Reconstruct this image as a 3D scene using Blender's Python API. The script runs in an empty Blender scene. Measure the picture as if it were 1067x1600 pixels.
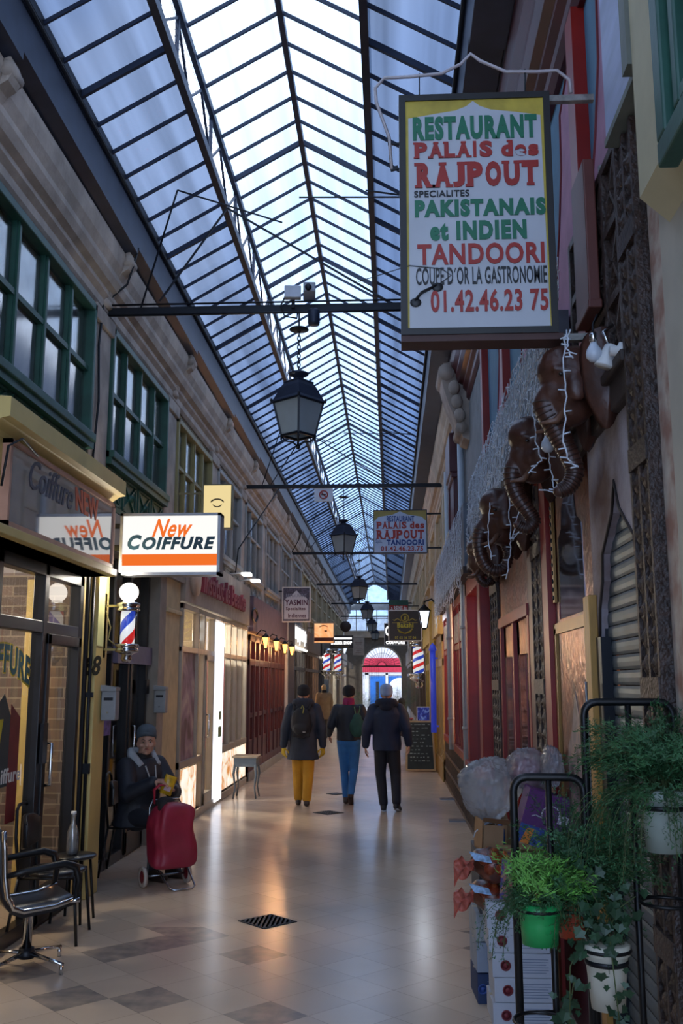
import bpy, math, random
from mathutils import Vector, Matrix, Euler
random.seed(7)
S = bpy.context.scene
COL = S.collection
# ---------------------------------------------------------------- camera
HGT = 1.75; FPX = 1500.0
PITCH = math.atan(265/1500.0); YAW = math.atan(77.5/(1500/math.cos(PITCH)))
cam_d = bpy.data.cameras.new('camera'); cam = bpy.data.objects.new('camera', cam_d); COL.objects.link(cam)
cam_d.sensor_fit = 'VERTICAL'; cam_d.sensor_height = 36; cam_d.lens = 36*FPX/1600
cam_d.clip_start = 0.05; cam_d.clip_end = 500
cam.location = (0, 0, HGT); cam.rotation_euler = (math.pi/2+PITCH, 0, YAW)
S.camera = cam
# ---------------------------------------------------------------- sky and exposure
W = bpy.data.worlds.new('overcast_sky'); S.world = W; W.use_nodes = True
nt = W.node_tree; nt.nodes.clear()
_o = nt.nodes.new('ShaderNodeOutputWorld'); _b = nt.nodes.new('ShaderNodeBackground')
_tc = nt.nodes.new('ShaderNodeTexCoord'); _n = nt.nodes.new('ShaderNodeTexNoise'); _r = nt.nodes.new('ShaderNodeValToRGB')
_n.inputs['Scale'].default_value = 2.2; _n.inputs['Detail'].default_value = 4
nt.links.new(_tc.outputs['Generated'], _n.inputs['Vector']); nt.links.new(_n.outputs['Fac'], _r.inputs['Fac'])
_r.color_ramp.elements[0].position = .38; _r.color_ramp.elements[0].color = (.40, .60, 1.0, 1)
_r.color_ramp.elements[1].position = .62; _r.color_ramp.elements[1].color = (.80, .90, 1.10, 1)
nt.links.new(_r.outputs['Color'], _b.inputs['Color']); _b.inputs['Strength'].default_value = 2.0
nt.links.new(_b.outputs[0], _o.inputs['Surface'])
S.view_settings.view_transform = 'Standard'; S.view_settings.look = 'None'
S.view_settings.exposure = 1.0; S.view_settings.gamma = 1.0; S.view_settings.use_curve_mapping = False
S.cycles.max_bounces = 10; S.cycles.transparent_max_bounces = 16; S.cycles.sample_clamp_indirect = 6
S.cycles.caustics_reflective = False; S.cycles.caustics_refractive = False
S.cycles.use_denoising = True

# ---------------------------------------------------------------- helpers
def V(*a): return Vector(a)
_fw = V(-math.sin(YAW)*math.cos(PITCH), math.cos(YAW)*math.cos(PITCH), math.sin(PITCH))
_rt = V(math.cos(YAW), math.sin(YAW), 0); _up = _rt.cross(_fw)
def at(u, v, x=None, y=None, z=None):
    """where the sight line of photo pixel (u, v) meets the wall x, the cross plane y or the level z"""
    d = _fw + _rt*((u-533.5)/FPX) - _up*((v-800)/FPX)
    t = x/d.x if x is not None else y/d.y if y is not None else (z-HGT)/d.z
    return V(0, 0, HGT) + d*t
def hx(h):
    h = h.lstrip('#'); r = []
    for i in (0, 2, 4):
        c = int(h[i:i+2], 16)/255
        r.append(c/12.92 if c <= .04045 else ((c+.055)/1.055)**2.4)
    return (*r, 1)
MATS = {}
def mat(name, col='#888888', rough=.6, metal=0., var=.12, scale=6., bump=0., bscale=40., emit=0., spec=.5, alpha=1., col2=None, trans=0., coat=0., stretch=None):
    """principled material whose colour wanders between two tones by noise"""
    if name in MATS: return MATS[name]
    m = bpy.data.materials.new(name); m.use_nodes = True; n = m.node_tree.nodes; l = m.node_tree.links
    b = n['Principled BSDF']; c = hx(col) if isinstance(col, str) else col
    b.inputs['Roughness'].default_value = rough; b.inputs['Metallic'].default_value = metal
    b.inputs['Specular IOR Level'].default_value = spec; b.inputs['Alpha'].default_value = alpha
    b.inputs['Transmission Weight'].default_value = trans; b.inputs['Coat Weight'].default_value = coat
    b.inputs['Base Color'].default_value = c
    tc = n.new('ShaderNodeTexCoord'); vec = tc.outputs['Object']
    if stretch:
        mp = n.new('ShaderNodeMapping'); mp.inputs['Scale'].default_value = stretch
        l.new(vec, mp.inputs['Vector']); vec = mp.outputs['Vector']
    if var > 0 or col2:
        t = n.new('ShaderNodeTexNoise'); t.inputs['Scale'].default_value = scale; t.inputs['Detail'].default_value = 5
        l.new(vec, t.inputs['Vector'])
        r = n.new('ShaderNodeValToRGB'); l.new(t.outputs['Fac'], r.inputs['Fac'])
        c2 = hx(col2) if col2 else tuple(min(1, q*(1+var)) for q in c[:3])+(1,)
        c1 = c if col2 else tuple(q*(1-var) for q in c[:3])+(1,)
        r.color_ramp.elements[0].position = .36; r.color_ramp.elements[0].color = c1
        r.color_ramp.elements[1].position = .66; r.color_ramp.elements[1].color = c2
        l.new(r.outputs['Color'], b.inputs['Base Color'])
    if bump > 0:
        t2 = n.new('ShaderNodeTexNoise'); t2.inputs['Scale'].default_value = bscale; t2.inputs['Detail'].default_value = 3
        l.new(vec, t2.inputs['Vector'])
        bp = n.new('ShaderNodeBump'); bp.inputs['Strength'].default_value = bump; bp.inputs['Distance'].default_value = .01
        l.new(t2.outputs['Fac'], bp.inputs['Height']); l.new(bp.outputs['Normal'], b.inputs['Normal'])
    if emit > 0:
        b.inputs['Emission Color'].default_value = c; b.inputs['Emission Strength'].default_value = emit
    MATS[name] = m; return m
def glass(name, tint=(.9, .93, .95), base=.06, rough=.02, haze=0., hcol=(.6, .63, .66), ior=1.5):
    """a thin pane: see-through, mirror-like at a slant, optionally milky"""
    if name in MATS: return MATS[name]
    m = bpy.data.materials.new(name); m.use_nodes = True; n = m.node_tree.nodes; l = m.node_tree.links; n.clear()
    o = n.new('ShaderNodeOutputMaterial'); tr = n.new('ShaderNodeBsdfTransparent'); tr.inputs['Color'].default_value = (*tint, 1)
    g = n.new('ShaderNodeBsdfGlossy'); g.inputs['Roughness'].default_value = rough
    fr = n.new('ShaderNodeFresnel'); fr.inputs['IOR'].default_value = ior
    ad = n.new('ShaderNodeMath'); ad.operation = 'ADD'; ad.use_clamp = True; ad.inputs[1].default_value = base
    l.new(fr.outputs[0], ad.inputs[0])
    under = tr.outputs[0]
    if haze > 0:
        tl = n.new('ShaderNodeBsdfTranslucent'); tl.inputs['Color'].default_value = (*hcol, 1)
        df = n.new('ShaderNodeBsdfDiffuse'); df.inputs['Color'].default_value = (*hcol, 1)
        mm = n.new('ShaderNodeMixShader'); mm.inputs[0].default_value = .3; l.new(tl.outputs[0], mm.inputs[1]); l.new(df.outputs[0], mm.inputs[2])
        mh = n.new('ShaderNodeMixShader'); mh.inputs[0].default_value = haze
        l.new(tr.outputs[0], mh.inputs[1]); l.new(mm.outputs[0], mh.inputs[2]); under = mh.outputs[0]
    mx = n.new('ShaderNodeMixShader'); l.new(ad.outputs[0], mx.inputs[0]); l.new(under, mx.inputs[1]); l.new(g.outputs[0], mx.inputs[2])
    l.new(mx.outputs[0], o.inputs['Surface']); MATS[name] = m; return m
def glow(name, col, s):
    if name in MATS: return MATS[name]
    m = bpy.data.materials.new(name); m.use_nodes = True; n = m.node_tree.nodes; n.clear()
    o = n.new('ShaderNodeOutputMaterial'); e = n.new('ShaderNodeEmission'); e.inputs['Color'].default_value = hx(col); e.inputs['Strength'].default_value = s
    m.node_tree.links.new(e.outputs[0], o.inputs['Surface']); MATS[name] = m; return m

class MB:
    """collects shapes and links them as ONE mesh object"""
    def __init__(self): self.v = []; self.f = []; self.m = []; self.s = []
    def add(self, vs, fs, mi=0, sm=False):
        b = len(self.v); self.v += [tuple(p) for p in vs]
        for f in fs: self.f.append([b+i for i in f]); self.m.append(mi); self.s.append(sm)
        return self
    def box(self, x0, y0, z0, x1, y1, z1, mi=0):
        if x0 > x1: x0, x1 = x1, x0
        if y0 > y1: y0, y1 = y1, y0
        if z0 > z1: z0, z1 = z1, z0
        return self.add([(x0,y0,z0),(x1,y0,z0),(x1,y1,z0),(x0,y1,z0),(x0,y0,z1),(x1,y0,z1),(x1,y1,z1),(x0,y1,z1)],
            [(0,3,2,1),(4,5,6,7),(0,1,5,4),(1,2,6,5),(2,3,7,6),(3,0,4,7)], mi)
    def obox(self, c, size, rot=(0,0,0), mi=0):
        M = Euler(rot).to_matrix(); h = V(*size)/2; c = V(*c)
        vs = [c+M@V(sx*h.x, sy*h.y, sz*h.z) for sz in (-1,1) for sx, sy in ((-1,-1),(1,-1),(1,1),(-1,1))]
        return self.add(vs, [(0,3,2,1),(4,5,6,7),(0,1,5,4),(1,2,6,5),(2,3,7,6),(3,0,4,7)], mi)
    def bar(self, p, q, w, h, up=(0,0,1), mi=0):
        p = V(*p); q = V(*q); d = (q-p).normalized(); u = V(*up)
        if abs(d.dot(u)) > .98: u = V(0,1,0)
        s = d.cross(u).normalized(); t = s.cross(d)
        vs = [e+s*(a*w/2)+t*(b*h/2) for e in (p, q) for a, b in ((-1,-1),(1,-1),(1,1),(-1,1))]
        return self.add(vs, [(0,3,2,1),(4,5,6,7),(0,1,5,4),(1,2,6,5),(2,3,7,6),(3,0,4,7)], mi)
    def tube(self, pts, r, n=8, mi=0, closed=False, flat=None):
        P = [V(*p) for p in pts]; N = len(P); R = r if isinstance(r, (list, tuple)) else [r]*N
        vs = []; ref = None
        for i in range(N):
            a = P[(i-1) % N] if (i > 0 or closed) else P[i]; b = P[(i+1) % N] if (i < N-1 or closed) else P[i]
            d = (b-a)
            if d.length < 1e-9: d = V(0,0,1)
            d.normalize()
            if ref is None: ref = V(0,0,1) if abs(d.z) < .9 else V(1,0,0)
            s = d.cross(ref)
            if s.length < 1e-6: s = d.orthogonal()
            s.normalize(); t = d.cross(s).normalized(); ref = -t if False else s.cross(d)
            for k in range(n):
                an = 2*math.pi*k/n; vs.append(P[i]+(s*math.cos(an)+t*math.sin(an)*(flat or 1))*R[i])
        fs = []
        for i in range(N if closed else N-1):
            j = (i+1) % N
            for k in range(n): fs.append((i*n+k, i*n+(k+1) % n, j*n+(k+1) % n, j*n+k))
        if not closed: fs += [tuple(range(n))[::-1], tuple((N-1)*n+k for k in range(n))]
        return self.add(vs, fs, mi, True)
    def lathe(self, prof, c=(0,0,0), n=20, mi=0, sm=True, a0=0., sy=1., M=None):
        c = V(*c); vs = []; N = len(prof)
        for r, z in prof:
            for k in range(n):
                an = a0+2*math.pi*k/n; p = V(r*math.cos(an), r*math.sin(an)*sy, z)
                vs.append(c+(M@p if M else p))
        fs = []
        for i in range(N-1):
            for k in range(n): fs.append((i*n+k, i*n+(k+1) % n, (i+1)*n+(k+1) % n, (i+1)*n+k))
        if prof[0][0] > 1e-5: fs.append(tuple(range(n))[::-1])
        if prof[-1][0] > 1e-5: fs.append(tuple((N-1)*n+k for k in range(n)))
        return self.add(vs, fs, mi, sm)
    def ell(self, c, rx, ry, rz, n=16, mi=0, rot=None, sm=True):
        M = Euler(rot).to_matrix() if rot else None; k = max(6, n//2)
        prof = [(math.sin(math.pi*i/k), -math.cos(math.pi*i/k)) for i in range(k+1)]
        c = V(*c); vs = []; fs = []
        for r, z in prof:
            for j in range(n):
                a = 2*math.pi*j/n; p = V(rx*r*math.cos(a), ry*r*math.sin(a), rz*z); vs.append(c+(M@p if M else p))
        for i in range(k):
            for j in range(n): fs.append((i*n+j, i*n+(j+1) % n, (i+1)*n+(j+1) % n, (i+1)*n+j))
        return self.add(vs, fs, mi, sm)
    def cap(self, p, q, r1, r2, n=12, mi=0):
        self.ell(p, r1, r1, r1, n, mi); self.ell(q, r2, r2, r2, n, mi)
        return self.tube([p, q], [r1, r2], n, mi)
    def prism(self, poly, o, r, u, d, mi=0, sm=False):
        """polygon (a, b) on axes r, u from o, thickness d along r x u"""
        o = V(*o); r = V(*r); u = V(*u); nn = r.cross(u).normalized()*d; N = len(poly)
        vs = [o+r*a+u*b for a, b in poly]; vs += [p+nn for p in vs]
        fs = [tuple(range(N))[::-1], tuple(range(N, 2*N))]+[(i, (i+1) % N, N+(i+1) % N, N+i) for i in range(N)]
        return self.add(vs, fs, mi, sm)
    def build(self, name, mats, parent=None, bev=0, local=False, smooth_angle=None):
        me = bpy.data.meshes.new(name)
        off = V(0,0,0)
        if parent is not None and not local:
            off = world_loc(parent)
        me.from_pydata([(x-off.x, y-off.y, z-off.z) for x, y, z in self.v], [], self.f)
        for mm in (mats if isinstance(mats, (list, tuple)) else [mats]): me.materials.append(mm)
        me.polygons.foreach_set('material_index', self.m); me.polygons.foreach_set('use_smooth', self.s); me.update()
        o = bpy.data.objects.new(name, me); COL.objects.link(o)
        if parent is not None: o.parent = parent
        if bev:
            b = o.modifiers.new('bevel', 'BEVEL'); b.width = bev; b.segments = 2; b.limit_method = 'ANGLE'
        return o
def world_loc(o):
    p = V(0,0,0)
    while o is not None: p += o.location; o = o.parent
    return p
def tag(o, label=None, cat=None, group=None, kind=None):
    if label: o['label'] = label
    if cat: o['category'] = cat
    if group: o['group'] = group
    if kind: o['kind'] = kind
    return o
def thing(name, label, cat, loc=(0,0,0), rz=0, group=None, kind=None):
    o = bpy.data.objects.new(name, None); COL.objects.link(o); o.empty_display_size = .1
    o.location = loc; o.rotation_euler = (0, 0, rz)
    return tag(o, label, cat, group, kind)
def structure(o, label=None): o['kind'] = 'structure'; return tag(o, label)
def kids(o): return [c for c in bpy.data.objects if c.parent == o]
def copy_tree(o, loc=None, label=None, rz=None, parent=None):
    c = o.copy(); COL.objects.link(c)
    if parent is not None: c.parent = parent
    if loc is not None: c.location = loc
    if rz is not None: c.rotation_euler[2] = rz
    if label: c['label'] = label
    for ch in kids(o): copy_tree(ch, parent=c)
    return c
def recalc(o):
    import bmesh
    bm = bmesh.new(); bm.from_mesh(o.data); bmesh.ops.recalc_face_normals(bm, faces=bm.faces); bm.to_mesh(o.data); bm.free(); return o
def remesh(mb, name, m, parent, vox=.01, smooth=4, local=True, flags=None):
    """fuse overlapping shapes into one continuous skin"""
    o = mb.build('tmp_skin', m, None)
    md = o.modifiers.new('r', 'REMESH'); md.mode = 'VOXEL'; md.voxel_size = vox; md.use_smooth_shade = True
    if smooth:
        sm = o.modifiers.new('s', 'SMOOTH'); sm.iterations = smooth; sm.factor = .5
    dg = bpy.context.evaluated_depsgraph_get(); me = bpy.data.meshes.new_from_object(o.evaluated_get(dg))
    bpy.data.objects.remove(o); me.name = name
    me.materials.clear()
    for mm in (m if isinstance(m, (list, tuple)) else [m]): me.materials.append(mm)
    for p in me.polygons: p.use_smooth = True; p.material_index = 0
    q = bpy.data.objects.new(name, me); COL.objects.link(q)
    if parent is not None:
        q.parent = parent
        if not local:
            off = world_loc(parent)
            for vv in me.vertices: vv.co -= off
    return q
_font_cache = {}
def glyphs(s, bold=0., shear=0.):
    k = (s, bold, shear)
    if k not in _font_cache:
        cu = bpy.data.curves.new('t', 'FONT'); cu.body = s; cu.offset = bold; cu.shear = shear; cu.resolution_u = 3; cu.fill_mode = 'BOTH'; cu.extrude = .02; cu.space_character = 1+bold*3.2
        o = bpy.data.objects.new('t', cu); COL.objects.link(o)
        dg = bpy.context.evaluated_depsgraph_get(); me = bpy.data.meshes.new_from_object(o.evaluated_get(dg))
        _font_cache[k] = ([tuple(v.co) for v in me.vertices], [tuple(p.vertices) for p in me.polygons])
        bpy.data.objects.remove(o); bpy.data.curves.remove(cu); bpy.data.meshes.remove(me)
    return _font_cache[k]
def write(mb, s, o, r, u, w, h, mi=0, bold=.012, shear=0., d=.003, warp=None):
    """letters filling the w x h rectangle whose lower left corner is o, on axes r, u"""
    vs, fs = glyphs(s, bold, shear)
    if not vs: return
    x0 = min(v[0] for v in vs); x1 = max(v[0] for v in vs); y0 = min(v[1] for v in vs); y1 = max(v[1] for v in vs)
    o = V(*o); r = V(*r); u = V(*u); n = r.cross(u)
    out = []
    for x, y, z in vs:
        a = (x-x0)/(x1-x0); b = (y-y0)/(y1-y0)
        if warp: a, b = warp(a, b)
        out.append(o+r*(a*w)+u*(b*h)+n*(d*(z+.02)/.04))
    mb.add(out, fs, mi)
XL, XR = -2.62, .975
BAY = 2.8; PIL0 = 8.2
def pil(k): return PIL0+BAY*k
# ---------------------------------------------------------------- materials of the setting
def floor_mat():
    m = bpy.data.materials.new('polished_stone_tiles'); m.use_nodes = True; n = m.node_tree.nodes; l = m.node_tree.links
    b = n['Principled BSDF']; tc = n.new('ShaderNodeTexCoord'); mp = n.new('ShaderNodeMapping')
    mp.inputs['Rotation'].default_value = (0, 0, math.radians(45)); mp.inputs['Scale'].default_value = (3.1, 3.1, 3.1)
    l.new(tc.outputs['Object'], mp.inputs['Vector'])
    fl = n.new('ShaderNodeVectorMath'); fl.operation = 'FLOOR'; l.new(mp.outputs['Vector'], fl.inputs[0])
    wn = n.new('ShaderNodeTexWhiteNoise'); wn.noise_dimensions = '2D'; l.new(fl.outputs[0], wn.inputs['Vector'])
    fr = n.new('ShaderNodeVectorMath'); fr.operation = 'FRACTION'; l.new(mp.outputs['Vector'], fr.inputs[0]); fs = n.new('ShaderNodeSeparateXYZ'); l.new(fr.outputs[0], fs.inputs[0])
    ln = []
    for ax in ('X', 'Y'):
        a1 = n.new('ShaderNodeMath'); a1.operation = 'SUBTRACT'; a1.inputs[1].default_value = .5; l.new(fs.outputs[ax], a1.inputs[0])
        a2 = n.new('ShaderNodeMath'); a2.operation = 'ABSOLUTE'; l.new(a1.outputs[0], a2.inputs[0]); ln.append(a2)
    mxm = n.new('ShaderNodeMath'); mxm.operation = 'MAXIMUM'; l.new(ln[0].outputs[0], mxm.inputs[0]); l.new(ln[1].outputs[0], mxm.inputs[1])
    gl_ = n.new('ShaderNodeMath'); gl_.operation = 'GREATER_THAN'; gl_.inputs[1].default_value = .4945; l.new(mxm.outputs[0], gl_.inputs[0])
    tn = n.new('ShaderNodeMix'); tn.data_type = 'RGBA'; l.new(wn.outputs['Value'], tn.inputs['Factor']); tn.inputs['A'].default_value = hx('#c9b6a2'); tn.inputs['B'].default_value = hx('#beac9a')
    br = n.new('ShaderNodeMix'); br.data_type = 'RGBA'; l.new(gl_.outputs[0], br.inputs['Factor']); l.new(tn.outputs['Result'], br.inputs['A']); br.inputs['B'].default_value = hx('#9a8b7e')
    gt = n.new('ShaderNodeMath'); gt.operation = 'GREATER_THAN'; gt.inputs[1].default_value = .87; l.new(wn.outputs['Value'], gt.inputs[0])
    sp = n.new('ShaderNodeSeparateXYZ'); l.new(tc.outputs['Object'], sp.inputs[0])
    lt = n.new('ShaderNodeMath'); lt.operation = 'LESS_THAN'; lt.inputs[1].default_value = 7.3; l.new(sp.outputs['Y'], lt.inputs[0])
    ns = n.new('ShaderNodeTexNoise'); ns.inputs['Scale'].default_value = 9; ns.inputs['Detail'].default_value = 6; l.new(tc.outputs['Object'], ns.inputs['Vector'])
    mu = n.new('ShaderNodeMath'); mu.operation = 'MULTIPLY'; l.new(gt.outputs[0], mu.inputs[0]); l.new(lt.outputs[0], mu.inputs[1])
    mu2 = n.new('ShaderNodeMath'); mu2.operation = 'MULTIPLY'; l.new(mu.outputs[0], mu2.inputs[0]); l.new(ns.outputs['Fac'], mu2.inputs[1])
    mx = n.new('ShaderNodeMix'); mx.data_type = 'RGBA'; l.new(mu2.outputs[0], mx.inputs['Factor']); l.new(br.outputs['Result'], mx.inputs['A']); mx.inputs['B'].default_value = hx('#5b5a5e')
    n2 = n.new('ShaderNodeTexNoise'); n2.inputs['Scale'].default_value = 1.3; n2.inputs['Detail'].default_value = 5; l.new(tc.outputs['Object'], n2.inputs['Vector'])
    rp = n.new('ShaderNodeMapRange'); rp.inputs['To Min'].default_value = .82; rp.inputs['To Max'].default_value = 1.12; l.new(n2.outputs['Fac'], rp.inputs['Value'])
    hs = n.new('ShaderNodeHueSaturation'); l.new(mx.outputs['Result'], hs.inputs['Color']); l.new(rp.outputs[0], hs.inputs['Value'])
    l.new(hs.outputs['Color'], b.inputs['Base Color'])
    b.inputs['Roughness'].default_value = .21
    bp = n.new('ShaderNodeBump'); bp.inputs['Strength'].default_value = .08; bp.inputs['Distance'].default_value = .004; l.new(n2.outputs['Fac'], bp.inputs['Height']); l.new(bp.outputs[0], b.inputs['Normal'])
    b.inputs['Specular IOR Level'].default_value = .6
    return m
M_STONE = mat('weathered_stone', '#a79a8f', .85, var=.22, scale=3.5, bump=.5, bscale=25)
M_STONE2 = mat('pale_plaster', '#b9ad9c', .85, var=.15, scale=3, bump=.3, bscale=20)
M_GUT = mat('gutter_iron', '#2b3244', .45, .3, var=.15)
M_BLK = mat('black_iron', '#15181f', .45, .4, var=.1)
M_BAR = mat('blue_black_bar', '#1b2438', .5, .2, var=.1)
M_GREEN = mat('green_paint', '#224c40', .45, var=.15, bump=.1)
M_CREAM = mat('cream_paint', '#b7a98a', .6, var=.1)
M_GREYW = mat('grey_window_paint', '#9c9d9c', .6, var=.1)
M_YEL = mat('yellow_paint', '#cdb471', .55, var=.1, scale=3, bump=.08)
M_RED = mat('red_paint', '#85180f', .4, var=.15, scale=4)
M_DRED = mat('dark_red_paint', '#48131a', .4, var=.2, scale=4)
M_WOOD = mat('carved_dark_wood', '#3d2a24', .55, var=.3, scale=30, bump=1.0, bscale=55)
M_CURT = mat('window_curtain', '#c3ccd0', .9, var=.18, scale=2)
M_DARK = mat('dark_interior', '#20201f', .9, var=.2)
M_WHITE = mat('white_paint', '#d2d2d0', .5, var=.06)
M_CHROME = mat('chrome', '#c8cacc', .12, 1., var=0)
G_WIN = glass('window_glass', (.75, .8, .82), .24, .13)
G_SHOP = glass('shop_glass', (.88, .9, .88), .03, .01)
def roof_glass(name, tl, sc, streak):
    m = bpy.data.materials.new(name); m.use_nodes = True; n = m.node_tree.nodes; l = m.node_tree.links; n.clear()
    o = n.new('ShaderNodeOutputMaterial'); tr = n.new('ShaderNodeBsdfTransparent'); t2 = n.new('ShaderNodeBsdfTranslucent'); gl = n.new('ShaderNodeBsdfGlossy'); gl.inputs['Roughness'].default_value = .25
    tc = n.new('ShaderNodeTexCoord'); mp = n.new('ShaderNodeMapping'); mp.inputs['Scale'].default_value = (2.6, .10, 2.6); l.new(tc.outputs['Object'], mp.inputs['Vector'])
    ns = n.new('ShaderNodeTexNoise'); ns.inputs['Scale'].default_value = sc; ns.inputs['Detail'].default_value = 3; l.new(mp.outputs[0], ns.inputs['Vector'])
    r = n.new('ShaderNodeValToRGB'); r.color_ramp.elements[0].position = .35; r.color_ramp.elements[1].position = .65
    r.color_ramp.elements[0].color = (*[c*(1-streak) for c in tl], 1); r.color_ramp.elements[1].color = (*tl, 1)  # lighter lengthwise streaks: a reflection from above, put into the glass tint
    l.new(ns.outputs['Fac'], r.inputs['Fac']); l.new(r.outputs[0], tr.inputs['Color']); l.new(r.outputs[0], t2.inputs['Color'])
    wv = n.new('ShaderNodeTexWave'); wv.bands_direction = 'X'; wv.inputs['Scale'].default_value = 14; l.new(tc.outputs['Object'], wv.inputs['Vector'])
    bp = n.new('ShaderNodeBump'); bp.inputs['Strength'].default_value = .25; l.new(wv.outputs['Fac'], bp.inputs['Height'])
    l.new(bp.outputs[0], gl.inputs['Normal'])
    m1 = n.new('ShaderNodeMixShader'); m1.inputs[0].default_value = .25; l.new(tr.outputs[0], m1.inputs[1]); l.new(t2.outputs[0], m1.inputs[2])
    m2 = n.new('ShaderNodeMixShader'); m2.inputs[0].default_value = .05; l.new(m1.outputs[0], m2.inputs[1]); l.new(gl.outputs[0], m2.inputs[2])
    l.new(m2.outputs[0], o.inputs['Surface']); return m
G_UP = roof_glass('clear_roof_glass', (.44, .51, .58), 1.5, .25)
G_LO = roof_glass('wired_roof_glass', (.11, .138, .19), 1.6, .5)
# ---------------------------------------------------------------- floor, street behind the camera
YS, YE = -3.0, 56.0
fb = MB(); fb.box(-6.2, -6, -.1, 3.6, YE+10, 0)
structure(fb.build('floor', floor_mat()))
# ---------------------------------------------------------------- roof
RX, RZ = -.89, 7.38; GZ = 6.11; SL = .58
def roof():
    rt = thing('ceiling', 'pitched glass arcade roof on iron bars', None, (RX, 0, RZ), kind='structure')
    y0, y1 = YS-.2, YE
    for s in (-1, 1):
        gx, ax, bx = RX+s*1.41, RX+s*.735, RX+s*.72
        az = GZ+SL*.675; bz = RZ-SL*.72
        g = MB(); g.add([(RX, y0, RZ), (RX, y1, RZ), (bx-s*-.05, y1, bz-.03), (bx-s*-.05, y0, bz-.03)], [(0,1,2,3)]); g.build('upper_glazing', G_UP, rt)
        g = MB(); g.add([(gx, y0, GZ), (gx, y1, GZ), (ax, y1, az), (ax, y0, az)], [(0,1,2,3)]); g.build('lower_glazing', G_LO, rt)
        bars = MB(); step = BAY/7; y = y0+.05; k = 0
        while y < y1:
            big = (k % 7 == 3); w, h = (.034, .05) if big else (.018, .03)
            bars.bar((RX, y, RZ-.03), (bx, y, bz-.03), w, h); bars.bar((ax, y, az-.03), (gx, y, GZ-.03), w*.95, h); y += step; k += 1
        bars.build('glazing_bar', M_BAR, rt)
        pl = MB(); pl.box(ax-.03, y0, az-.09, ax+.03, y1, az); pl.box(bx-.022, y0, bz-.07, bx+.022, y1, bz)
        pl.build('purlin', M_BAR, rt)
        lt = MB(); y = y0; k = 0
        while y < y1-.5:
            a, b = (az, bz-.08) if k % 2 == 0 else (bz-.08, az)
            lt.bar((ax, y, a), (ax, y+.47, b), .02, .02); 
            if k % 3 == 0: lt.bar((ax, y, az), (ax, y, bz), .03, .03)
            y += .47; k += 1
        lt.build('lattice', M_BAR, rt)
    rg = MB(); rg.box(RX-.025, y0, RZ-.08, RX+.025, y1, RZ); rg.build('ridge_beam', M_BAR, rt)
    wm = MB()
    for x in (RX-.735, RX+.735):
        y = y0
        while y < y1-1:
            for i in range(7):
                z = GZ+SL*.675+.05+i*.055
                wm.bar((x, y, z), (x, y+BAY, z), .003, .003)
            y += BAY
    wm.build('wire_mesh', M_BAR, rt)
roof()
# gutters
for s, nm in ((-1, 'trim_1'), (1, 'trim_2')):
    gx = RX+s*1.41; gt = MB(); y = YS; 
    e = thing(nm, 'dark iron box gutter along the roof edge', None, (gx, YS, 5.65), kind='structure')
    k0 = -3
    for k in range(k0, 17):
        a, b = max(YS, pil(k)), min(YE, pil(k+1))
        if b <= a: continue
        d = .12 if s < 0 else .22
        gt.add([(gx, a, GZ), (gx, a, 5.70), (gx+s*d, a, 5.66), (gx+s*(d+.03), a, GZ), (gx, b, GZ), (gx, b, 5.64), (gx+s*d, b, 5.60), (gx+s*(d+.03), b, GZ)],
               [(0,1,2,3),(7,6,5,4),(0,4,5,1),(1,5,6,2),(2,6,7,3),(3,7,4,0)])
    gt.build('channel', M_GUT, e)
    lip = MB(); lip.box(gx-s*.02, YS, GZ-.05, gx+s*.01, YE, GZ+.02); lip.tube([(gx-s*.02, YS, GZ-.09), (gx-s*.02, YE, GZ-.09)], .018, 6); lip.build('lip', M_BLK, e)
for s, nm in ((-1, 'trim_3'), (1, 'trim_4')):
    gx = RX+s*1.41; X = XL if s < 0 else XR; b = MB(); b.box(gx+s*.1, YS, 6.06, X+s*.3, YE, 6.14)
    if s > 0: b.add([(gx+.22, YS, 5.62), (gx+.22, YE, 5.62), (X+.02, YE, 5.58), (X+.02, YS, 5.58)], [(0,1,2,3)])
    structure(b.build(nm, M_GUT))
# ---------------------------------------------------------------- wall shells
def sweep(prof, y0, y1, mb=None, mi=0):
    """moulding profile (x, z) run along the arcade"""
    mb = mb or MB(); N = len(prof)
    vs = [(x, y0, z) for x, z in prof]+[(x, y1, z) for x, z in prof]
    mb.add(vs, [(i, (i+1) % N, N+(i+1) % N, N+i) for i in range(N)]+[tuple(range(N))[::-1], tuple(range(N, 2*N))], mi)
    return mb
def cornice(side, y0, y1):
    X = XL if side < 0 else XR; q = -side
    p = [(X-q*.12, 5.05), (X+q*.02, 5.05), (X+q*.05, 5.09), (X+q*.05, 5.16), (X+q*.09, 5.20), (X+q*.09, 5.24), (X+q*.14, 5.27), (X+q*.17, 5.33), (X+q*.17, 5.38), (X+q*.21, 5.45), (X+q*.23, 5.55), (X+q*.23, 5.60), (X-q*.12, 5.60)]
    return sweep(p, y0, y1)
wl = thing('wall_left', 'left arcade facade above the shops', None, (XL, YS, 0), kind='structure')
w = MB(); w.box(XL-.35, YS, 5.03, XL, YE, 6.3); w.box(XL-.35, YS, 3.05, XL-.02, YE, 3.32)
w.box(-6.2, YS, 3.0, XL-.3, YE, 3.05); w.box(-6.2, YS, 0, -6.1, YE, 3.0); w.box(XL-.42, YS, 3.05, XL-.36, YE, 6.3); w.box(-6.2, YS-.1, 0, XL-.02, YS, 6.3)
w.build('masonry', M_STONE2, wl)
structure(recalc(cornice(-1, YS, YE).build('trim_14', M_STONE)))
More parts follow.
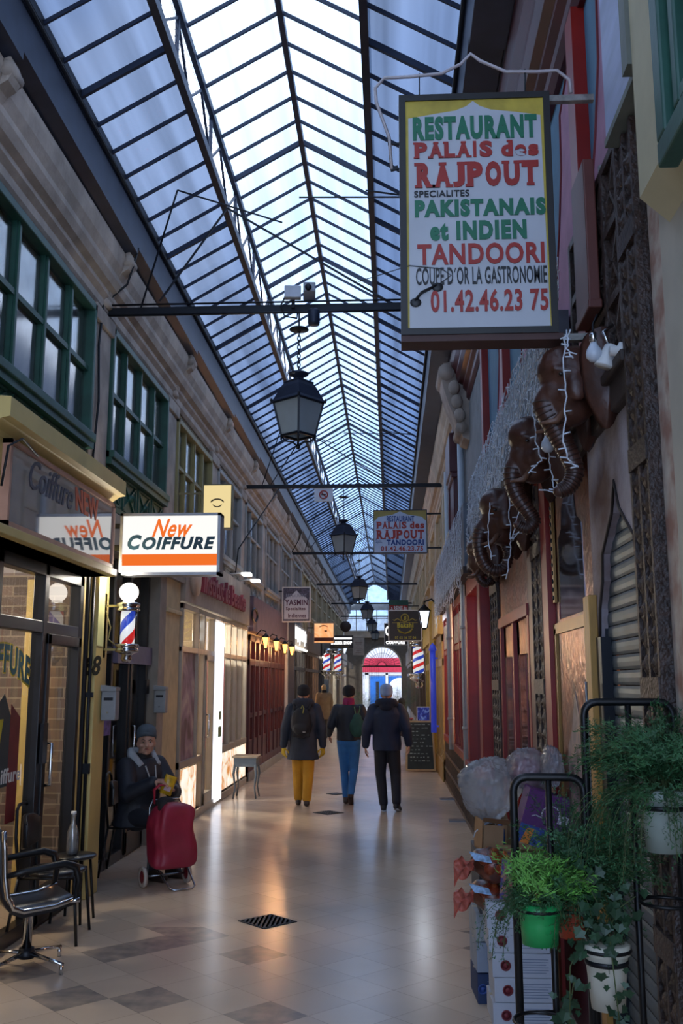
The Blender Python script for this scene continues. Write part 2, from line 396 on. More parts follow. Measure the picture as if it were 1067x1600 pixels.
for k in range(-2, 17):
    y = pil(k); m = MB(); wd = .26
    m.box(XL-.3, y-wd, 3.05, XL+.03, y+wd, 5.04); m.box(XL-.3, y-wd-.03, 4.92, XL+.06, y+wd+.03, 5.06)
    m.build('pilaster', M_STONE, wl, bev=.01)
    c = MB()   # scrolled console under the gutter joint
    prof = [(XL, 5.08), (XL+.06, 5.12), (XL+.12, 5.3), (XL+.2, 5.42), (XL+.26, 5.46), (XL+.30, 5.54), (XL+.27, 5.62), (XL, 5.62)]
    sweep(prof, y-.07, y+.07, c); c.tube([(XL+.25, y-.09, 5.54), (XL+.25, y+.09, 5.54)], .05, 10); c.tube([(XL+.05, y-.08, 5.15), (XL+.05, y+.08, 5.15)], .04, 10)
    recalc(c.build('console', M_STONE, wl))
wr = thing('wall_right', 'right arcade facade above the shops', None, (XR, YS, 0), kind='structure')
w = MB(); w.box(XR, 12.2, 3.3, XR+.35, YE, 6.3); w.box(XR+.02, YS, 5.03, XR+.35, 12.2, 6.3); w.box(XR+.04, 3.2, 3.0, XR+.35, 12.2, 5.03)
w.box(XR, YS, 3.0, 3.6, YE, 3.05); w.box(3.5, YS, 0, 3.6, YE, 3.0); w.box(XR+.3, YS, 3.05, XR+.4, YE, 6.3)
w.build('masonry', M_STONE2, wr)
structure(recalc(cornice(1, YS, 12.0).build('trim_15', M_DRED))); structure(recalc(cornice(1, 12.0, YE).build('trim_16', M_STONE2)))
# ---------------------------------------------------------------- upper windows
WIN_N = [0]
def upper_window(side, y0, y1, z0, z1, mf, cols=4, rail=.5, apron=None, label='', glassm=None, frame=.07):
    WIN_N[0] += 1; X = XL if side < 0 else XR; q = -side
    t = thing('window_%d' % WIN_N[0], label, None, (X, (y0+y1)/2, z0), kind='structure')
    f = MB(); d = .06
    f.box(X-q*.05, y0, z1-frame, X+q*d, y1, z1); f.box(X-q*.05, y0, z0, X+q*(d+.04), y1, z0+frame)
    f.box(X-q*.05, y0, z0, X+q*d, y0+frame*.8, z1); f.box(X-q*.05, y1-frame*.8, z0, X+q*d, y1, z1)
    f.build('frame', mf, t, bev=.008)
    mm = MB(); st = (y1-y0)/cols
    for i in range(1, cols): mm.box(X-q*.03, y0+st*i-.04, z0, X+q*.012, y0+st*i+.04, z1); mm.box(X, y0+st*i-.018, z0, X+q*.028, y0+st*i+.018, z1)
    for i in range(cols):
        mm.box(X-q*.04, y0+st*i, z0+(z1-z0)*rail-.022, X+q*.02, y0+st*(i+1), z0+(z1-z0)*rail+.022)
    mm.build('glazing_bar', mf, t)
    g = MB(); g.add([(X-q*.02, y0, z0), (X-q*.02, y1, z0), (X-q*.02, y1, z1), (X-q*.02, y0, z1)], [(0,1,2,3)]); g.build('pane', glassm or G_WIN, t)
    c = MB(); n = 24; vs = []
    for i in range(n+1):
        yy = y0+(y1-y0)*i/n; xx = X-q*(.14+.015*math.sin(i*2.1)); vs += [(xx, yy, z0), (xx, yy, z1)]
    c.add(vs, [(2*i, 2*i+2, 2*i+3, 2*i+1) for i in range(n)], 0, True); c.build('curtain', M_CURT, t)
    if apron:
        a = MB(); a.box(X-q*.1, y0, apron, X+q*.015, y1, z0)
        a.box(X, y0, z0-.06, X+q*.08, y1, z0); a.box(X, y0, apron, X+q*.05, y1, apron+.05); npan = cols
        for i in range(npan):
            ya, yb = y0+st*i+.05, y0+st*(i+1)-.05; za, zb = apron+.08, z0-.08
            for p, r in (((ya, za), (yb, zb)), ((ya, zb), (yb, za)), ((ya, za), (yb, za)), ((ya, zb), (yb, zb)), ((ya, za), (ya, zb)), ((yb, za), (yb, zb))):
                a.bar((X+q*.02, *p), (X+q*.02, *r), .02, .022)
            a.tube([(X+q*.02, (ya+yb)/2, (za+zb)/2-.03), (X+q*.04, (ya+yb)/2, (za+zb)/2+.03)], .04, 8)
        a.build('apron_panel', mf, t)
    return t
LAB = {-1: 'green framed window band above the yellow canopy', 0: 'green framed window between the first two stone pilasters'}
for k in range(-2, 16):
    a, b = pil(k)+.27, pil(k+1)-.27
    if k <= 0: upper_window(-1, a, b, 3.78, 5.03, M_GREEN, 4, .52, 3.32, LAB.get(k, 'green framed window nearest on the left'))
    elif k == 1: upper_window(-1, a, b, 3.5, 4.95, mat('olive_paint', '#8b8155', .5), 4, .6, 3.3, 'olive framed window behind the small eye sign')
    elif k < 7: upper_window(-1, a, b, 3.6, 4.95, M_GREYW, 3, .6, 3.1, 'grey framed upper window on the left')
    else: upper_window(-1, a, b, 3.7, 4.95, M_CREAM, 2, .6, 3.2, 'cream framed upper window far along the left')
for k in range(2, 16):
    a, b = pil(k)+.3, pil(k+1)-.3
    upper_window(1, a, b, 3.9, 4.95, M_CREAM, 3, .5, None, 'cream framed upper window on the right')
    m = MB(); m.box(XR-.05, pil(k)-.22, 3.1, XR+.1, pil(k)+.22, 5.05); m.build('pilaster', M_STONE2, wr, bev=.01)
# ---------------------------------------------------------------- far end of the arcade with the arched gate
def end_wall():
    e = thing('wall_end', 'end wall of the arcade with an arched gateway', None, (-.8, YE, 0), kind='structure')
    cx, R, zs = -.52, 1.12, 2.62
    w = MB(); n = 20
    arc = [(cx+R*math.cos(math.pi*i/n), zs+R*math.sin(math.pi*i/n)) for i in range(n+1)]
    out = [(1.3, zs)]+[(cx+(1.9)*math.cos(math.pi*i/n)*1.0, max(zs, 4.0)) for i in range(1, n)]+[(-2.9, zs)]
    vs = [(x, YE, z) for x, z in arc]+[(x, YE, z) for x, z in out]
    w.add(vs, [(i, i+1, n+2+i, n+1+i) for i in range(n)])
    w.box(cx+R, YE, 0, 1.3, YE+.3, zs); w.box(-2.9, YE, 0, cx-R, YE+.3, zs); w.box(-2.9, YE-.02, 3.95, 1.3, YE+.3, 4.4)
    w.build('masonry', mat('end_plaster', '#6f6a63', .8), e)
    b = MB(); b.box(-2.7, YE-.25, 4.25, 1.2, YE, 4.55); b.box(-2.7, YE-.3, 4.55, 1.2, YE, 4.65); b.build('entablature', M_STONE2, e)
    rg = MB(); rg.tube([(x, YE-.03, z) for x, z in arc], .05, 8); rg.build('arch_ring', M_STONE2, e)
    g = MB(); g.bar((cx-R, YE, zs), (cx+R, YE, zs), .06, .08)
    for i in range(1, 18):
        a = math.pi*i/18; g.bar((cx+.25*math.cos(a), YE, zs+.25*math.sin(a)), (cx+R*math.cos(a), YE, zs+R*math.sin(a)), .022, .022)
    g.tube([(cx+.25*math.cos(math.pi*i/12), YE, zs+.25*math.sin(math.pi*i/12)) for i in range(13)], .02, 6)
    g.tube([(cx+.75*math.cos(math.pi*i/16), YE, zs+.75*math.sin(math.pi*i/16)) for i in range(17)], .012, 6)
    for i in range(9): g.bar((cx-R+.06+i*.11, YE, 1.9), (cx-R+.06+i*.11, YE, zs), .016, .016)
    g.build('fan_grille', M_BLK, e)
    u = MB()
    for i in range(7): u.box(-2.6+i*.6-.02, YE+.1, 4.65, -2.6+i*.6+.02, YE+.14, 5.9)
    u.box(-2.7, YE+.1, 5.35, 1.2, YE+.14, 5.4); u.box(-2.7, YE+.08, 5.85, 1.2, YE+.2, 6.2); u.build('gable_window_bar', M_GREYW, e)
    gb = MB(); gb.add([(-2.7, YE+.12, 4.6), (1.2, YE+.12, 4.6), (1.2, YE+.12, 6.2), (RX, YE+.12, 7.5), (-2.7, YE+.12, 6.2)], [(0,1,2,3,4)]); gb.build('gable_glazing', G_UP, e)
    # shop across the street, seen through the gate
    s = thing('shopfront', 'red and blue shopfront across the street, seen through the arched gate', 'shop', (-.5, 63, 0))
    q = MB(); q.box(-4, 63, 0, 4, 63.3, 6); q.build('facade', mat('street_plaster', '#c9c6c4', .8), s)
    q = MB(); q.box(-3, 62.8, 2.35, 3, 63, 3.25); q.build('red_fascia', mat('shop_red', '#b01f35', .5), s)
    q = MB(); q.box(-2.2, 62.9, 2.18, 3, 63.0, 2.35); q.box(-1.7, 62.9, 0, -1.45, 63, 2.3); q.box(-.35, 62.9, 0, -.2, 63, 2.3); q.build('white_trim', M_WHITE, s)
    q = MB(); q.box(-1.35, 62.9, 0, -.4, 63, 2.1); q.box(-.15, 62.92, 0, 1.2, 63, 2.1); q.build('blue_panel', mat('shop_blue', '#1d5fa6', .5), s)
    q = MB(); q.box(-.98, 62.88, .3, -.78, 62.95, 1.75); q.build('door_glass', M_DARK, s)
    q = MB(); q.lathe([(0, 0), (.75, 0), (.75, .03), (0, .03)], (.55, 62.9, 1.25), 24, M=Matrix.Rotation(math.pi/2, 3, 'X')); q.build('white_emblem', M_WHITE, s)
end_wall()
# ---------------------------------------------------------------- shop rooms behind the fronts
def lamp(loc, e, col=(1, .82, .6), r=.15, name='shop_lamp'):
    d = bpy.data.lights.new(name, 'POINT'); d.energy = e*1.8; d.color = col; d.shadow_soft_size = r
    o = bpy.data.objects.new(name, d); o.location = loc; COL.objects.link(o); return o
def brick_mat():
    m = bpy.data.materials.new('painted_brick'); m.use_nodes = True; n = m.node_tree.nodes; l = m.node_tree.links; b = n['Principled BSDF']
    tc = n.new('ShaderNodeTexCoord'); sp = n.new('ShaderNodeSeparateXYZ'); cb = n.new('ShaderNodeCombineXYZ'); ad = n.new('ShaderNodeMath')
    l.new(tc.outputs['Object'], sp.inputs[0]); l.new(sp.outputs['X'], ad.inputs[0]); l.new(sp.outputs['Y'], ad.inputs[1]); l.new(ad.outputs[0], cb.inputs['X']); l.new(sp.outputs['Z'], cb.inputs['Y'])
    br = n.new('ShaderNodeTexBrick'); br.inputs['Scale'].default_value = 1; br.inputs['Brick Width'].default_value = .24; br.inputs['Row Height'].default_value = .085; br.inputs['Mortar Size'].default_value = .006
    br.inputs['Color1'].default_value = hx('#776660'); br.inputs['Color2'].default_value = hx('#544c4c'); br.inputs['Mortar'].default_value = hx('#8a7f75')
    l.new(cb.outputs[0], br.inputs['Vector']); l.new(br.outputs['Color'], b.inputs['Base Color']); b.inputs['Roughness'].default_value = .85
    return m
M_BRICK = brick_mat()
M_WALLI = mat('shop_wall', '#b3a184', .8, var=.08)
def partition(y, x0, x1, m, z1=3.0):
    b = MB(); b.box(x0, y-.05, 0, x1, y+.05, z1); o = b.build('wall_partition', m); structure(o); return o
for y in (5.2, 8.05): partition(y, -6.1, -2.68, M_BRICK)
for y in (11.8, 17.4, 23.5): partition(y, -6.1, -2.66, M_WALLI)
for y in (28.9, 34.5, 40.1, 45.7, 51): partition(y, -6.1, -2.66, M_WALLI)
for y in (3.4, 4.7, 9.4, 12.6, 20.5, 26, 31.5, 37, 42.5, 48, 53): partition(y, 1.1, 3.5, mat('brown_shop_wall', '#7d6250', .8))
# ---------------------------------------------------------------- shopfront builder (fronts that face the arcade)
def shopfront(side, y0, y1, label, mf, posts, z0=.12, z1=2.75, transom=2.15, X=None, plinth=None, mplinth=None, name='shopfront', fw=.06, dep=.06, doors=(), gm=None, group=None):
    X = X if X is not None else (XL if side < 0 else XR); q = -side
    t = thing(name, label, 'shopfront', (X, (y0+y1)/2, 0), group=group)
    f = MB()
    f.box(X-q*.04, y0, z1-fw, X+q*dep, y1, z1); f.box(X-q*.04, y0, 0, X+q*dep, y0+fw, z1); f.box(X-q*.04, y1-fw, 0, X+q*dep, y1, z1)
    for p in posts: f.box(X-q*.04, p-fw/2, 0, X+q*dep, p+fw/2, z1)
    if transom: f.box(X-q*.04, y0, transom-fw/2, X+q*(dep-.004), y1, transom+fw/2)
    f.box(X-q*.04, y0, 0, X+q*(dep-.002), y1, z0); f.build('frame', mf, t, bev=.006)
    g = MB(); g.add([(X, y0, z0), (X, y1, z0), (X, y1, z1), (X, y0, z1)], [(0,1,2,3)]); g.build('glass', gm or G_SHOP, t)
    if plinth:
        p = MB(); p.box(X-q*.04, y0, 0, X+q*(dep+.02), y1, plinth); p.build('plinth', mplinth or mf, t, bev=.006)
    for a, b in doors:
        d = MB(); zt = (transom or z1)-fw/2
        d.box(X-q*.02, a, .03, X+q*(dep+.015), a+.07, zt); d.box(X-q*.02, b-.07, .03, X+q*(dep+.015), b, zt)
        d.box(X-q*.02, a, .03, X+q*(dep+.015), b, .25); d.box(X-q*.02, a, zt-.08, X+q*(dep+.015), b, zt)
        do = d.build('door', mf, t, bev=.005)
        h = MB(); h.tube([(X+q*(dep+.02), a+.05, 1.0), (X+q*(dep+.06), a+.05, 1.0), (X+q*(dep+.06), a+.05, 1.3), (X+q*(dep+.02), a+.05, 1.3)], .013, 8); h.build('handle', M_CHROME, do)
    return t
M_BLKAL = mat('black_aluminium', '#191a1e', .35, .3, var=.08)
M_SILV = mat('beige_aluminium', '#a79d90', .4, .4, var=.06)
# ---- salon with the yellow canopy
sal = shopfront(-1, 5.3, 7.95, 'black framed salon shopfront with stickers on its glass under the yellow canopy', M_BLKAL, [6.2, 7.08], .1, 2.62, 2.15, fw=.09, dep=.05, doors=[(7.12, 7.9)])
lk = MB(); lk.box(XL+.06, 7.06, 1.16, XL+.085, 7.15, 1.45); lk.build('lock_box', M_BLK, sal)
st = MB(); r_, u_ = (0, 1, 0), (0, 0, 1); sx = XL+.004
def arch(a, b): return (a, b*.75+.35*math.sin(math.pi*a))
write(st, 'COIFFURE', (sx, 5.95, 1.72), r_, u_, .98, .26, 0, .03, warp=arch)
write(st, 'COIFFURE', (sx-.001, 5.94, 1.70), r_, u_, 1.0, .29, 1, .06, warp=arch)
st.prism([(0, 0), (.35, 0), (.42, .35), (.2, .62), (-.05, .45)], (sx, 6.3, 1.05), r_, u_, .001, 2)
st.prism([(0, 0), (.12, 0), (.3, .75), (.18, .75)], (sx+.001, 6.2, .75), r_, u_, .001, 1)
st.prism([(0, 0), (.18, 0), (.18, .7), (0, .8)], (sx+.001, 6.62, .8), r_, u_, .001, 3)
write(st, 'coiffure', (sx, 6.35, 1.12-.05), r_, u_, .5, .1, 4, .02)
st.prism([(.1, 0), (.5, .1), (.3, .5), (0, .3)], (sx, 6.1, .6), r_, u_, .001, 4)
st.build('window_stickers', [mat('teal_vinyl', '#2c6a72', .5), mat('yellow_vinyl', '#c9b52a', .5), mat('dark_vinyl', '#22343c', .5), mat('maroon_vinyl', '#6b1a22', .5), M_WHITE], sal)
cn = thing('shop_canopy', 'yellow painted projecting canopy over the salon front', 'canopy', (-2.4, 6.7, 3.2))
b = MB(); sweep([(-2.64, 3.22), (-2.36, 3.22), (-2.36, 3.26), (-2.3, 3.30), (-2.25, 3.31), (-2.25, 3.43), (-2.64, 3.47)], 5.42, 7.95, b)
o = b.build('cornice', M_YEL, cn); recalc(o)
b = MB(); b.box(-2.64, 5.42, 2.62, -2.36, 7.95, 3.22); b.box(-2.64, 5.42, 2.62, -2.3, 7.95, 2.68); b.build('fascia_box', M_YEL, cn, bev=.006)
wire = MB(); wire.tube([(-2.31, 5.5, 2.9), (-2.29, 5.52, 3.15), (-2.28, 5.7, 3.24), (-2.29, 6.0, 3.2)], .008, 6); wire.build('cable', M_BLK, cn)
M_FASC = mat('glossy_sign_panel', '#8b8a90', .05, .45, var=.1, scale=2, spec=.9, coat=1)
fs = thing('shop_sign', 'glossy pale sign panel with faded script under the yellow canopy', 'sign', (-2.34, 6.7, 2.69))
b = MB(); b.box(-2.36, 5.62, 2.71, -2.318, 7.83, 3.2); b.build('panel', M_FASC, fs)
b = MB(); 
for z in (2.68, 3.19): b.box(-2.36, 5.6, z, -2.305, 7.86, z+.03)
for y in (5.6, 7.83): b.box(-2.36, y, 2.68, -2.305, y+.03, 3.22)
b.build('frame', mat('salmon_trim', '#b98a72', .5), fs)
b = MB(); write(b, 'Coiffure', (-2.316, 5.95, 2.98), r_, u_, .85, .2, 0, .0, .35); write(b, 'NEW', (-2.316, 6.85, 3.0), r_, u_, .55, .17, 1, .02, -.2)
b.build('lettering', [mat('faded_ink', '#55525a', .6), mat('orange_ink', '#d0623a', .5)], fs)
# salon interior
def slab(name, label, cat, boxes, m, bev=.006):
    x0, y0, z0 = [min(min(b[i], b[i+3]) for b in boxes) for i in range(3)]
    mb = MB()
    for b in boxes: mb.box(*b)
    return tag(mb.build(name, m, bev=bev), label, cat)
slab('salon_counter', 'pale counter inside the salon behind the black window frame', 'counter', [(-4.6, 6.0, 0, -4.0, 7.6, .9), (-4.65, 5.95, .9, -3.95, 7.65, .95)], mat('counter_laminate', '#a9a294', .4))
mr = thing('wall_mirror', 'black framed mirror on the brick wall inside the salon', 'mirror', (-4.2, 7.98, 1.2))
b = MB(); b.box(-4.6, 7.96, 1.1, -3.8, 7.99, 2.0); b.build('frame', M_BLK, mr); b = MB(); b.box(-4.55, 7.95, 1.15, -3.85, 7.96, 1.95); b.build('mirror_glass', mat('mirror', '#cccccc', .03, 1, var=0), mr)
slab('wall_batten', 'ochre timber batten fixed on the brick wall inside the salon', 'batten', [(-3.06, 7.95, .05, -2.96, 8.0, 2.6)], M_YEL)
cl = thing('ceiling_light', 'long bright ceiling light inside the salon', 'lamp', (-4, 6.6, 2.9)); b = MB(); b.box(-4.1, 5.8, 2.88, -3.9, 7.4, 2.95); b.build('housing', M_WHITE, cl); b = MB(); b.box(-4.08, 5.82, 2.86, -3.92, 7.38, 2.88); b.build('diffuser', glow('warm_tube', '#ffe8c8', 6), cl)
lamp((-4, 6.6, 2.6), 34, (1, .86, .68))
# ---- yellow pillar with house number and mailbox
yp = thing('trim_6', 'yellow pillar between the salon and the recessed entrance', None, (-2.56, 8.25, 0), kind='structure')
b = MB(); b.box(-2.66, 8.12, 0, -2.5, 8.44, 2.95); b.box(-2.66, 7.95, 0, -2.57, 8.0, 2.9); b.build('pillar', M_YEL, yp, bev=.008)
b = MB(); b.box(-2.62, 8.01, .05, -2.55, 8.06, 2.7); b.tube([(-2.53, 8.075, .1), (-2.53, 8.075, 2.7)], .014, 8); b.box(-2.56, 8.06, 1.0, -2.5, 8.1, 1.08); b.box(-2.56, 8.06, 1.62, -2.5, 8.1, 1.66); b.build('shutter_guide', M_BLK, yp)
b = MB(); b.box(-2.4985, 8.12, 2.05, -2.495, 8.3, 2.9); b.build('pale_patch', mat('pale_yellow', '#c9c78c', .6), yp)
nb = MB(); write(nb, '68', (-2.60, 8.117, 1.80), (1, 0, 0), u_, .15, .17, 0, .03, .2, .008)
tag(nb.build('house_number', mat('brass_numeral', '#3a2f1a', .4, .4)), 'dark italic house number 68 on the yellow pillar', 'house number')
def mailbox(loc, label):
    t = thing('mailbox', label, 'mailbox', loc); x, y, z = loc
    b = MB(); b.box(x-.065, y, z, x+.065, y+.12, z+.25); b.build('body', mat('grey_metal', '#8b8f93', .45, .2), t, bev=.01)
    b = MB(); b.prism([(-.005, 0), (.13, 0), (.13, .03), (-.005, .05)], (x-.065, y-.01, z+.25), (1, 0, 0), u_, -.14); o = b.build('lid', mat('grey_metal', '#8b8f93'), t); recalc(o)
    b = MB(); b.box(x-.04, y-.004, z+.17, x+.04, y, z+.195); b.build('slot', M_BLK, t); b = MB(); b.lathe([(.008, 0), (.008, .01)], (x, y-.008, z+.07), 8, M=Matrix.Rotation(math.pi/2, 3, 'X')); b.build('lock', M_CHROME, t)
mailbox((-2.43, 8.3, 1.42), 'grey mailbox on the yellow pillar below the house number')
mailbox((-2.54, 10.62, 1.41), 'grey mailbox on the beige pillar beside the recessed entrance')
# ---- recessed entrance
RXX = -2.76
rec = shopfront(-1, 8.45, 10.72, 'black framed glass entrance set back between yellow and beige pillars', M_BLKAL, [9.35, 9.95], .1, 3.0, 2.05, X=RXX, fw=.07, dep=.05, doors=[(9.98, 10.66)])
b = MB(); b.box(RXX+.05, 9.35, 1.93, RXX+.1, 10.7, 2.12); b.build('door_header', mat('violet_grey', '#5a5878', .5), rec)
for z in (1.15, 1.62): b = MB(); b.box(RXX+.065, 10.5, z, RXX+.1, 10.62, z+.15); b.build('hinge', M_BLK, rec)
b = MB(); b.box(-3.6, 8.1, 0, -3.55, 11.7, 3.0); structure(b.build('wall_vestibule', mat('grey_hall_wall', '#77716b', .8)))
ps = MB(); ps.prism([(0, 0), (.22, 0), (.24, .28), (.02, .3)], (-2.70, 9.0, 1.25), (.12, .99, 0), u_, .004); tag(ps.build('poster', mat('violet_print', '#5d4f95', .5, var=.5, scale=18)), 'small violet poster taped in the recessed entrance glass', 'poster')
bp = thing('trim_7', 'beige pillar between the recessed entrance and the silver shopfront', None, (-2.7, 11.2, 0), kind='structure')
b = MB(); b.box(-2.84, 10.75, 0, -2.6, 11.05, 3.0); b.build('grey_pilaster', mat('grey_beige', '#8f867c', .7), bp); b = MB(); b.box(-2.98, 11.05, 0, -2.6, 11.8, 3.0); b.box(-2.98, 11.05, 2.55, -2.57, 11.8, 2.6); b.build('pillar', M_YEL if False else mat('beige_paint', '#b8a883', .6), bp, bev=.008)
b = MB(); b.box(-2.98, 8.44, 2.95, -2.55, 11.8, 3.3); structure(b.build('trim_8', mat('grey_beige', '#8f867c')))
# ---- lit hair salon sign
ns = thing('hanging_sign', 'lit white and orange New Coiffure box sign jutting from the left wall', 'sign', (-1.94, 8.3, 2.67))
b = MB(); sx0, sx1, sz0, sz1, sy = -2.385, -1.49, 2.67, 3.222, 8.3
for z in (sz0, sz1-.025): b.box(sx0, sy-.01, z, sx1, sy+.17, z+.025)
for x in (sx0, sx1-.025): b.box(x, sy-.01, sz0, x+.025, sy+.17, sz1)
b.build('frame', mat('sign_alu', '#8e9094', .35, .6), ns)
b = MB(); b.box(sx0+.02, sy, sz0+.02, sx1-.02, sy+.16, sz1-.02); b.build('light_panel', glow('sign_white', '#f3f2ee', .56), ns)
b = MB(); f_ = -.003
b.box(sx0+.025, sy-.004, sz0+.085, sx1-.025, sy-.001, sz0+.185, 0)
write(b, 'New', (sx0+.285, sy-.001, sz0+.335), (1, 0, 0), u_, .36, .165, 0, .02, .45)
write(b, 'C', (sx0+.07, sy-.001, sz0+.225), (1, 0, 0), u_, .125, .135, 1, .05, .25)
write(b, 'OIFFURE', (sx0+.20, sy-.001, sz0+.225), (1, 0, 0), u_, .65, .115, 1, .05, .25)
b.build('lettering', [glow('sign_orange', '#f0702a', .52), mat('teal_ink', '#17404e', .5)], ns)
b = MB(); b.box(-2.6, sy+.06, 2.9, sx0, sy+.1, 2.95); b.box(-2.6, sy+.06, 3.1, sx0, sy+.1, 3.14); b.build('bracket', M_BLK, ns)
# ---- barber pole
def stripes():
    m = bpy.data.materials.new('barber_stripes'); m.use_nodes = True; n = m.node_tree.nodes; l = m.node_tree.links; b = n['Principled BSDF']
    tc = n.new('ShaderNodeTexCoord'); sp = n.new('ShaderNodeSeparateXYZ'); l.new(tc.outputs['Object'], sp.inputs[0])
    at2 = n.new('ShaderNodeMath'); at2.operation = 'ARCTAN2'; l.new(sp.outputs['Y'], at2.inputs[0]); l.new(sp.outputs['X'], at2.inputs[1])
    dv = n.new('ShaderNodeMath'); dv.operation = 'DIVIDE'; dv.inputs[1].default_value = 2*math.pi; l.new(at2.outputs[0], dv.inputs[0])
    mz = n.new('ShaderNodeMath'); mz.operation = 'MULTIPLY'; mz.inputs[1].default_value = -2.6; l.new(sp.outputs['Z'], mz.inputs[0])
    ad = n.new('ShaderNodeMath'); l.new(dv.outputs[0], ad.inputs[0]); l.new(mz.outputs[0], ad.inputs[1])
    fr = n.new('ShaderNodeMath'); fr.operation = 'FRACT'; l.new(ad.outputs[0], fr.inputs[0])
    r = n.new('ShaderNodeValToRGB'); r.color_ramp.interpolation = 'CONSTANT'; e = r.color_ramp.elements
    e[0].position = 0; e[0].color = hx('#d02828'); e[1].position = .25; e[1].color = hx('#f2f4f6')
    for p, c in ((.5, '#2c48b8'), (.75, '#f2f4f6')): x = e.new(p); x.color = hx(c)
    l.new(fr.outputs[0], r.inputs['Fac']); l.new(r.outputs['Color'], b.inputs['Base Color']); l.new(r.outputs['Color'], b.inputs['Emission Color']); b.inputs['Emission Strength'].default_value = .4; b.inputs['Roughness'].default_value = .2
    return m
M_STRIPE = stripes()
def barber_pole(loc, label, globe=True, s=1., wall=-1):
    """loc = centre of the striped drum"""
    t = thing('barber_pole', label, 'barber pole', loc, group=None)
    b = MB(); b.lathe([(.062*s, -.14*s), (.062*s, .14*s)], (0,0,0), 24); b.build('striped_drum', M_STRIPE, t, local=True)
    b = MB(); b.lathe([(.078*s, -.14*s), (.078*s, .14*s)], (0,0,0), 24); o = b.build('glass_tube', glass('tube_glass', (.95, .96, .97), .02), t, local=True)
    for nm, z0, sg in (('top_collar', .14, 1), ('bottom_collar', -.14, -1)):
        b = MB(); p = [(.075, 0), (.1, .005), (.1, .025), (.085, .035), (.1, .05), (.1, .07), (.06, .085), (.04, .1)]
        if sg < 0: p += [(.05, .13), (.03, .16), (0, .165)]
        b.lathe([(r*s, (z0+sg*z)*s) for r, z in p], (0,0,0), 24); o = b.build(nm, M_CHROME, t, local=True); recalc(o)
    if globe: b = MB(); b.ell((0, 0, .31*s), .085*s, .085*s, .085*s, 20); b.build('globe_lamp', glow('globe_glow', '#fff6ea', 2.2), t, local=True)
    b = MB(); w = wall*.2
    b.box(w-.02, -.03, -.26*s, w+.0, .03, .3*s); b.box(w, -.012, .18*s, 0, .012, .2*s); b.box(w, -.012, -.2*s, 0, .012, -.18*s)
    b.tube([(w, 0, .15), (w*.7, -.04, .0), (w*.8, -.03, -.1), (w*.4, 0, -.17)], .006, 6); b.build('bracket', mat('brass_bracket', '#9a8a55', .4, .5), t, local=True)
    return t
bpn = barber_pole((-2.30, 8.35, 2.215), 'barber pole with white globe lamp and glowing stripes on the yellow pillar')
lamp((-2.3, 8.28, 2.7), 9, (1, .93, .8), .06, 'globe_light')
# ---- silver beauty shop
sil = shopfront(-1, 11.85, 17.3, 'silver framed beauty shop front with lit posters along its foot', M_SILV, [12.9, 13.3, 14.05, 14.75, 15.5, 16.1, 16.7], .1, 2.72, 2.15, fw=.07, dep=.05, plinth=.1, doors=[(13.36, 14.0)])
b = MB(); b.box(XL-.02, 14.12, .05, XL+.09, 14.62, 2.62); b.build('lit_pilaster', glow('strip_white', '#eef2ff', 1.0), sil)
b = MB(); b.box(XL+.09, 14.28, 1.2, XL+.093, 14.46, 1.32); b.box(XL+.09, 14.25, .95, XL+.093, 14.5, 1.1); b.build('small_notice', mat('print_mix', '#7d8d55', .6, var=.6, scale=30), sil)
def photo_mat(name, c1, c2, c3, sc=3., emit=0.):
    if name in MATS: return MATS[name]
    m = bpy.data.materials.new(name); m.use_nodes = True; n = m.node_tree.nodes; l = m.node_tree.links; b = n['Principled BSDF']
    tc = n.new('ShaderNodeTexCoord'); t = n.new('ShaderNodeTexNoise'); t.inputs['Scale'].default_value = sc; t.inputs['Detail'].default_value = 2; t.inputs['Distortion'].default_value = 1.2
    r = n.new('ShaderNodeValToRGB'); e = r.color_ramp.elements; e[0].position = .35; e[0].color = hx(c1); e[1].position = .68; e[1].color = hx(c3); x = e.new(.5); x.color = hx(c2)
    l.new(tc.outputs['Object'], t.inputs['Vector']); l.new(t.outputs['Fac'], r.inputs['Fac']); l.new(r.outputs['Color'], b.inputs['Base Color'])
    if emit: l.new(r.outputs['Color'], b.inputs['Emission Color']); b.inputs['Emission Strength'].default_value = emit
    MATS[name] = m; return m
b = MB(); b.box(XL-.015, 11.95, .75, XL+.012, 12.85, 2.12); b.build('window_poster', photo_mat('mauve_photo', '#5f4a4c', '#8d7484', '#b5a6a0', 2.2), sil)
for a, c in [(11.95, 12.4), (12.45, 12.86)]+[(14.8+i*.62, 15.36+i*.62) for i in range(4)]:
    b = MB(); b.box(XL+.05, a, .14, XL+.06, c, .68); b.build('lit_poster', photo_mat('lit_photos', '#fffaf0', '#f6e7cf', '#d08a4a', 3.5, .45), sil)
for a, c in ((14.75, 17.3), (11.85, 13.3)): b = MB(); b.box(XL-.04, a, .7, XL+.055, c, .78); b.build('low_rail', M_SILV, sil)
for i, (y, c) in enumerate(((14.95, '#6d1a1a'), (15.3, '#8c2320'), (15.75, '#6d6450'), (16.3, '#7a1f22'), (16.95, '#3b2a2a'))):
    d = thing('display_board', 'tall %s panel standing %s inside the silver shop window' % (['deep red', 'bright red', 'olive', 'crimson', 'dark brown'][i], ['next to the lit strip', 'second from the lit strip', 'in the middle', 'past the olive one', 'at the far end'][i]), 'display board', (XL-.2, y, .0))
    b = MB(); b.box(XL-.25, y-.13, .75, XL-.15, y+.13, 2.1); b.build('panel', mat('panel_%d' % i, c, .6), d); b = MB(); b.box(XL-.3, y-.1, 0, XL-.1, y+.1, .75); b.build('pedestal', M_DARK, d)
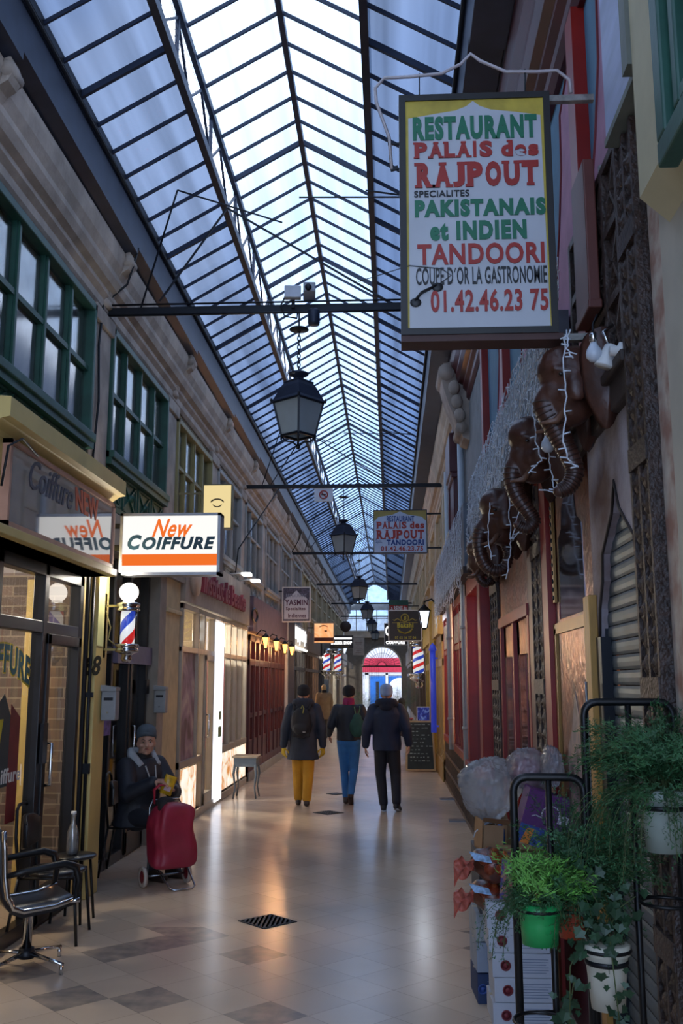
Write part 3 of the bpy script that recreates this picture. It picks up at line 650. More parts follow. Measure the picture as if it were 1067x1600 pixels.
fsc = thing('shop_sign', 'grey beige fascia with raised rose red lettering above the silver shop', 'sign', (-2.56, 14.5, 2.75))
b = MB(); b.box(-2.66, 11.82, 2.74, -2.54, 17.3, 3.42); b.build('board', mat('fascia_beige', '#9b9086', .6), fsc)
b = MB(); b.lathe([(0, 0), (.26, 0), (.26, .05), (0, .05)], (-2.54, 12.3, 3.1), 20, M=Matrix.Rotation(math.pi/2, 3, 'Y')); b.build('round_emblem', mat('fascia_pale', '#b9aea4', .5), fsc)
b = MB()
for k, s_ in enumerate(('Institut', 'de', 'Beaute')): write(b, s_, (-2.54, (12.75, 14.45, 15.0)[k], 2.93), r_, u_, (1.55, .4, 1.5)[k], .32, 0, .02, .1, .05)
b.build('lettering', mat('rose_letters', '#8e2f40', .5), fsc)
nh = MB(); write(nh, 'Rock', (XL-.02, 12.95, 2.46), r_, u_, .55, .17, 0, .02, .2); write(nh, 'Hope', (XL-.02, 13.05, 2.26), r_, u_, .6, .17, 0, .02, .2)
tag(nh.build('neon_lettering', glow('neon_white', '#eef4ff', 2.5)), 'white neon script in the transom of the silver shop door', 'neon sign')
cl = thing('ceiling_light', 'bright ceiling light inside the silver beauty shop', 'lamp', (-4, 13.5, 2.9)); b = MB(); b.box(-4.2, 12.4, 2.88, -3.8, 16.4, 2.95); b.build('housing', M_WHITE, cl); b = MB(); b.box(-4.15, 12.45, 2.86, -3.85, 16.35, 2.88); b.build('diffuser', glow('warm_tube', '#ffe8c8', 6), cl)
lamp((-3.6, 14.4, 2.5), 85, (1, .9, .75))
for y in (12.5, 15.2, 16.2):
    sp_ = thing('spotlight', 'small clip spotlight over the silver shop fascia, %s' % {12.5: 'nearest to the viewer', 15.2: 'middle of three', 16.2: 'farthest of three'}[y], 'spotlight', (-2.45, y, 3.45), group='spotlights over the silver shop')
    b = MB(); b.tube([(-2.6, y, 3.44), (-2.3, y, 3.47)], .012, 6); b.build('arm', M_WHITE, sp_); b = MB(); b.box(-2.36, y-.12, 3.42, -2.22, y+.12, 3.46); b.build('head', glow('spot_white', '#ffffff', 1.6), sp_)
# ---- small console table in front
ct = thing('console_table', 'small blue grey console table with curved legs in front of the silver shop', 'table', (-2.22, 15.2, 0)); _k0 = len(bpy.data.objects)
b = MB(); b.box(-2.44, 14.98, .60, -2.04, 15.4, .63); b.build('top', mat('beige_top', '#a08c72', .5), ct, bev=.006)
b = MB(); b.box(-2.41, 15.01, .47, -2.07, 15.37, .60); b.build('apron', mat('slate_paint', '#5e676c', .5), ct)
for sx_ in (-1, 1):
    for sy_ in (-1, 1):
        b = MB(); x, y = -2.24+sx_*.155, 15.19+sy_*.165
        b.tube([(x, y, .5), (x+sx_*.018, y+sy_*.018, .36), (x-sx_*.006, y-sy_*.006, .16), (x+sx_*.02, y+sy_*.02, 0)], [.022, .019, .012, .013], 8); b.build('leg', mat('slate_paint', '#5e676c'), ct)
# ---- dark red restaurant
rr = shopfront(-1, 17.5, 23.3, 'dark red timber restaurant front with many narrow doors', M_DRED, [18.2, 18.8, 19.5, 20.2, 20.6, 21.3, 22.0, 22.6], .3, 2.6, 2.1, fw=.12, dep=.07, plinth=.16, mplinth=mat('step_stone', '#8e8a86', .7))
b = MB()
for i, y in enumerate((17.85, 18.5, 19.15, 19.85, 20.95, 21.65, 22.3, 22.95)): b.box(XL-.03, y-.26, .3, XL+.05, y-.22, 2.1); b.box(XL-.03, y+.22, .3, XL+.05, y+.26, 2.1); b.box(XL-.03, y-.24, 1.1, XL+.05, y+.24, 1.18); b.box(XL-.03, y-.24, .3, XL+.05, y+.24, .7)
b.build('door_leaf', M_DRED, rr)
lamp((-3.6, 19.2, 2.3), 22, (1, .62, .35)); lamp((-3.6, 21.8, 2.3), 22, (1, .62, .35))
rf = thing('shop_sign', 'mauve glass fascia of the dark red restaurant', 'sign', (-2.5, 20, 2.7))
b = MB(); b.box(-2.64, 17.5, 2.66, -2.5, 23.3, 3.3); b.build('board', mat('mauve_board', '#6f5560', .3, var=.25), rf); b = MB(); b.tube([(-2.49, 17.6+.35*math.cos(a*.5), 2.95+.12*math.sin(a*.5)) for a in range(13)], .02, 6, closed=True); b.build('wire_ornament', M_BLK, rf)
def wall_lantern(loc, label, group=None, e=4., s=1.):
    t = thing('wall_lantern', label, 'lantern', loc, group=group); x = .18*s
    b = MB(); b.tube([(0, 0, .1*s), (x*.5, 0, .2*s), (x, 0, .17*s), (x, 0, .12*s)], .012*s, 6); b.build('arm', M_BLK, t, local=True)
    b = MB(); b.lathe([(.03*s, -.16*s), (.04*s, -.14*s)], (x, 0, 0), 4, a0=.785); b.lathe([(.11*s, .06*s), (.02*s, .13*s), (0, .15*s)], (x, 0, 0), 4, a0=.785)
    for i in range(4): a = math.pi/4+i*math.pi/2; b.bar((x+.04*s*math.cos(a), .04*s*math.sin(a), -.14*s), (x+.09*s*math.cos(a), .09*s*math.sin(a), .06*s), .012*s, .012*s)
    b.build('cage', M_BLK, t, local=True)
    b = MB(); b.lathe([(.035*s, -.135*s), (.085*s, .055*s)], (x, 0, 0), 4, a0=.785, sm=False); b.build('lantern_glass', glow('lantern_orange', '#ff9a4a', e), t, local=True)
    return t
for i, y in enumerate((17.9, 19.6, 21.2, 22.7)):
    wall_lantern((-2.5, y, 2.5), 'glowing orange wall lantern on the dark red restaurant, %s' % ['nearest the silver shop', 'second from the silver shop', 'third from the silver shop', 'beside the grey post'][i], 'lanterns on the dark red restaurant', 3)
    lamp((-2.15, y, 2.45), 4, (1, .5, .2), .05, 'lantern_light')
gp = thing('trim_9', 'white pilaster and slate post past the dark red restaurant', None, (-2.6, 23.6, 0), kind='structure')
b = MB(); b.box(-2.66, 23.35, 0, -2.5, 23.75, 3.3); b.build('pilaster', M_WHITE, gp); b = MB(); b.box(-2.5, 23.6, 0, -2.36, 23.8, 3.4); b.build('post', mat('slate_post', '#3c4252', .5), gp)
# ---- further shops on the left
FAR = [(24.0, 28.8, '#2c2a2c', 'black framed shop with a lit white tube under its fascia', '#d8cfc4', 1), (29.0, 34.4, '#4a3c33', 'brown framed shop under the glowing eyebrow sign', '#6a5b50', 0), (34.6, 40.0, '#2d3038', 'charcoal barber front with twin striped poles', '#2c2c30', 1), (40.2, 45.6, '#b4b2ae', 'white framed shop with a grey awning', '#8a8a88', 0), (45.8, 50.9, '#6b6660', 'grey framed shop near the far gate', '#9b958c', 0), (51.1, 55.8, '#9a948c', 'pale shopfront right beside the far gate', '#b3aca0', 0)]
for i, (a, b_, c, lb, fc, lit) in enumerate(FAR):
    t = shopfront(-1, a, b_, lb, mat('far_frame_%d' % i, c, .5), [a+(b_-a)*j/6 for j in range(1, 6)], .35, 2.65, 2.1, fw=.09, plinth=.3)
    b = MB(); b.box(-2.66, a, 2.65, -2.5+(.05 if i == 2 else 0), b_, 3.25); b.build('fascia', mat('far_fascia_%d' % i, fc, .6), t)
    lamp((-3.7, (a+b_)/2, 2.4), 55, [(1, .9, .8), (1, .7, .5), (.8, .88, 1), (1, .9, .75), (1, .85, .7), (1, .9, .8)][i])
    if lit: b = MB(); b.tube([(-2.44, a+.2, 2.62), (-2.44, b_-.8, 2.62)], .03, 8); b.build('light_tube', glow('tube_white', '#fff3e0', 3), t)
b = MB(); sweep([(-2.49, 2.95), (-1.75, 2.55), (-1.75, 2.3), (-1.78, 2.3), (-1.78, 2.52), (-2.49, 2.9)], 40.6, 45, b); o = b.build('awning', mat('grey_canvas', '#8d8a88', .9)); recalc(o); tag(o, 'faded grey canvas awning reaching out on the far left', 'awning')
for i, (x, y) in enumerate(((-2.35, 35.5), (-1.98, 36.2))): barber_pole((x, y, 2.45), ['dim striped barber pole against the charcoal barber front', 'bright striped barber pole hanging under the barber shop sign'][i], False, 2.1)
wl2 = MB()
for i in range(7): wl2.tube([(-2.44, 24.4+i*.5, 2.8+.1*math.sin(i*1.7)), (-2.44, 24.5+i*.5, 3.15), (-2.44, 24.7+i*.5, 2.85), (-2.44, 24.85+i*.5, 3.1+.06*math.sin(i))], .02, 6)
wl2.build('white_strokes', glow('sign_strokes', '#f4f4f4', .8), [o for o in bpy.data.objects if o.get('label') == FAR[0][3]][0])
sc_ = thing('wood_disc', 'round brown wooden disc sign hung from the rod near the far end', 'sign', (-1.95, 41.8, 4.0)); b = MB(); b.lathe([(0, 0), (.22, 0), (.24, .04), (.22, .08), (0, .08)], (-1.95, 41.84, 4.1), 20, M=Matrix.Rotation(math.pi/2, 3, 'X')); b.build('disc', M_WOOD, sc_); b = MB(); b.bar((-1.95, 41.8, 4.3), (-1.95, 41.8, 5.08), .02, .02); b.build('hanger', M_BLK, sc_)
# ---------------------------------------------------------------- tie rods, lanterns, wires
RODY = [8.3, 16.65, 25.05, 33.45, 41.8, 50.2]
RODZ = [5.11, 5.16, 5.08, 5.1, 5.1, 5.1]
for i, (y, z) in enumerate(zip(RODY, RODZ)):
    b = MB(); x1 = .3 if i == 0 else .97
    b.box(XL, y-.03, z-.032, XR, y+.03, z+.032)
    if i == 0: b.tube([(XL, y-.05, z+.05), (XR, y-.05, z+.05)], .009, 6); b.tube([(XL, y-.05, z-.05), (XR, y-.05, z-.05)], .009, 6)
    tag(b.build('tie_rod', M_BLK), 'iron tie beam spanning the arcade, %s' % ['nearest, carrying the cameras', 'second, with the no smoking plate', 'third, above the second lantern row', 'fourth from the front', 'fifth from the front', 'last before the far gate'][i], 'tie beam', 'tie beams across the arcade')
    if i < 3:
        w = MB(); az = GZ+.4
        w.bar((-2.1, y-.02, 5.2), (RX-.6, y-.02, z+1.0), .016, .016); w.bar((RX-.6, y-.02, z+1.0), (.0, y-.02, z+.05), .016, .016)
        w.bar((-1.9, y-.3, 6.15), (RX-.05, y-.3, z+.7), .012, .012); w.bar((-1.9, y-.3, 6.15), (-2.25, y-.1, z), .012, .012); w.bar((RX+.7, y-.3, 6.1), (.4, y-.3, 6.0), .012, .012); w.bar((RX+.1, y-.3, 6.05), (.42, y-.3, 6.02), .012, .012)
        tag(w.build('bracing_rod', M_BLK), 'thin bent iron bracing above the %s tie beam' % ['nearest', 'second', 'third'][i], 'bracing', 'bracing rods under the roof')
def lantern():
    t = thing('hanging_lantern', '', 'lantern', (0, 0, 0)); s2 = math.sqrt(2)
    wt, wb, zt, zb = .225, .15, 0, -.31     # corner radii
    a0 = math.radians(-84)
    b = MB(); cs = [(math.cos(a0+i*math.pi/2), math.sin(a0+i*math.pi/2)) for i in range(4)]
    for c, d in cs: b.bar((wb*c, wb*d, zb), (wt*c, wt*d, zt), .018, .018)
    for i in range(4):
        (c, d), (e, f) = cs[i], cs[(i+1) % 4]
        b.bar((wb*c, wb*d, zb), (wb*e, wb*f, zb), .022, .02); b.bar((wt*c, wt*d, zt), (wt*e, wt*f, zt), .024, .024)
        b.ell((wt*c*1.08, wt*d*1.08, zt+.015), .012, .012, .022, 8); b.ell((wb*c, wb*d, zb-.025), .01, .01, .02, 8)
    b.build('cage', M_BLK, t, local=True)
    b = MB(); b.lathe([(wt*1.12, .0), (wt*1.0, .03), (wt*.72, .14), (wt*.6, .175), (wt*.62, .19), (wt*.4, .21)], (0,0,0), 4, a0=a0, sm=False); b.build('roof_cap', M_GUT, t, local=True)
    b = MB(); b.lathe([(.05, .2), (.045, .24), (.085, .255), (.095, .27), (.06, .285), (.02, .30), (0, .31)], (0,0,0), 16); b.build('neck', M_GUT, t, local=True)
    for i in range(4):
        (c, d), (e, f) = cs[i], cs[(i+1) % 4]
        b = MB(); k = .985; b.add([(wb*c*k, wb*d*k, zb), (wb*e*k, wb*f*k, zb), (wt*e*k, wt*f*k, zt), (wt*c*k, wt*d*k, zt)], [(0,1,2,3)]); b.build('pane', mat('frosted_pane', '#a9b4b8', .6, var=.05, trans=.35), t, local=True)
    b = MB()
    for c, d in cs: b.tube([(wb*c, wb*d, zb), (wb*c*.75, wb*d*.75, zb-.05), (wb*c*.35, wb*d*.35, zb-.055), (.01*c, .01*d, zb-.09)], .008, 6)
    b.ell((0, 0, zb-.1), .02, .02, .025, 8); b.build('finial', M_BLK, t, local=True)
    b = MB()
    for k in range(10):
        z = .31+.042*k; v = k % 2
        b.tube([((.014*math.cos(a*.785) if v else 0), (0 if v else .014*math.cos(a*.785)), z+.03*math.sin(a*.785)) for a in range(8)], .005, 5, closed=True)
    b.build('chain', M_BLK, t, local=True)
    b = MB(); b.lathe([(0, .70), (.085, .695), (.09, .685), (.02, .68), (0, .68)], (0,0,0), 16); b.bar((0, 0, .69), (0, 0, .855), .014, .014); b.build('ceiling_rose', M_BLK, t, local=True)
    return t
L0 = lantern(); LL = ['big iron lantern hanging nearest the viewer', 'second iron lantern, beside the blue white restaurant sign', 'third iron lantern down the arcade', 'fourth iron lantern down the arcade', 'fifth iron lantern down the arcade', 'farthest iron lantern in front of the fan grille']
L0['group'] = 'lanterns along the arcade'
for i, y in enumerate(RODY):
    o = L0 if i == 0 else copy_tree(L0)
    o.location = (-.81, y, RODZ[i]-.888); o['label'] = LL[i]
# security cameras on the first beam
cc = thing('security_camera', 'white box security camera on the nearest tie beam', 'camera', (-.86, 8.24, 5.15))
b = MB(); b.obox((-.86, 8.2, 5.225), (.15, .1, .11), (.1, 0, .1)); b.build('housing', mat('camera_white', '#c4c8d0', .5), cc, bev=.008); b = MB(); b.bar((-.86, 8.25, 5.1), (-.86, 8.25, 5.2), .03, .03); b.tube([(-.93, 8.22, 5.2), (-.97, 8.2, 5.1), (-.93, 8.2, 5.0), (-.82, 8.2, 4.98), (-.82, 8.25, 5.05)], .008, 6); b.build('mount', M_BLK, cc)
c2 = thing('security_camera', 'grey lens camera and dark speaker on the nearest tie beam', 'camera', (-.71, 8.24, 5.15))
b = MB(); b.obox((-.71, 8.2, 5.235), (.11, .16, .1), (-.2, 0, .1)); b.build('housing', mat('camera_grey', '#8a8d94', .5), c2, bev=.01)
b = MB(); b.lathe([(.03, 0), (.03, .02), (0, .02)], (-.71, 8.1, 5.23), 12, M=Matrix.Rotation(math.pi/2, 3, 'X')); b.build('lens', M_BLK, c2)
b = MB(); b.lathe([(.05, 0), (.055, .02), (.055, .13), (.04, .15)], (-.67, 8.24, 4.93), 14); b.build('speaker', M_GUT, c2)
# ---------------------------------------------------------------- hanging signs
def plate(name, label, x0, x1, z0, z1, y, th, mface, mframe, fr=.025):
    t = thing(name, label, 'sign', ((x0+x1)/2, y+th/2, z0))
    b = MB(); b.box(x0+fr*.6, y, z0+fr*.6, x1-fr*.6, y+th, z1-fr*.6); b.build('panel', mface, t)
    b = MB(); b.box(x0, y-.008, z0, x1, y+th+.008, z0+fr); b.box(x0, y-.008, z1-fr, x1, y+th+.008, z1); b.box(x0, y-.008, z0+fr, x0+fr, y+th+.008, z1-fr); b.box(x1-fr, y-.008, z0+fr, x1, y+th+.008, z1-fr); b.build('frame', mframe, t)
    return t
RU = ((1, 0, 0), (0, 0, 1))
def rows(t, lines, x0, x1, z0, z1, y, mats_):
    """lines: (text, left, bottom, width, height as shares of the plate, material, bold, shear)"""
    b = MB(); W_, H_ = x1-x0, z1-z0
    for s_, l_, bt, w_, h_, mi, bo, sh in lines: write(b, s_, (x0+l_*W_, y-.001, z0+bt*H_), *RU, w_*W_, h_*H_, mi, bo, sh, .004)
    return b.build('lettering', mats_, t)
M_INK = mat('black_ink', '#1b1b1d', .5, var=0); M_INKR = mat('red_ink', '#9c2a22', .5, var=.08); M_INKB = mat('blue_ink', '#1e3f86', .5, var=0); M_INKG = mat('green_ink', '#1d6a4c', .5, var=.08); M_INKW = mat('white_ink', '#e2e2e0', .5, var=0)
es = plate('hanging_sign', 'lit cream sign with an eye drawing behind the New Coiffure sign', -2.256, -1.894, 3.556, 4.105, 11.3, .1, glow('cream_lit', '#f3dca0', .48), mat('dull_brass', '#857a55', .5), .015)
b = MB(); b.tube([(-2.075+.085*math.cos(a), 11.295, 3.86+.06*math.sin(a)) for a in [math.pi*(.1+.8*i/10) for i in range(11)]], [.003]+[.009]*9+[.003], 6); b.tube([(-2.075+.06*math.cos(a), 11.295, 3.88-.055*math.sin(a)) for a in [math.pi*(.15+.7*i/10) for i in range(11)]], [.002]+[.007]*9+[.002], 6)
b.build('eye_drawing', M_INK, es); b = MB(); b.bar((-2.6, 11.35, 4.0), (-2.25, 11.35, 4.0), .02, .02); b.build('bracket', mat('dull_brass', '#857a55'), es)
ys = plate('hanging_sign', 'blue white Yasmin restaurant sign hung from the left wall', -2.486, -1.83, 3.09, 3.9, 22, .08, mat('starry_slate', '#4a4c60', .5, var=.5, scale=40), M_WHITE)
b = MB(); dome = [(0, 0), (.56, 0), (.56, .42), (.5, .5), (.4, .53), (.32, .62), (.28, .66), (.24, .62), (.16, .53), (.06, .5), (0, .42)]
b.prism(dome, (-2.438, 22, 3.16), *RU, .004); b.build('dome_panel', mat('sign_pale_blue', '#b9c3d2', .5, var=.04), ys)
rows(ys, [('RESTAURANT', .14, .70, .72, .1, 0, .01, 0), ('YASMIN', .1, .47, .8, .17, 1, .03, 0), ('Specialites', .14, .31, .68, .12, 1, .02, 0), ('Indiennes', .22, .13, .62, .11, 1, .02, 0)], -2.486, -1.83, 3.09, 3.9, 21.995, [mat('faded_blue', '#8794ab', .5), mat('plum_ink', '#4a2545', .5)])
b = MB(); b.bar((-2.6, 22.04, 3.8), (-2.48, 22.04, 3.8), .03, .03); b.bar((-2.6, 22.04, 3.2), (-2.48, 22.04, 3.2), .03, .03); b.build('bracket', M_BLK, ys)
bs = plate('hanging_sign', 'glowing orange sign with a close-up of an eyebrow', -2.396, -1.755, 2.92, 3.56, 30, .12, photo_mat('skin_lit', '#ffc890', '#ffab68', '#ffd9ac', 1.6, .42), mat('pale_frame', '#b09a86', .5))
b = MB(); b.tube([(-2.22+.28*i/10, 29.99, 3.42+.05*math.sin(math.pi*i/10)) for i in range(11)], [.006]+[.016]*8+[.008, .003], 6); b.ell((-2.02, 29.995, 3.3), .05, .008, .025, 10); b.box(-2.37, 29.993, 2.98, -1.78, 29.997, 3.1, 1)
b.build('brow_picture', [mat('brow_brown', '#9a5a34', .6), mat('rust_band', '#7a2c12', .5)], bs); b = MB(); b.bar((-2.6, 30.05, 3.4), (-2.39, 30.05, 3.4), .03, .03); b.build('bracket', M_BLK, bs)
bb = plate('hanging_sign', 'black barber shop sign with white capitals', -2.274, -1.391, 2.968, 3.443, 36, .08, mat('sign_black', '#1c1b1e', .4), mat('dark_frame', '#2c2a2c', .4))
rows(bb, [('BARBER SHOP', .06, .3, .88, .26, 0, .05, 0), ('coiffeur hommes', .2, .1, .6, .1, 1, .01, 0)], -2.274, -1.391, 2.968, 3.443, 35.995, [glow('lit_letters', '#ffffff', .9), mat('gold_ink', '#9c8340', .4)])
b = MB(); b.box(-2.2, 35.985, 3.3, -1.45, 35.995, 3.37); b.build('white_band', glow('lit_letters', '#ffffff', .9), bb); b = MB(); b.bar((-2.6, 36.04, 3.3), (-2.27, 36.04, 3.3), .03, .03); b.build('bracket', M_BLK, bb)
wsn = plate('hanging_sign', 'pale beige sign with faint lines hung near the gate', -1.93, -1.33, 3.05, 3.95, 49, .06, mat('sign_beige', '#b9ada0', .6), mat('sign_beige2', '#9a9086', .6))
b = MB(); 
for z, w in ((3.7, .4), (3.62, .3), (3.4, .36), (3.3, .26), (3.18, .3)): b.box(-1.63-w/2, 48.99, z, -1.63+w/2, 48.998, z+.02)
b.build('faint_lines', mat('faint_pink', '#8a6a62', .6), wsn); b = MB(); b.bar((-2.6, 49.03, 3.9), (-1.93, 49.03, 3.9), .03, .03); b.build('bracket', M_BLK, wsn)
nsm = plate('prohibition_sign', 'small white no smoking plate on the second tie beam', -1.326, -.997, 4.88, 5.11, 16.6, .015, mat('plate_white', '#c8ccd6', .4, var=.03), M_WHITE, .008)
b = MB(); b.tube([(-1.16+.07*math.cos(a*.3927), 16.595, 5.0+.07*math.sin(a*.3927)) for a in range(16)], .011, 6, closed=True); b.bar((-1.21, 16.595, 5.05), (-1.11, 16.595, 4.95), .018, .01, (0, 1, 0)); b.build('red_ring', M_INKR, nsm)
b = MB(); b.box(-1.2, 16.59, 4.99, -1.12, 16.596, 5.01); b.build('cigarette_mark', M_INK, nsm)
bk = plate('hanging_sign', 'black Bakshi sign with gold emblem on the right', -.069, .84, 2.813, 3.655, 26, .08, mat('sign_charcoal', '#34302f', .45), M_WHITE, .03)
rows(bk, [('Bakshi', .27, .43, .48, .17, 0, .04, 0), ('07 63 16 37 04', .2, .07, .62, .09, 0, .01, 0), ('B', .465, .68, .075, .13, 0, .02, .2)], -.069, .84, 2.813, 3.655, 25.995, [mat('lime_gold', '#bdb52a', .4)])
b = MB(); cx, cz = .385, 3.44
b.tube([(cx+.1*math.cos(a*.3927), 25.99, cz+.1*math.sin(a*.3927)) for a in range(16)], .018, 6, closed=True)
for s_ in (-1, 1):
    b.tube([(cx+s_*.1, 25.99, cz-.08), (cx+s_*.2, 25.99, cz-.02), (cx+s_*.28, 25.99, cz-.07), (cx+s_*.33, 25.99, cz-.05)], [.02, .012, .016, .004], 6); b.bar((cx, 25.99, cz-.13), (cx+s_*.34, 25.99, cz-.13), .012, .012)
    b.tube([(cx+s_*.2, 25.99, 3.15), (cx+s_*.14, 25.99, 3.07), (cx, 25.99, 3.02)], [.02, .03, .02], 6)
b.build('gold_scrolls', mat('gold_paint', '#a8993a', .4), bk); b = MB(); b.bar((.84, 26.04, 3.6), (.98, 26.04, 3.6), .03, .03); b.bar((.84, 26.04, 2.9), (.98, 26.04, 2.9), .03, .03); b.build('bracket', M_WHITE, bk)
cf = plate('hanging_sign', 'black Coiffure sign half hidden behind the Bakshi sign', -.209, .55, 2.897, 3.6, 31, .08, mat('sign_black', '#1c1b1e'), M_WHITE, .02)
rows(cf, [('COIFFURE', .07, .05, .8, .14, 0, .06, 0), ('C', .05, .42, .2, .45, 0, .05, 0)], -.209, .55, 2.897, 3.6, 30.995, [glow('lit_letters', '#ffffff', .9)]); b = MB(); b.bar((.55, 31.04, 3.3), (.97, 31.04, 3.3), .03, .03); b.build('bracket', M_BLK, cf)
re_ = plate('hanging_sign', 'red and green sign peeking above the Bakshi sign', -.063, .612, 4.1, 4.5, 33, .06, mat('sign_red', '#a02a26', .5), mat('sign_dgreen', '#1f4a3c', .5), .02)
rows(re_, [('La REINE du', .06, .12, .86, .38, 0, .03, 0)], -.063, .612, 4.1, 4.5, 32.99, [M_INKW]); b = MB(); b.box(-.05, 32.985, 4.33, .6, 33, 4.48); b.build('green_band', mat('sign_dgreen', '#1f4a3c'), re_); b = MB(); b.bar((.6, 33.03, 4.3), (.97, 33.03, 4.3), .03, .03); b.build('bracket', M_BLK, re_)
# ---- restaurant signs
def sign_text(t, y, items, name='lettering'):
    """items: text, photo box u0 v0 u1 v1 (lower left, upper right on the sign), material index"""
    mats_ = [M_INKG, M_INKR, M_INK, M_INKB]; b = MB()
    for s_, u0, v0, u1, v1, mi, bo, sh in items:
        p = at(u0, v1, y=y); q = at(u1, v0, y=y); w_ = at((u0+u1)/2, v1, y=y); z = (at(u0, v1, y=y).z+at(u1, v1, y=y).z)/2; h = at((u0+u1)/2, v0, y=y).z-at((u0+u1)/2, v1, y=y).z
        slab_letters(b, s_, (p.x, y-.001, z), q.x-p.x, h, mi, bo) if sh == 'slab' else write(b, s_, (p.x, y-.001, z), *RU, q.x-p.x, h, mi, bo, sh, .004)
    return b.build(name, mats_, t)
SERIF = {'A': ((.08, .92), (.5,)), 'P': ((.14,), (.1,)), 'L': ((), (.14,)), 'I': ((.5,), (.5,)), 'R': ((.12, .92), (.1,)), 'J': ((), (.6,)), 'U': ((), (.12, .88)), 'T': ((.5,), (.06, .94)), 'd': ((), (.72,)), 'S': ((), ()), 'O': ((), ()), 'e': ((), ()), 's': ((), ())}
def slab_letters(b, s_, o, w, h, mi, bo):
    """fat ornamental capitals: each letter bold, with flared bars at head and foot"""
    rel = {'I': .5, 'J': .75, 'L': .85, ' ': .45, 'd': .9, 'e': .9, 's': .8}; tot = sum(rel.get(c, 1) for c in s_); x = 0; o = V(*o)
    for ch in s_:
        cw = w*rel.get(ch, 1)/tot; g = cw*.07; lw = cw-2*g
        if ch != ' ':
            hh = h if ch.isupper() or ch == 'd' else h*.72
            if ch == 'I': g = cw*.28; lw = cw-2*g
            write(b, ch, (o.x+x+g, o.y, o.z), *RU, lw, hh, mi, bo*.9, 0, .004)
            bw = min(.42*cw, .30*h); bh = .11*h
            for k, fr in ((0, SERIF[ch][0]), (1, SERIF[ch][1])):
                for f in fr:
                    cx = o.x+x+g+lw*f; z0 = o.z if k == 0 else o.z+hh-bh
                    if ch == 'T' and k == 1: b.box(cx-bw*.2, o.y-.0046, z0-bh*1.2, cx+bw*.2, o.y, z0+bh, mi)
                    else: b.box(cx-bw/2, o.y-.0046, z0, cx+bw/2, o.y, z0+bh, mi)
        x += cw
P2 = plate('hanging_sign', 'pale blue restaurant sign hung from the right wall further back', -.295, .668, 4.004, 4.787, 17, .08, mat('sign_ochre', '#9a8c4a', .5, var=.1), M_GUT, .012)
b = MB(); b.prism([(0, 0), (.93, 0), (.93, .56), (.85, .64), (.6, .68), (.465, .74), (.33, .68), (.08, .64), (0, .56)], (-.279, 17, 4.02), *RU, .004); b.build('dome_panel', mat('sign_ice', '#b4c3dc', .5, var=.04), P2)
sign_text(P2, 16.995, [('RESTAURANT', 604, 806, 647, 815, 3, .03, 0), ('PALAIS des', 588, 815, 663, 826, 1, .05, 'slab'), ('RAJPOUT', 588, 828, 663, 842, 1, .05, 'slab'), ('Spts.', 587, 843, 597, 850, 3, .0, 0), ('TANDOORI', 604, 843, 662, 852, 3, .05, 0), ('01.42.46.23.75', 595, 853, 661, 861, 1, .03, 0)])
b = MB(); b.bar((.66, 17.04, 4.72), (.97, 17.04, 4.72), .03, .03); b.bar((.66, 17.04, 4.1), (.97, 17.04, 4.1), .03, .03); b.build('bracket', M_BLK, P2)
BY = 4.1
c00 = at(627, 520, y=BY); c11 = at(862, 146, y=BY)
bx0, bx1, bz0, bz1 = c00.x, .757, 3.275, 4.452
P1 = plate('hanging_sign', 'large white and yellow Palais des Rajpout restaurant sign in front of the right wall', bx0, bx1, bz0, bz1, BY, .1, mat('sign_yellow', '#b8a23c', .5, var=.18, scale=9), mat('sign_edge', '#23211f', .5), .03)
w_ = bx1-bx0; h_ = bz1-bz0
b = MB(); px0 = at(640, 490, y=BY).x; px1 = at(859.5, 490, y=BY).x; W2 = px1-px0
zt = at(740, 183, y=BY).z; zb = bz0+.03; zp = at(740, 158, y=BY).z; Hh = zt-zb
b.prism([(0, 0), (W2, 0), (W2*.985, Hh), (W2*.8, Hh+.02), (W2*.62, Hh+.035), (W2*.54, Hh+.055), (W2*.49, zp-zb), (W2*.44, Hh+.055), (W2*.36, Hh+.035), (W2*.2, Hh+.02), (0.005, Hh)], (px0, BY-.0005, zb), *RU, .002)
b.build('white_panel', mat('sign_paper', '#b9bcc2', .5, var=.05, scale=4), P1)
sign_text(P1, BY-.003, [('RESTAURANT', 645, 181, 838, 218, 0, .055, 0), ('PALAIS des', 646, 221, 842, 246, 1, .06, 'slab'), ('RAJPOUT', 649, 253, 842, 292, 1, .07, 'slab'), ('SPECIALITES', 647, 298, 733, 308, 2, .015, 0), ('PAKISTANAIS', 648, 311, 852, 338, 0, .06, 0), ('et INDIEN', 672, 345, 822, 375, 0, .06, 0), ('TANDOORI', 652, 380, 850, 413, 1, .03, 0), ('COUPE D\u00b4OR LA GASTRONOMIE', 650, 417, 854, 444, 2, .01, 0), ('01.42.46.23 75', 673, 452, 856, 487, 1, .025, 0)])
b = MB(); p = [at(u, v, y=BY-.006) for u, v in ((648, 470), (658, 458), (670, 452), (682, 446))]; b.tube(p, [.017, .020, .019, .015], 8, flat=.3); 
for k in (0, 3): b.ell(p[k]+V(.004, 0, -.008), .026, .006, .022, 10)
b.tube([at(u, v, y=BY-.006) for u, v in ((684, 445), (705, 430), (690, 420), (640, 415), (560, 440))], .0022, 5); b.build('telephone_mark', M_INK, P1)
b = MB(); b.box(bx0, BY+.0, bz0-.03, bx1+.02, BY+.12, bz0); b.build('bottom_rail', mat('rust_brown', '#4a2f2a', .6), P1)
b = MB(); p = at(955, 147, y=BY+.05); b.bar((bx1, BY+.05, bz1-.01), (.97, BY+.05, bz1-.01), .03, .03); b.bar((bx1-.02, BY+.05, bz0-.01), (.985, BY+.05, bz0-.005), .035, .03)
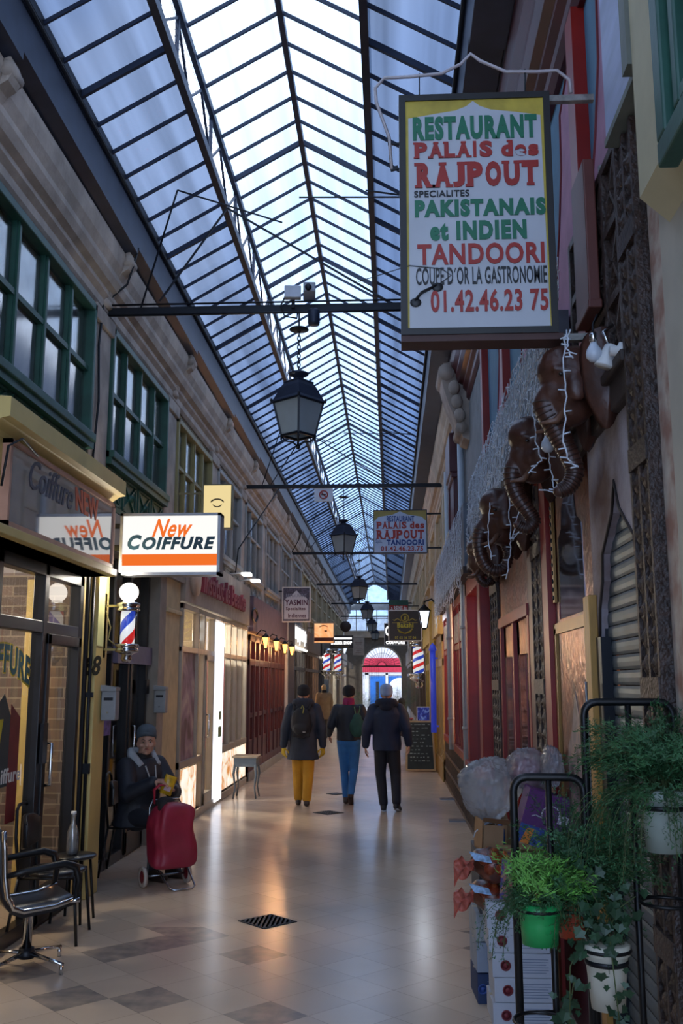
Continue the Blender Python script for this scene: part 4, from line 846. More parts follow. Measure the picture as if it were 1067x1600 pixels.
b.build('bracket', mat('weathered_bracket', '#8d8a84', .6, var=.3, scale=20), P1)
b = MB(); b.tube([at(u, v, y=BY+.05) for u, v in ((612, 265), (608, 215), (588, 160), (586, 138), (600, 122), (640, 120), (690, 115), (720, 100), (735, 84), (750, 95), (790, 112), (840, 112), (870, 110), (890, 125), (892, 145))], .008, 8); b.build('neon_tube', mat('neon_tube_white', '#b9b0b2', .3), P1)
b = MB()
for u, v0, v1 in ((655, 115, 150), (820, 108, 146)): b.bar(at(u, v0, y=BY+.05), at(u, v1, y=BY+.05), .006, .006)
b.bar(at(606, 225, y=BY+.05), at(627, 225, y=BY+.05), .01, .01); b.bar(at(610, 265, y=BY+.05), at(622, 262, y=BY+.05), .01, .02); b.build('tube_stay', M_BLK, P1)

for pts, lb in (([(-2.6, 8.3, 5.12), (-2.56, 8.22, 5.2), (-2.4, 8.25, 5.36), (-2.34, 8.2, 5.5), (-2.3, 8.22, 5.7)], 'black cable bent around the stone moulding above the nearest tie beam'),
                ([(-2.57, 8.1, 5.1), (-2.575, 8.05, 4.7), (-2.57, 8.1, 4.2), (-2.575, 8.03, 3.7), (-2.57, 8.06, 3.3)], 'black cable running down the first stone pilaster'),
                ([(-1.95, 16.6, 5.12), (-2.5, 15.6, 3.9), (-2.52, 15.5, 3.5)], 'black cable sagging from the second tie beam to the left wall'),
                ([(-2.6, 24.9, 5.05), (-2.4, 24.9, 5.4), (-2.3, 24.9, 5.7)], 'black cable bent at the end of the third tie beam')):
    b = MB(); b.tube([V(*p) for p in pts], .011, 6); tag(b.build('cable', M_BLK), lb, 'cable')
# ================================================================ right side
M_COPPER = mat('hammered_copper', '#7c4129', .3, .8, var=.35, scale=5, bump=.6, bscale=18, col2='#4d372f')
M_PLAST = mat('peeling_plaster', '#5e4237', .85, col2='#b3adb4', scale=2.0, bump=.4)
M_CARVE = mat('carved_brown_wood', '#382922', .5, var=.4, scale=26, bump=1.0, bscale=60)
M_ELE = mat('elephant_wood', '#4a2b20', .38, var=.3, scale=9, bump=.35, bscale=28)
G_RED = glass('smoky_glass', (.6, .55, .52), .16, .04)
X = XR
def carved_pillar(y0, y1, z0, z1, label, x=.93, rows_=2, name='carved_pillar'):
    t = thing(name, label, 'pillar', (x, (y0+y1)/2, z0))
    b = MB(); b.box(x, y0, z0, x+.1, y1, z1); b.build('shaft', M_CARVE, t, bev=.008)
    b = MB(); wd = (y1-y0)
    z = z0+.1; k = 0
    while z < z1-.1:
        if k % 9 == 8: b.box(x-.02, y0-.005, z-.04, x+.02, y1+.005, z+.05)
        else:
            for r in range(rows_):
                yc = y0+wd*(r+.5)/rows_; b.ell((x, yc, z), .018, wd/rows_*.32, .04, 8); b.ell((x-.004, yc, z), .022, wd/rows_*.13, .02, 6)
        z += .095; k += 1
    for r in range(rows_+1): yc = y0+wd*r/rows_; b.box(x-.014, yc-.012, z0, x+.01, yc+.012, z1)
    b.build('carving', M_CARVE, t); return t
# wall nearest the viewer
nw = thing('wall_right_near', 'cream painted wall nearest the viewer on the right', None, (X, 2.5, 0), kind='structure')
b = MB(); b.box(.955, .4, 0, 1.2, 3.2, 5.1); b.build('cream_wall', mat('cream_grey_wall', '#b5b0a2', .75, var=.06), nw)
b = MB(); b.box(.965, 3.2, 0, 1.2, 3.37, 4.4); b.build('bare_plaster_strip', mat('pink_plaster', '#a07a6b', .85, col2='#c7bcae', scale=9, bump=.5), nw)
b = MB(); b.prism([(0, 0), (.75, .0), (.75, 1.8), (0, 1.8)], (.955, 2.4, 3.42), (0, 1, 0), (0, 0, 1), -.0); sweepb = MB(); sweep([(.955, 3.28), (.86, 3.37), (.86, 5.1), (.955, 5.1)], .4, 3.08, sweepb); o = sweepb.build('cream_bay', mat('cream_bay_paint', '#bfb695', .7, var=.06), nw); recalc(o)
gf = thing('window_90', 'green fan louvre high on the right, cut by the frame', None, (.86, 2.2, 3.24), kind='structure')
b = MB(); b.box(.80, 1.6, 3.24, .86, 2.66, 3.32); b.box(.80, 2.58, 3.32, .86, 2.66, 4.62); b.box(.80, 1.6, 4.62, .86, 2.66, 4.7); b.box(.82, 2.5, 3.36, .86, 2.55, 4.6); b.box(.82, 1.6, 3.35, .86, 2.49, 3.4); b.build('frame', M_GREEN, gf, bev=.008)
b = MB()
for i in range(10): a = math.pi*(.05+.9*i/9); b.bar((.835, 2.0, 3.9), (.835, 2.0+.48*math.cos(a), 3.9+.62*math.sin(a)), .03, .03); b.bar((.835, 2.0, 3.9), (.835, 2.0+.48*math.cos(a), 3.9-.5*math.sin(a)), .026, .026)
b.build('slats', M_GREEN, gf); b = MB(); b.box(.852, 1.62, 3.28, .858, 2.62, 4.65); b.build('backing', mat('green_dark', '#123a30', .6), gf)
carved_pillar(3.38, 3.62, 0, 3.86, 'tall dark carved pillar at the near edge of the roller shutter')
# high panels
lp = thing('shop_sign', 'faded lavender signboard high above the carved pillar', 'sign', (.9, 3.4, 3.88))
b = MB(); b.box(.885, 3.16, 3.9, .95, 3.6, 5.02); b.build('board', mat('lavender_board', '#a3acc9', .5, var=.14, scale=3, stretch=(1, 1, 3)), lp); b = MB(); b.box(.845, 3.085, 3.88, .95, 3.16, 5.02); b.box(.88, 3.16, 3.87, .955, 3.61, 3.9); b.build('end_frame', mat('putty_paint', '#72766d', .6), lp)
mw = thing('wall_mural', 'pink and blue painted upper wall between red posts', None, (.98, 7, 3), kind='structure')
b = MB(); b.box(.985, 3.37, 2.98, 1.05, 12.2, 5.05); b.build('blue_ground', mat('mural_blue', '#4b7590', .7, var=.1), mw)
pk = MB(); ol = MB()
for i, y in enumerate((3.62, 4.6, 6.15, 7.75)):
    pts = [(0, 0), (.95, 0)]+[(.95-.12*j-.06*math.sin(j*2.2), .25+.32*j) for j in range(6)]+[(.1, 1.98), (.05+.05*math.sin(i), 1.2), (0, .6)]
    pk.prism(pts, (.983, y, 3.05), (0, 1, 0), (0, 0, 1), .002); ol.tube([(.981, y+a, 3.05+c) for a, c in pts[1:]], .008, 5)
pk.build('pink_shape', mat('mural_pink', '#a57590', .7, var=.12), mw); ol.build('outline', mat('mural_red', '#6e2029', .7), mw)
b = MB()
for y in (4.32, 5.9, 7.5, 9.15): b.box(.92, y, 2.98, .99, y+.16, 5.06)
b.build('red_post', M_RED, mw)
b = MB(); b.tube([(.95, 3.98, 2.95), (.95, 3.98, 4.0)], .015, 8); tag(b.build('conduit_pipe', mat('grey_pipe', '#8b8783', .5)), 'thin grey pipe rising past the sign bracket on the right', 'pipe')
cb = thing('carved_screen', 'dark carved timber screen above the roller shutter', 'screen', (.96, 3.9, 3.0))
b = MB(); b.box(.955, 3.62, 3.0, .985, 4.7, 3.95); b.build('panel', M_CARVE, cb)
b = MB()
for y in (3.66, 3.92, 4.2, 4.66): b.box(.93, y, 3.0, .96, y+.04, 3.95)
for z in (3.0, 3.3, 3.62, 3.92): b.box(.932, 3.62, z, .96, 4.7, z+.04)
for (ya, yb) in ((3.7, 3.92), (3.96, 4.2)):
    for za in (3.04, 3.34, 3.66): b.bar((.945, ya, za), (.945, yb, za+.26), .02, .02); b.bar((.945, yb, za), (.945, ya, za+.26), .02, .02)
b.build('lattice', M_CARVE, cb)
slab('fascia_box', 'rust brown box mounted behind the large restaurant sign', 'box', [(.87, 3.98, 3.36, .92, 4.26, 4.04), (.865, 3.97, 3.34, .925, 4.27, 3.38)], mat('rust_box', '#5d3028', .5))
# shutter bay with cusped arch
sb = thing('archway', 'cusped plaster archway around the grey roller shutter', 'archway', (X, 4.1, 0))
prof = [(3.66, 0), (3.66, 1.9), (3.70, 2.08), (3.78, 2.2), (3.80, 2.32), (3.92, 2.40), (4.02, 2.47), (4.09, 2.60), (4.16, 2.47), (4.26, 2.40), (4.38, 2.32), (4.40, 2.2), (4.48, 2.08), (4.52, 1.9), (4.52, 0)]
b = MB(); vs = []
for y, z in prof[1:-1]: vs += [(.965, y, z), (.965, y, 2.98), (1.0, y, z), (1.0, y, 2.98)]
n = len(prof)-2
fs = []
for i in range(n-1): a = 4*i; c = 4*i+4; fs += [(a, a+1, c+1, c), (a, c, c+2, a+2)]
b.add(vs, fs); b.box(.965, 4.52, 0, 1.0, 4.62, 2.98); b.box(.965, 3.6, 0, 1.0, 3.66, 2.98); b.build('plaster', M_PLAST, sb)
b = MB(); b.tube([(.962, y, z) for y, z in prof[1:-1]], .007, 6); b.build('arch_edge', mat('dark_edge', '#2c211d', .6), sb)
b = MB(); z = .02
while z < 2.75: b.prism([(.02, 0), (.02, .062), (0, .062), (-.005, .05), (-.007, .031), (-.005, .012), (0, 0)], (1.003, 3.62, z), (1, 0, 0), (0, 0, 1), -.95); z += .066
o = b.build('roller_shutter', mat('shutter_steel', '#57626b', .5, .35, var=.2, scale=4), sb); recalc(o)
b = MB(); b.box(.95, 4.44, 0, .998, 4.54, 1.95); b.build('dark_jamb', M_BLK, sb)
b = MB(); b.box(.985, 3.6, 0, 1.03, 3.67, 2.7); b.box(.985, 4.50, 0, 1.03, 4.56, 2.7); b.build('guide_rail', M_BLK, sb)
b = MB(); b.box(.925, 4.55, 0, .965, 4.68, 2.15); tag(b.build('timber_post', mat('ochre_timber', '#a97f3a', .5, var=.15, stretch=(8, 8, 1)), bev=.005), 'ochre timber post standing between roller shutter and copper panel', 'post')
b = MB(); b.tube([(.90, 4.56, .02), (.90, 4.56, 1.75)], .006, 6); tag(b.build('thin_rod', mat('alu_rod', '#a4a6aa', .3, .8)), 'thin silver rod leaning on the ochre timber post', 'rod')
# beam and boards over the elephants
bm_ = thing('canopy', 'sloping pale board canopy over the elephant heads', 'canopy', (.88, 7, 3.1))
b = MB(); b.add([(.84, 4.95, 3.72), (.84, 9.7, 3.72), (.80, 9.7, 3.14), (.80, 4.95, 3.14), (.97, 4.95, 3.72), (.97, 9.7, 3.72), (.97, 9.7, 3.14), (.97, 4.95, 3.14)], [(0,1,2,3),(4,7,6,5),(0,4,5,1),(3,2,6,7),(0,3,7,4),(1,5,6,2)]); b.build('board', mat('canopy_board', '#5a616c', .45, var=.3, scale=4), bm_)
b = MB(); b.box(.78, 4.85, 3.07, .97, 9.8, 3.14); b.build('edge_beam', mat('old_beam', '#3e332e', .7, var=.3), bm_)
b = MB(); b.box(.93, 3.62, 2.86, .985, 5.0, 3.0); b.box(.9, 3.62, 2.98, .99, 4.9, 3.03); tag(b.build('timber_beam', mat('old_beam', '#3e332e', .7, var=.3), bev=.01), 'dark old timber beam above the cusped archway', 'beam')
cb2 = thing('canopy', 'second pale board canopy further back on the right', 'canopy', (.88, 13.5, 3.1))
b = MB(); b.box(.82, 10.6, 3.0, .97, 17.2, 3.72); b.build('board', mat('canopy_board', '#7f8288'), cb2); b = MB(); b.box(.80, 10.55, 2.92, .97, 17.3, 3.0); b.build('edge_beam', mat('old_beam', '#3e332e'), cb2)
M_ICE = mat('icicle_wire', '#d5dde8', .3, var=.1)
def icicles(y0, y1, xt, xb, zt, zb, n, label):
    b = MB()
    for i in range(n):
        y = y0+(y1-y0)*(i+random.random()*.6)/n; L = random.uniform(.75, 1.15); z = zt; pts = []; m = int(12*L)
        for j in range(m+1):
            f = j/12; zz = zt+(zb-zt)*f; xx = xt+(xb-xt)*f-.012-random.random()*.015
            pts.append((xx, y+random.uniform(-.02, .02), zz))
        b.tube(pts, .0026, 4)
        for p in pts[1:]:
            for _ in range(2): b.tube([p, (p[0]-random.uniform(.0, .015), p[1]+random.uniform(-.03, .03), p[2]+random.uniform(-.03, .02))], .0032, 4)
    for k in range(9):
        z = zt+(zb-zt)*random.random(); f = (z-zt)/(zb-zt); x_ = xt+(xb-xt)*f-.015
        b.tube([(x_, y0+(y1-y0)*j/30, z+random.uniform(-.05, .05)) for j in range(31)], .003, 4)
    o = b.build('icicle_lights', M_ICE); return tag(o, label, 'string lights')
icicles(4.35, 9.7, .835, .79, 3.75, 3.1, 52, 'dense curtain of unlit icicle lights over the nearer pale canopy')
icicles(10.6, 17.2, .812, .80, 3.72, 2.75, 50, 'curtain of unlit icicle lights over the canopy further back')
# ---- elephant heads
def elephant(Y, head, trunk, R, label, s=1.):
    hc = at(*head, y=Y); t = thing('elephant_head', label, 'elephant head', hc)
    b = MB(); s_ = s
    b.ell(hc+V(.03, 0, .02)*s, .14*s, .135*s, .16*s, 20); b.ell(hc+V(-.03, .0, .06)*s, .12*s, .115*s, .12*s, 18); b.ell(hc+V(.0, 0, -.1)*s, .12*s, .10*s, .12*s, 16)
    b.ell(hc+V(.11, 0, .0)*s, .09*s, .13*s, .16*s, 16); b.ell(hc+V(-.06, 0, -.06)*s, .085*s, .09*s, .11*s, 14)
    for q in (-1, 1): b.ell(hc+V(-.04, q*.06, .1)*s, .06*s, .05*s, .06*s, 12); b.ell(hc+V(-.05, q*.105, .035)*s, .05*s, .022*s, .02*s, 10); b.ell(hc+V(.02, q*.125, -.06)*s, .05*s, .025*s, .07*s, 10); b.ell(hc+V(-.02, q*.09, -.08)*s, .05*s, .03*s, .06*s, 10)
    pts = [at(u, v, y=Y) for u, v in trunk]; pp = [hc+V(-.05, 0, -.02)*s]+pts
    fine = []; rad = []
    for i in range(len(pp)-1):
        for k in range(5):
            f = k/5; a = pp[max(i-1, 0)]; c = pp[i]; d = pp[i+1]; e = pp[min(i+2, len(pp)-1)]
            q = .5*((2*c)+(d-a)*f+(2*a-5*c+4*d-e)*f*f+(3*c-a-3*d+e)*f**3); fine.append(q)
            g = (i+f)/(len(pp)-1); rad.append((R*(1-g)+R*.45*g))
    fine.append(pp[-1]); rad.append(R*.42)
    for i in range(len(fine)-1):
        b.cap(fine[i], fine[i+1], rad[i], rad[i+1], 12)
    body = remesh(b, 'head', M_ELE, t, .011*s, 3, local=False)
    rg = MB()
    for i in range(5, len(fine)-1, 1):
        d = (fine[i+1]-fine[i-1]).normalized(); a = V(0, 1, 0); c = d.cross(a).normalized()
        rg.tube([fine[i]+(a*math.cos(k*.5236)+c*math.sin(k*.5236))*rad[i]*.99 for k in range(12)], .005*s, 5, closed=True)
    rg.build('trunk_ring', mat('elephant_dark', '#331d15', .45), t)
    for q in (-1, 1):
        e = MB(); pts = [(0, .12), (.08, .17), (.17, .13), (.2, .0), (.17, -.15), (.1, -.25), (.04, -.18), (0, -.06)]
        vs = []
        pts = [tuple(.5*(2*pts[k][d]+(pts[(k+1) % 8][d]-pts[k-1][d])*f+(2*pts[k-1][d]-5*pts[k][d]+4*pts[(k+1) % 8][d]-pts[(k+2) % 8][d])*f*f+(3*pts[k][d]-pts[k-1][d]-3*pts[(k+1) % 8][d]+pts[(k+2) % 8][d])*f**3) for d in (0, 1)) for k in range(8) for f in (0, .33, .66)]; N = len(pts)
        for k, (a, z) in enumerate(pts): vs += [hc+V(.035+a*.8, q*(.14+.07*math.sin(a*14)), z*1.15)*s, hc+V(.05+a*.8, q*(.16+.07*math.sin(a*14)), z*1.15)*s]
        cen = [hc+V(.06+.08, q*.2, -.02)*s, hc+V(.07+.08, q*.215, -.02)*s]
        e.add(vs+cen, [f for k in range(N) for f in ((2*k, 2*((k+1) % N), 2*N), (2*k+1, 2*N+1, 2*((k+1) % N)+1), (2*k, 2*k+1, 2*((k+1) % N)+1, 2*((k+1) % N)))], 0, True); o = e.build('ear', M_ELE, t); recalc(o)
        e = MB(); e.ell(hc+V(-.055, q*.119, .006)*s, .013*s, .010*s, .009*s, 10); e.build('eye', mat('elephant_eye', '#1c1411', .3), t)
        e = MB(); p0 = hc+V(-.03, q*.07, -.15)*s; e.tube([p0, p0+V(-.05, q*.01, -.06)*s, p0+V(-.12, q*.015, -.07)*s], [.02*s, .017*s, .006*s], 8); e.build('tusk', mat('tusk_wood', '#6b4a38', .4), t)
    return t
elephant(4.15, (888, 598), [(853, 632), (868, 668), (884, 700), (898, 735), (888, 760), (872, 768)], .064, 'large carved elephant head nearest the viewer with trunk hanging to the archway', .93)
elephant(5.0, (834, 698), [(802, 735), (806, 770), (826, 800), (834, 815), (822, 826), (808, 820)], .055, 'second carved elephant head with icicle lights across its brow', .92)
elephant(6.5, (783, 803), [(752, 830), (750, 862), (763, 888), (785, 890), (795, 868), (788, 852)], .058, 'third carved elephant head with its trunk curled up', 1.0)
elephant(8.3, (752, 868), [(745, 878), (748, 900), (758, 912), (768, 905), (768, 895)], .05, 'smallest carved elephant trunk and head at the back of the row', .85)
def light_string(pts, Y, label):
    b = MB(); P = [at(u, v, y=y) for u, v, y in pts]; fine = []
    for i in range(len(P)-1):
        for k in range(6): q = P[i].lerp(P[i+1], k/6); fine.append(q+V(random.uniform(-.006, .006), random.uniform(-.004, .004), 0))
    fine.append(P[-1]); b.tube(fine, .0035, 5)
    for i in range(2, len(fine), 3): b.tube([fine[i], fine[i]+V(random.choice((-.03, .03)), 0, random.uniform(-.015, .01))], .0035, 4)
    return tag(b.build('icicle_string', M_ICE), label, 'string lights', 'icicle strings over the elephants')
for pts, lb in (([(884, 515, 3.95), (880, 560, 3.92), (884, 620, 3.92), (880, 690, 3.92), (890, 720, 3.93), (903, 730, 3.95)], 'icicle light strand down the face of the nearest elephant'),
                ([(890, 515, 3.9), (886, 545, 3.9), (895, 560, 3.9)], 'short icicle strand beside the hanging bulb'),
                ([(838, 590, 4.75), (832, 640, 4.75), (838, 690, 4.7), (845, 720, 4.7), (825, 740, 4.7)], 'icicle strand across the second elephant brow'),
                ([(855, 700, 4.6), (862, 740, 4.6), (868, 770, 4.6), (850, 765, 4.6)], 'icicle strand under the second hanging bulb'),
                ([(795, 770, 6.1), (797, 830, 6.1), (798, 860, 6.1), (790, 905, 6.1)], 'icicle strand past the third elephant'),
                ([(765, 785, 6.1), (762, 840, 6.1), (768, 875, 6.1)], 'icicle strand over the third elephant trunk'), ([(803, 765, 6.0), (812, 790, 6.0), (800, 845, 6.0), (812, 830, 6.0)], 'tangled icicle strand between the second and third elephants')): light_string(pts, 0, lb)
def bulb(u, v, y, label, cup=False):
    p = at(u, v, y=y); t = thing('light_bulb', label, 'bulb', p)
    b = MB(); b.lathe([(0, -.032), (.018, -.028), (.031, -.012), (.033, .004), (.028, .022), (.018, .038), (.014, .05)], p, 16); b.build('globe', mat('opal_bulb', '#c3cbd6', .25, var=0), t)
    b = MB(); b.lathe([(.015, .05), (.016, .085), (.01, .095)], p, 12); b.build('cap', M_CHROME, t)
    b = MB(); b.tube([p+V(0, 0, .09), p+V(.0, 0, .13), p+V(.02, 0, .17)], .004, 6); b.build('wire', M_BLK, t)
bulb(928, 554, 3.78, 'opal bulb hanging below the large sign bracket'); bulb(856, 697, 4.5, 'opal bulb dangling between the first two elephants')
sp_ = thing('spotlight', 'white conical spotlight beside the hanging bulb', 'spotlight', at(952, 552, y=3.78)); p = at(952, 552, y=3.78)
b = MB(); b.lathe([(.045, -.06), (.043, -.055), (.028, .03), (.02, .035), (0, .035)], p, 16, M=Euler((.1, .35, 0)).to_matrix()); b.build('shade', M_WHITE, sp_); b = MB(); b.tube([p+V(0, 0, .03), p+V(-.02, 0, .09), p+V(.03, .05, .14)], .008, 6); b.build('arm', M_CHROME, sp_)
p = at(980, 548, y=3.7); b = MB(); b.lathe([(.0, 0), (.035, 0), (.035, .012), (.02, .02), (.02, .05), (0, .05)], (.93, p.y, p.z), 14, M=Matrix.Rotation(-math.pi/2, 3, 'Y')); tag(b.build('lamp_holder', M_WHITE), 'empty white lamp holder on the carved screen', 'lamp holder')
# ---- lower facade
M_RFR = M_RED
cp = thing('wall_panel', 'copper clad panel with a pointed mirror between timber post and red post', 'panel', (X, 5.2, 0))
b = MB(); b.box(.97, 4.68, .75, 1.02, 5.72, 2.02); b.box(.97, 4.62, 2.08, 1.02, 5.72, 3.0); b.build('copper_sheet', M_COPPER, cp)
b = MB(); b.box(.955, 4.66, 2.02, .985, 5.74, 2.08); b.box(.955, 5.66, .2, .98, 5.72, 2.05); b.box(.955, 4.68, .7, .985, 5.72, .76); b.build('gold_trim', mat('gold_trim', '#86632c', .4, .4), cp)
b = MB(); b.prism([(0, 0), (.75, 0), (.72, .45), (.6, .5), (.56, .62), (.44, .68), (.375, .85), (.31, .68), (.19, .62), (.15, .5), (.03, .45)], (.967, 4.83, 2.1), (0, 1, 0), (0, 0, 1), .003); o = b.build('pointed_mirror', mat('dark_mirror', '#6e7480', .06, .9, var=.3, scale=6), cp)
b = MB(); b.prism([(0, 0), (.6, 0), (.57, .55), (.45, .62), (.3, .85), (.15, .62), (.03, .55)], (.967, 4.9, .85), (0, 1, 0), (0, 0, 1), .003); b.build('picture', photo_mat('warm_picture', '#3a2a2c', '#7a6a72', '#a08070', 4), cp)
b = MB(); b.box(.95, 4.62, 0, 1.05, 5.74, .7); b.build('base_panel', M_DRED, cp)
b = MB(); b.box(.95, 5.62, 2.2, .965, 5.68, 2.9)
for i in range(14): b.ell((.948, 5.65, 2.23+i*.048), .006, .014, .014, 6, 1)
tag(b.build('dotted_strip', [mat('gold_trim', '#9c7a3c'), M_BLK]), 'narrow gold strip with dark dots beside the pointed mirror', 'strip')
b = MB(); b.box(.93, 5.74, 0, 1.05, 5.95, 3.0); structure(b.build('trim_10', M_RED))
carved_pillar(5.96, 6.35, 0, 3.0, 'carved brown pillar between red post and copper doors', .94, 2)
b = MB(); b.box(.945, 6.36, 0, 1.05, 6.66, 3.0); structure(b.build('trim_11', M_DRED))
dr = thing('double_door', 'copper and glass double door under a copper panel on the right', 'door', (X, 7.5, 0))
b = MB(); b.box(.95, 6.66, 2.28, 1.02, 8.42, 3.02); b.build('copper_sheet', M_COPPER, dr)
b = MB(); b.box(.93, 6.66, 2.2, 1.02, 8.42, 2.28); b.box(.94, 6.66, 0, 1.02, 6.74, 2.2); b.box(.94, 7.5, 0, 1.02, 7.58, 2.2); b.box(.94, 8.34, 0, 1.02, 8.42, 2.2); b.build('frame', M_RED, dr)
for a, c in ((6.74, 7.5), (7.58, 8.34)):
    b = MB(); b.box(.97, a, .0, 1.01, a+.13, 2.2); b.box(.97, c-.13, 0, 1.01, c, 2.2); b.box(.97, a, 0, 1.01, c, .8); b.box(.97, a, 1.95, 1.01, c, 2.2); l_ = b.build('door_leaf', M_COPPER, dr)
    b = MB(); b.add([(.99, a, .8), (.99, c, .8), (.99, c, 1.95), (.99, a, 1.95)], [(0,1,2,3)]); b.build('pane', G_RED, l_)
    b = MB(); b.box(.955, a+.05, 1.0, .97, a+.08, 1.25); b.build('handle', mat('brass', '#a8893f', .3, .8), l_)
carved_pillar(8.44, 9.0, 0, 2.95, 'carved brown pillar between copper doors and red porch', .94, 3)
b = MB(); b.box(.96, 9.0, 0, 1.05, 9.36, 3.0); structure(b.build('trim_12', M_DARK))
pr = thing('window_bay', 'red timber porch window with deep frame on the right', 'window bay', (X, 10.4, 0))
b = MB(); b.box(.86, 9.36, .72, 1.05, 9.62, 2.95); b.box(.9, 11.5, .8, 1.05, 11.7, 2.95); b.box(.9, 9.6, 2.75, 1.05, 11.7, 2.95); b.box(.86, 9.36, .78, 1.05, 11.7, .85); b.box(.95, 10.5, .85, 1.05, 10.62, 2.75); b.build('frame', M_RED, pr, bev=.008)
b = MB(); b.add([(1.0, 9.6, .85), (1.0, 11.5, .85), (1.0, 11.5, 2.75), (1.0, 9.6, 2.75)], [(0,1,2,3)]); b.build('pane', G_RED, pr)
b = MB(); b.box(.84, 9.3, 2.95, 1.05, 11.75, 3.02); b.build('head_board', mat('grey_board', '#6f6c70', .6), pr)
for y0, y1, lb in ((12.2, 14.7, 'red framed restaurant window between two white pipes'), (15.0, 17.4, 'red framed restaurant window past the second white pipe')):
    w = thing('restaurant_window', lb, 'window', (X, (y0+y1)/2, .8))
    b = MB(); b.box(.94, y0, .8, 1.03, y0+.15, 2.9); b.box(.94, y1-.15, .8, 1.03, y1, 2.9); b.box(.92, y0, .75, 1.03, y1, .85); b.box(.93, y0, 2.8, 1.03, y1, 2.92); b.box(.95, y0, 2.2, 1.03, y1, 2.28); m_ = (y0+y1)/2; b.box(.94, m_-.06, .8, 1.03, m_+.06, 2.9)
    for q in (-1, 1): yc = (m_+(y0 if q < 0 else y1))/2; b.box(.955, yc-.03, .8, 1.03, yc+.03, 2.9)
    b.build('frame', M_RED, w, bev=.006); b = MB(); b.add([(.99, y0, .8), (.99, y1, .8), (.99, y1, 2.9), (.99, y0, 2.9)], [(0,1,2,3)]); b.build('pane', G_RED, w)
    b = MB(); b.box(.945, y0+.2, 2.3, .955, y1-.2, 2.7); b.build('menu_strip', mat('pale_menu', '#b9b0a4', .6, var=.4, scale=25), w)
lamp((2.2, 13.5, 2.3), 40, (1, .6, .35)); lamp((2.2, 7.4, 2.2), 25, (1, .55, .3)); lamp((2.2, 16.5, 2.3), 30, (1, .65, .4)); lamp((2.2, 10.8, 2.3), 25, (1, .6, .4))
for i, (y, lb) in enumerate(((11.85, 'white downpipe nearest on the right, beside the red porch'), (14.85, 'second white downpipe between the red windows'))):
    p_ = thing('downpipe', lb, 'pipe', (.9, y, .7)); b = MB(); b.tube([(.9, y, .75), (.9, y, 5.0)], .045, 10); b.build('pipe', mat('pipe_white', '#a9b2bb', .5, var=.08), p_)
    b = MB(); 
    for z in (1.2, 2.4, 3.6): b.lathe([(.05, -.02), (.055, -.02), (.055, .02), (.05, .02)], (.9, y, z), 12); b.box(.9, y-.012, z-.01, .98, y+.012, z+.01)
    b.build('clip', M_GREYW, p_)
dp = thing('wall_dado', 'low dark carved panelling under the restaurant windows', 'panelling', (X, 13.5, 0))
b = MB(); b.box(.955, 9.3, 0, 1.05, 17.5, .78); b.build('board', M_CARVE, dp)
b = MB(); y = 9.35
while y < 17.45: b.box(.935, y, .0, .96, y+.035, .78); b.box(.945, y+.075, .04, .96, y+.095, .74); y += .135
for z in (.0, .25, .5, .73): b.box(.93, 9.3, z, .958, 17.5, z+.045)
b.build('carved_ribs', mat('carved_ribs', '#54402f', .55, var=.3, scale=20, bump=.6), dp)
b = MB(); b.box(.955, 4.62, 0, 1.0, 4.7, .2); 
for y in (12.8, 15.1): pl = MB(); pl.box(.72, y-.1, .0, .93, y+.1, .012); tag(pl.build('floor_plate', mat('steel_plate', '#6d7076', .35, .7)), 'small steel plate on the floor by the carved panelling, %s' % ('nearer' if y < 14 else 'farther'), 'floor plate', 'steel floor plates')
# ---- upper storey beyond the mural
cs = thing('scroll_corbel', 'weathered grey stone scroll corbel high on the right', 'corbel', (.85, 11.4, 4.8))
b = MB(); prof = [(.99, 4.55), (.88, 4.6), (.82, 4.75), (.72, 5.0), (.66, 5.2), (.62, 5.4), (.66, 5.52), (.99, 5.56)]; sweep(prof, 11.1, 11.6, b); b.tube([(.69, 11.06, 5.4), (.69, 11.64, 5.4)], .1, 12); b.tube([(.86, 11.06, 4.72), (.86, 11.64, 4.72)], .07, 12)
for k in range(3): b.ell((.78+.03*k, 11.06, 5.2-.17*k), .07, .05, .09, 10)
o = b.build('scroll', M_STONE, cs); recalc(o)
rp_ = thing('pilaster', 'dark red pilaster below the scroll corbel on the right', 'pilaster', (.9, 12.5, 3.7))
b = MB(); b.box(.83, 12.25, 3.72, .975, 13.0, 5.05); b.box(.80, 12.2, 4.35, .975, 13.05, 4.42); b.box(.78, 12.2, 4.42, .975, 13.1, 4.95); b.box(.81, 13.0, 3.72, .975, 13.15, 5.05); b.build('shaft', M_DRED, rp_, bev=.015)
gb = thing('board_cladding', 'weathered grey vertical boards on the upper right wall', 'cladding', (.95, 10.5, 3.7)); b = MB()
for i in range(14): y = 9.55+i*.185; b.box(.955, y, 3.7, .982, y+.17, 5.02)
b.build('boards', mat('grey_boards', '#7c8084', .7, var=.2, stretch=(6, 6, 1)), gb)
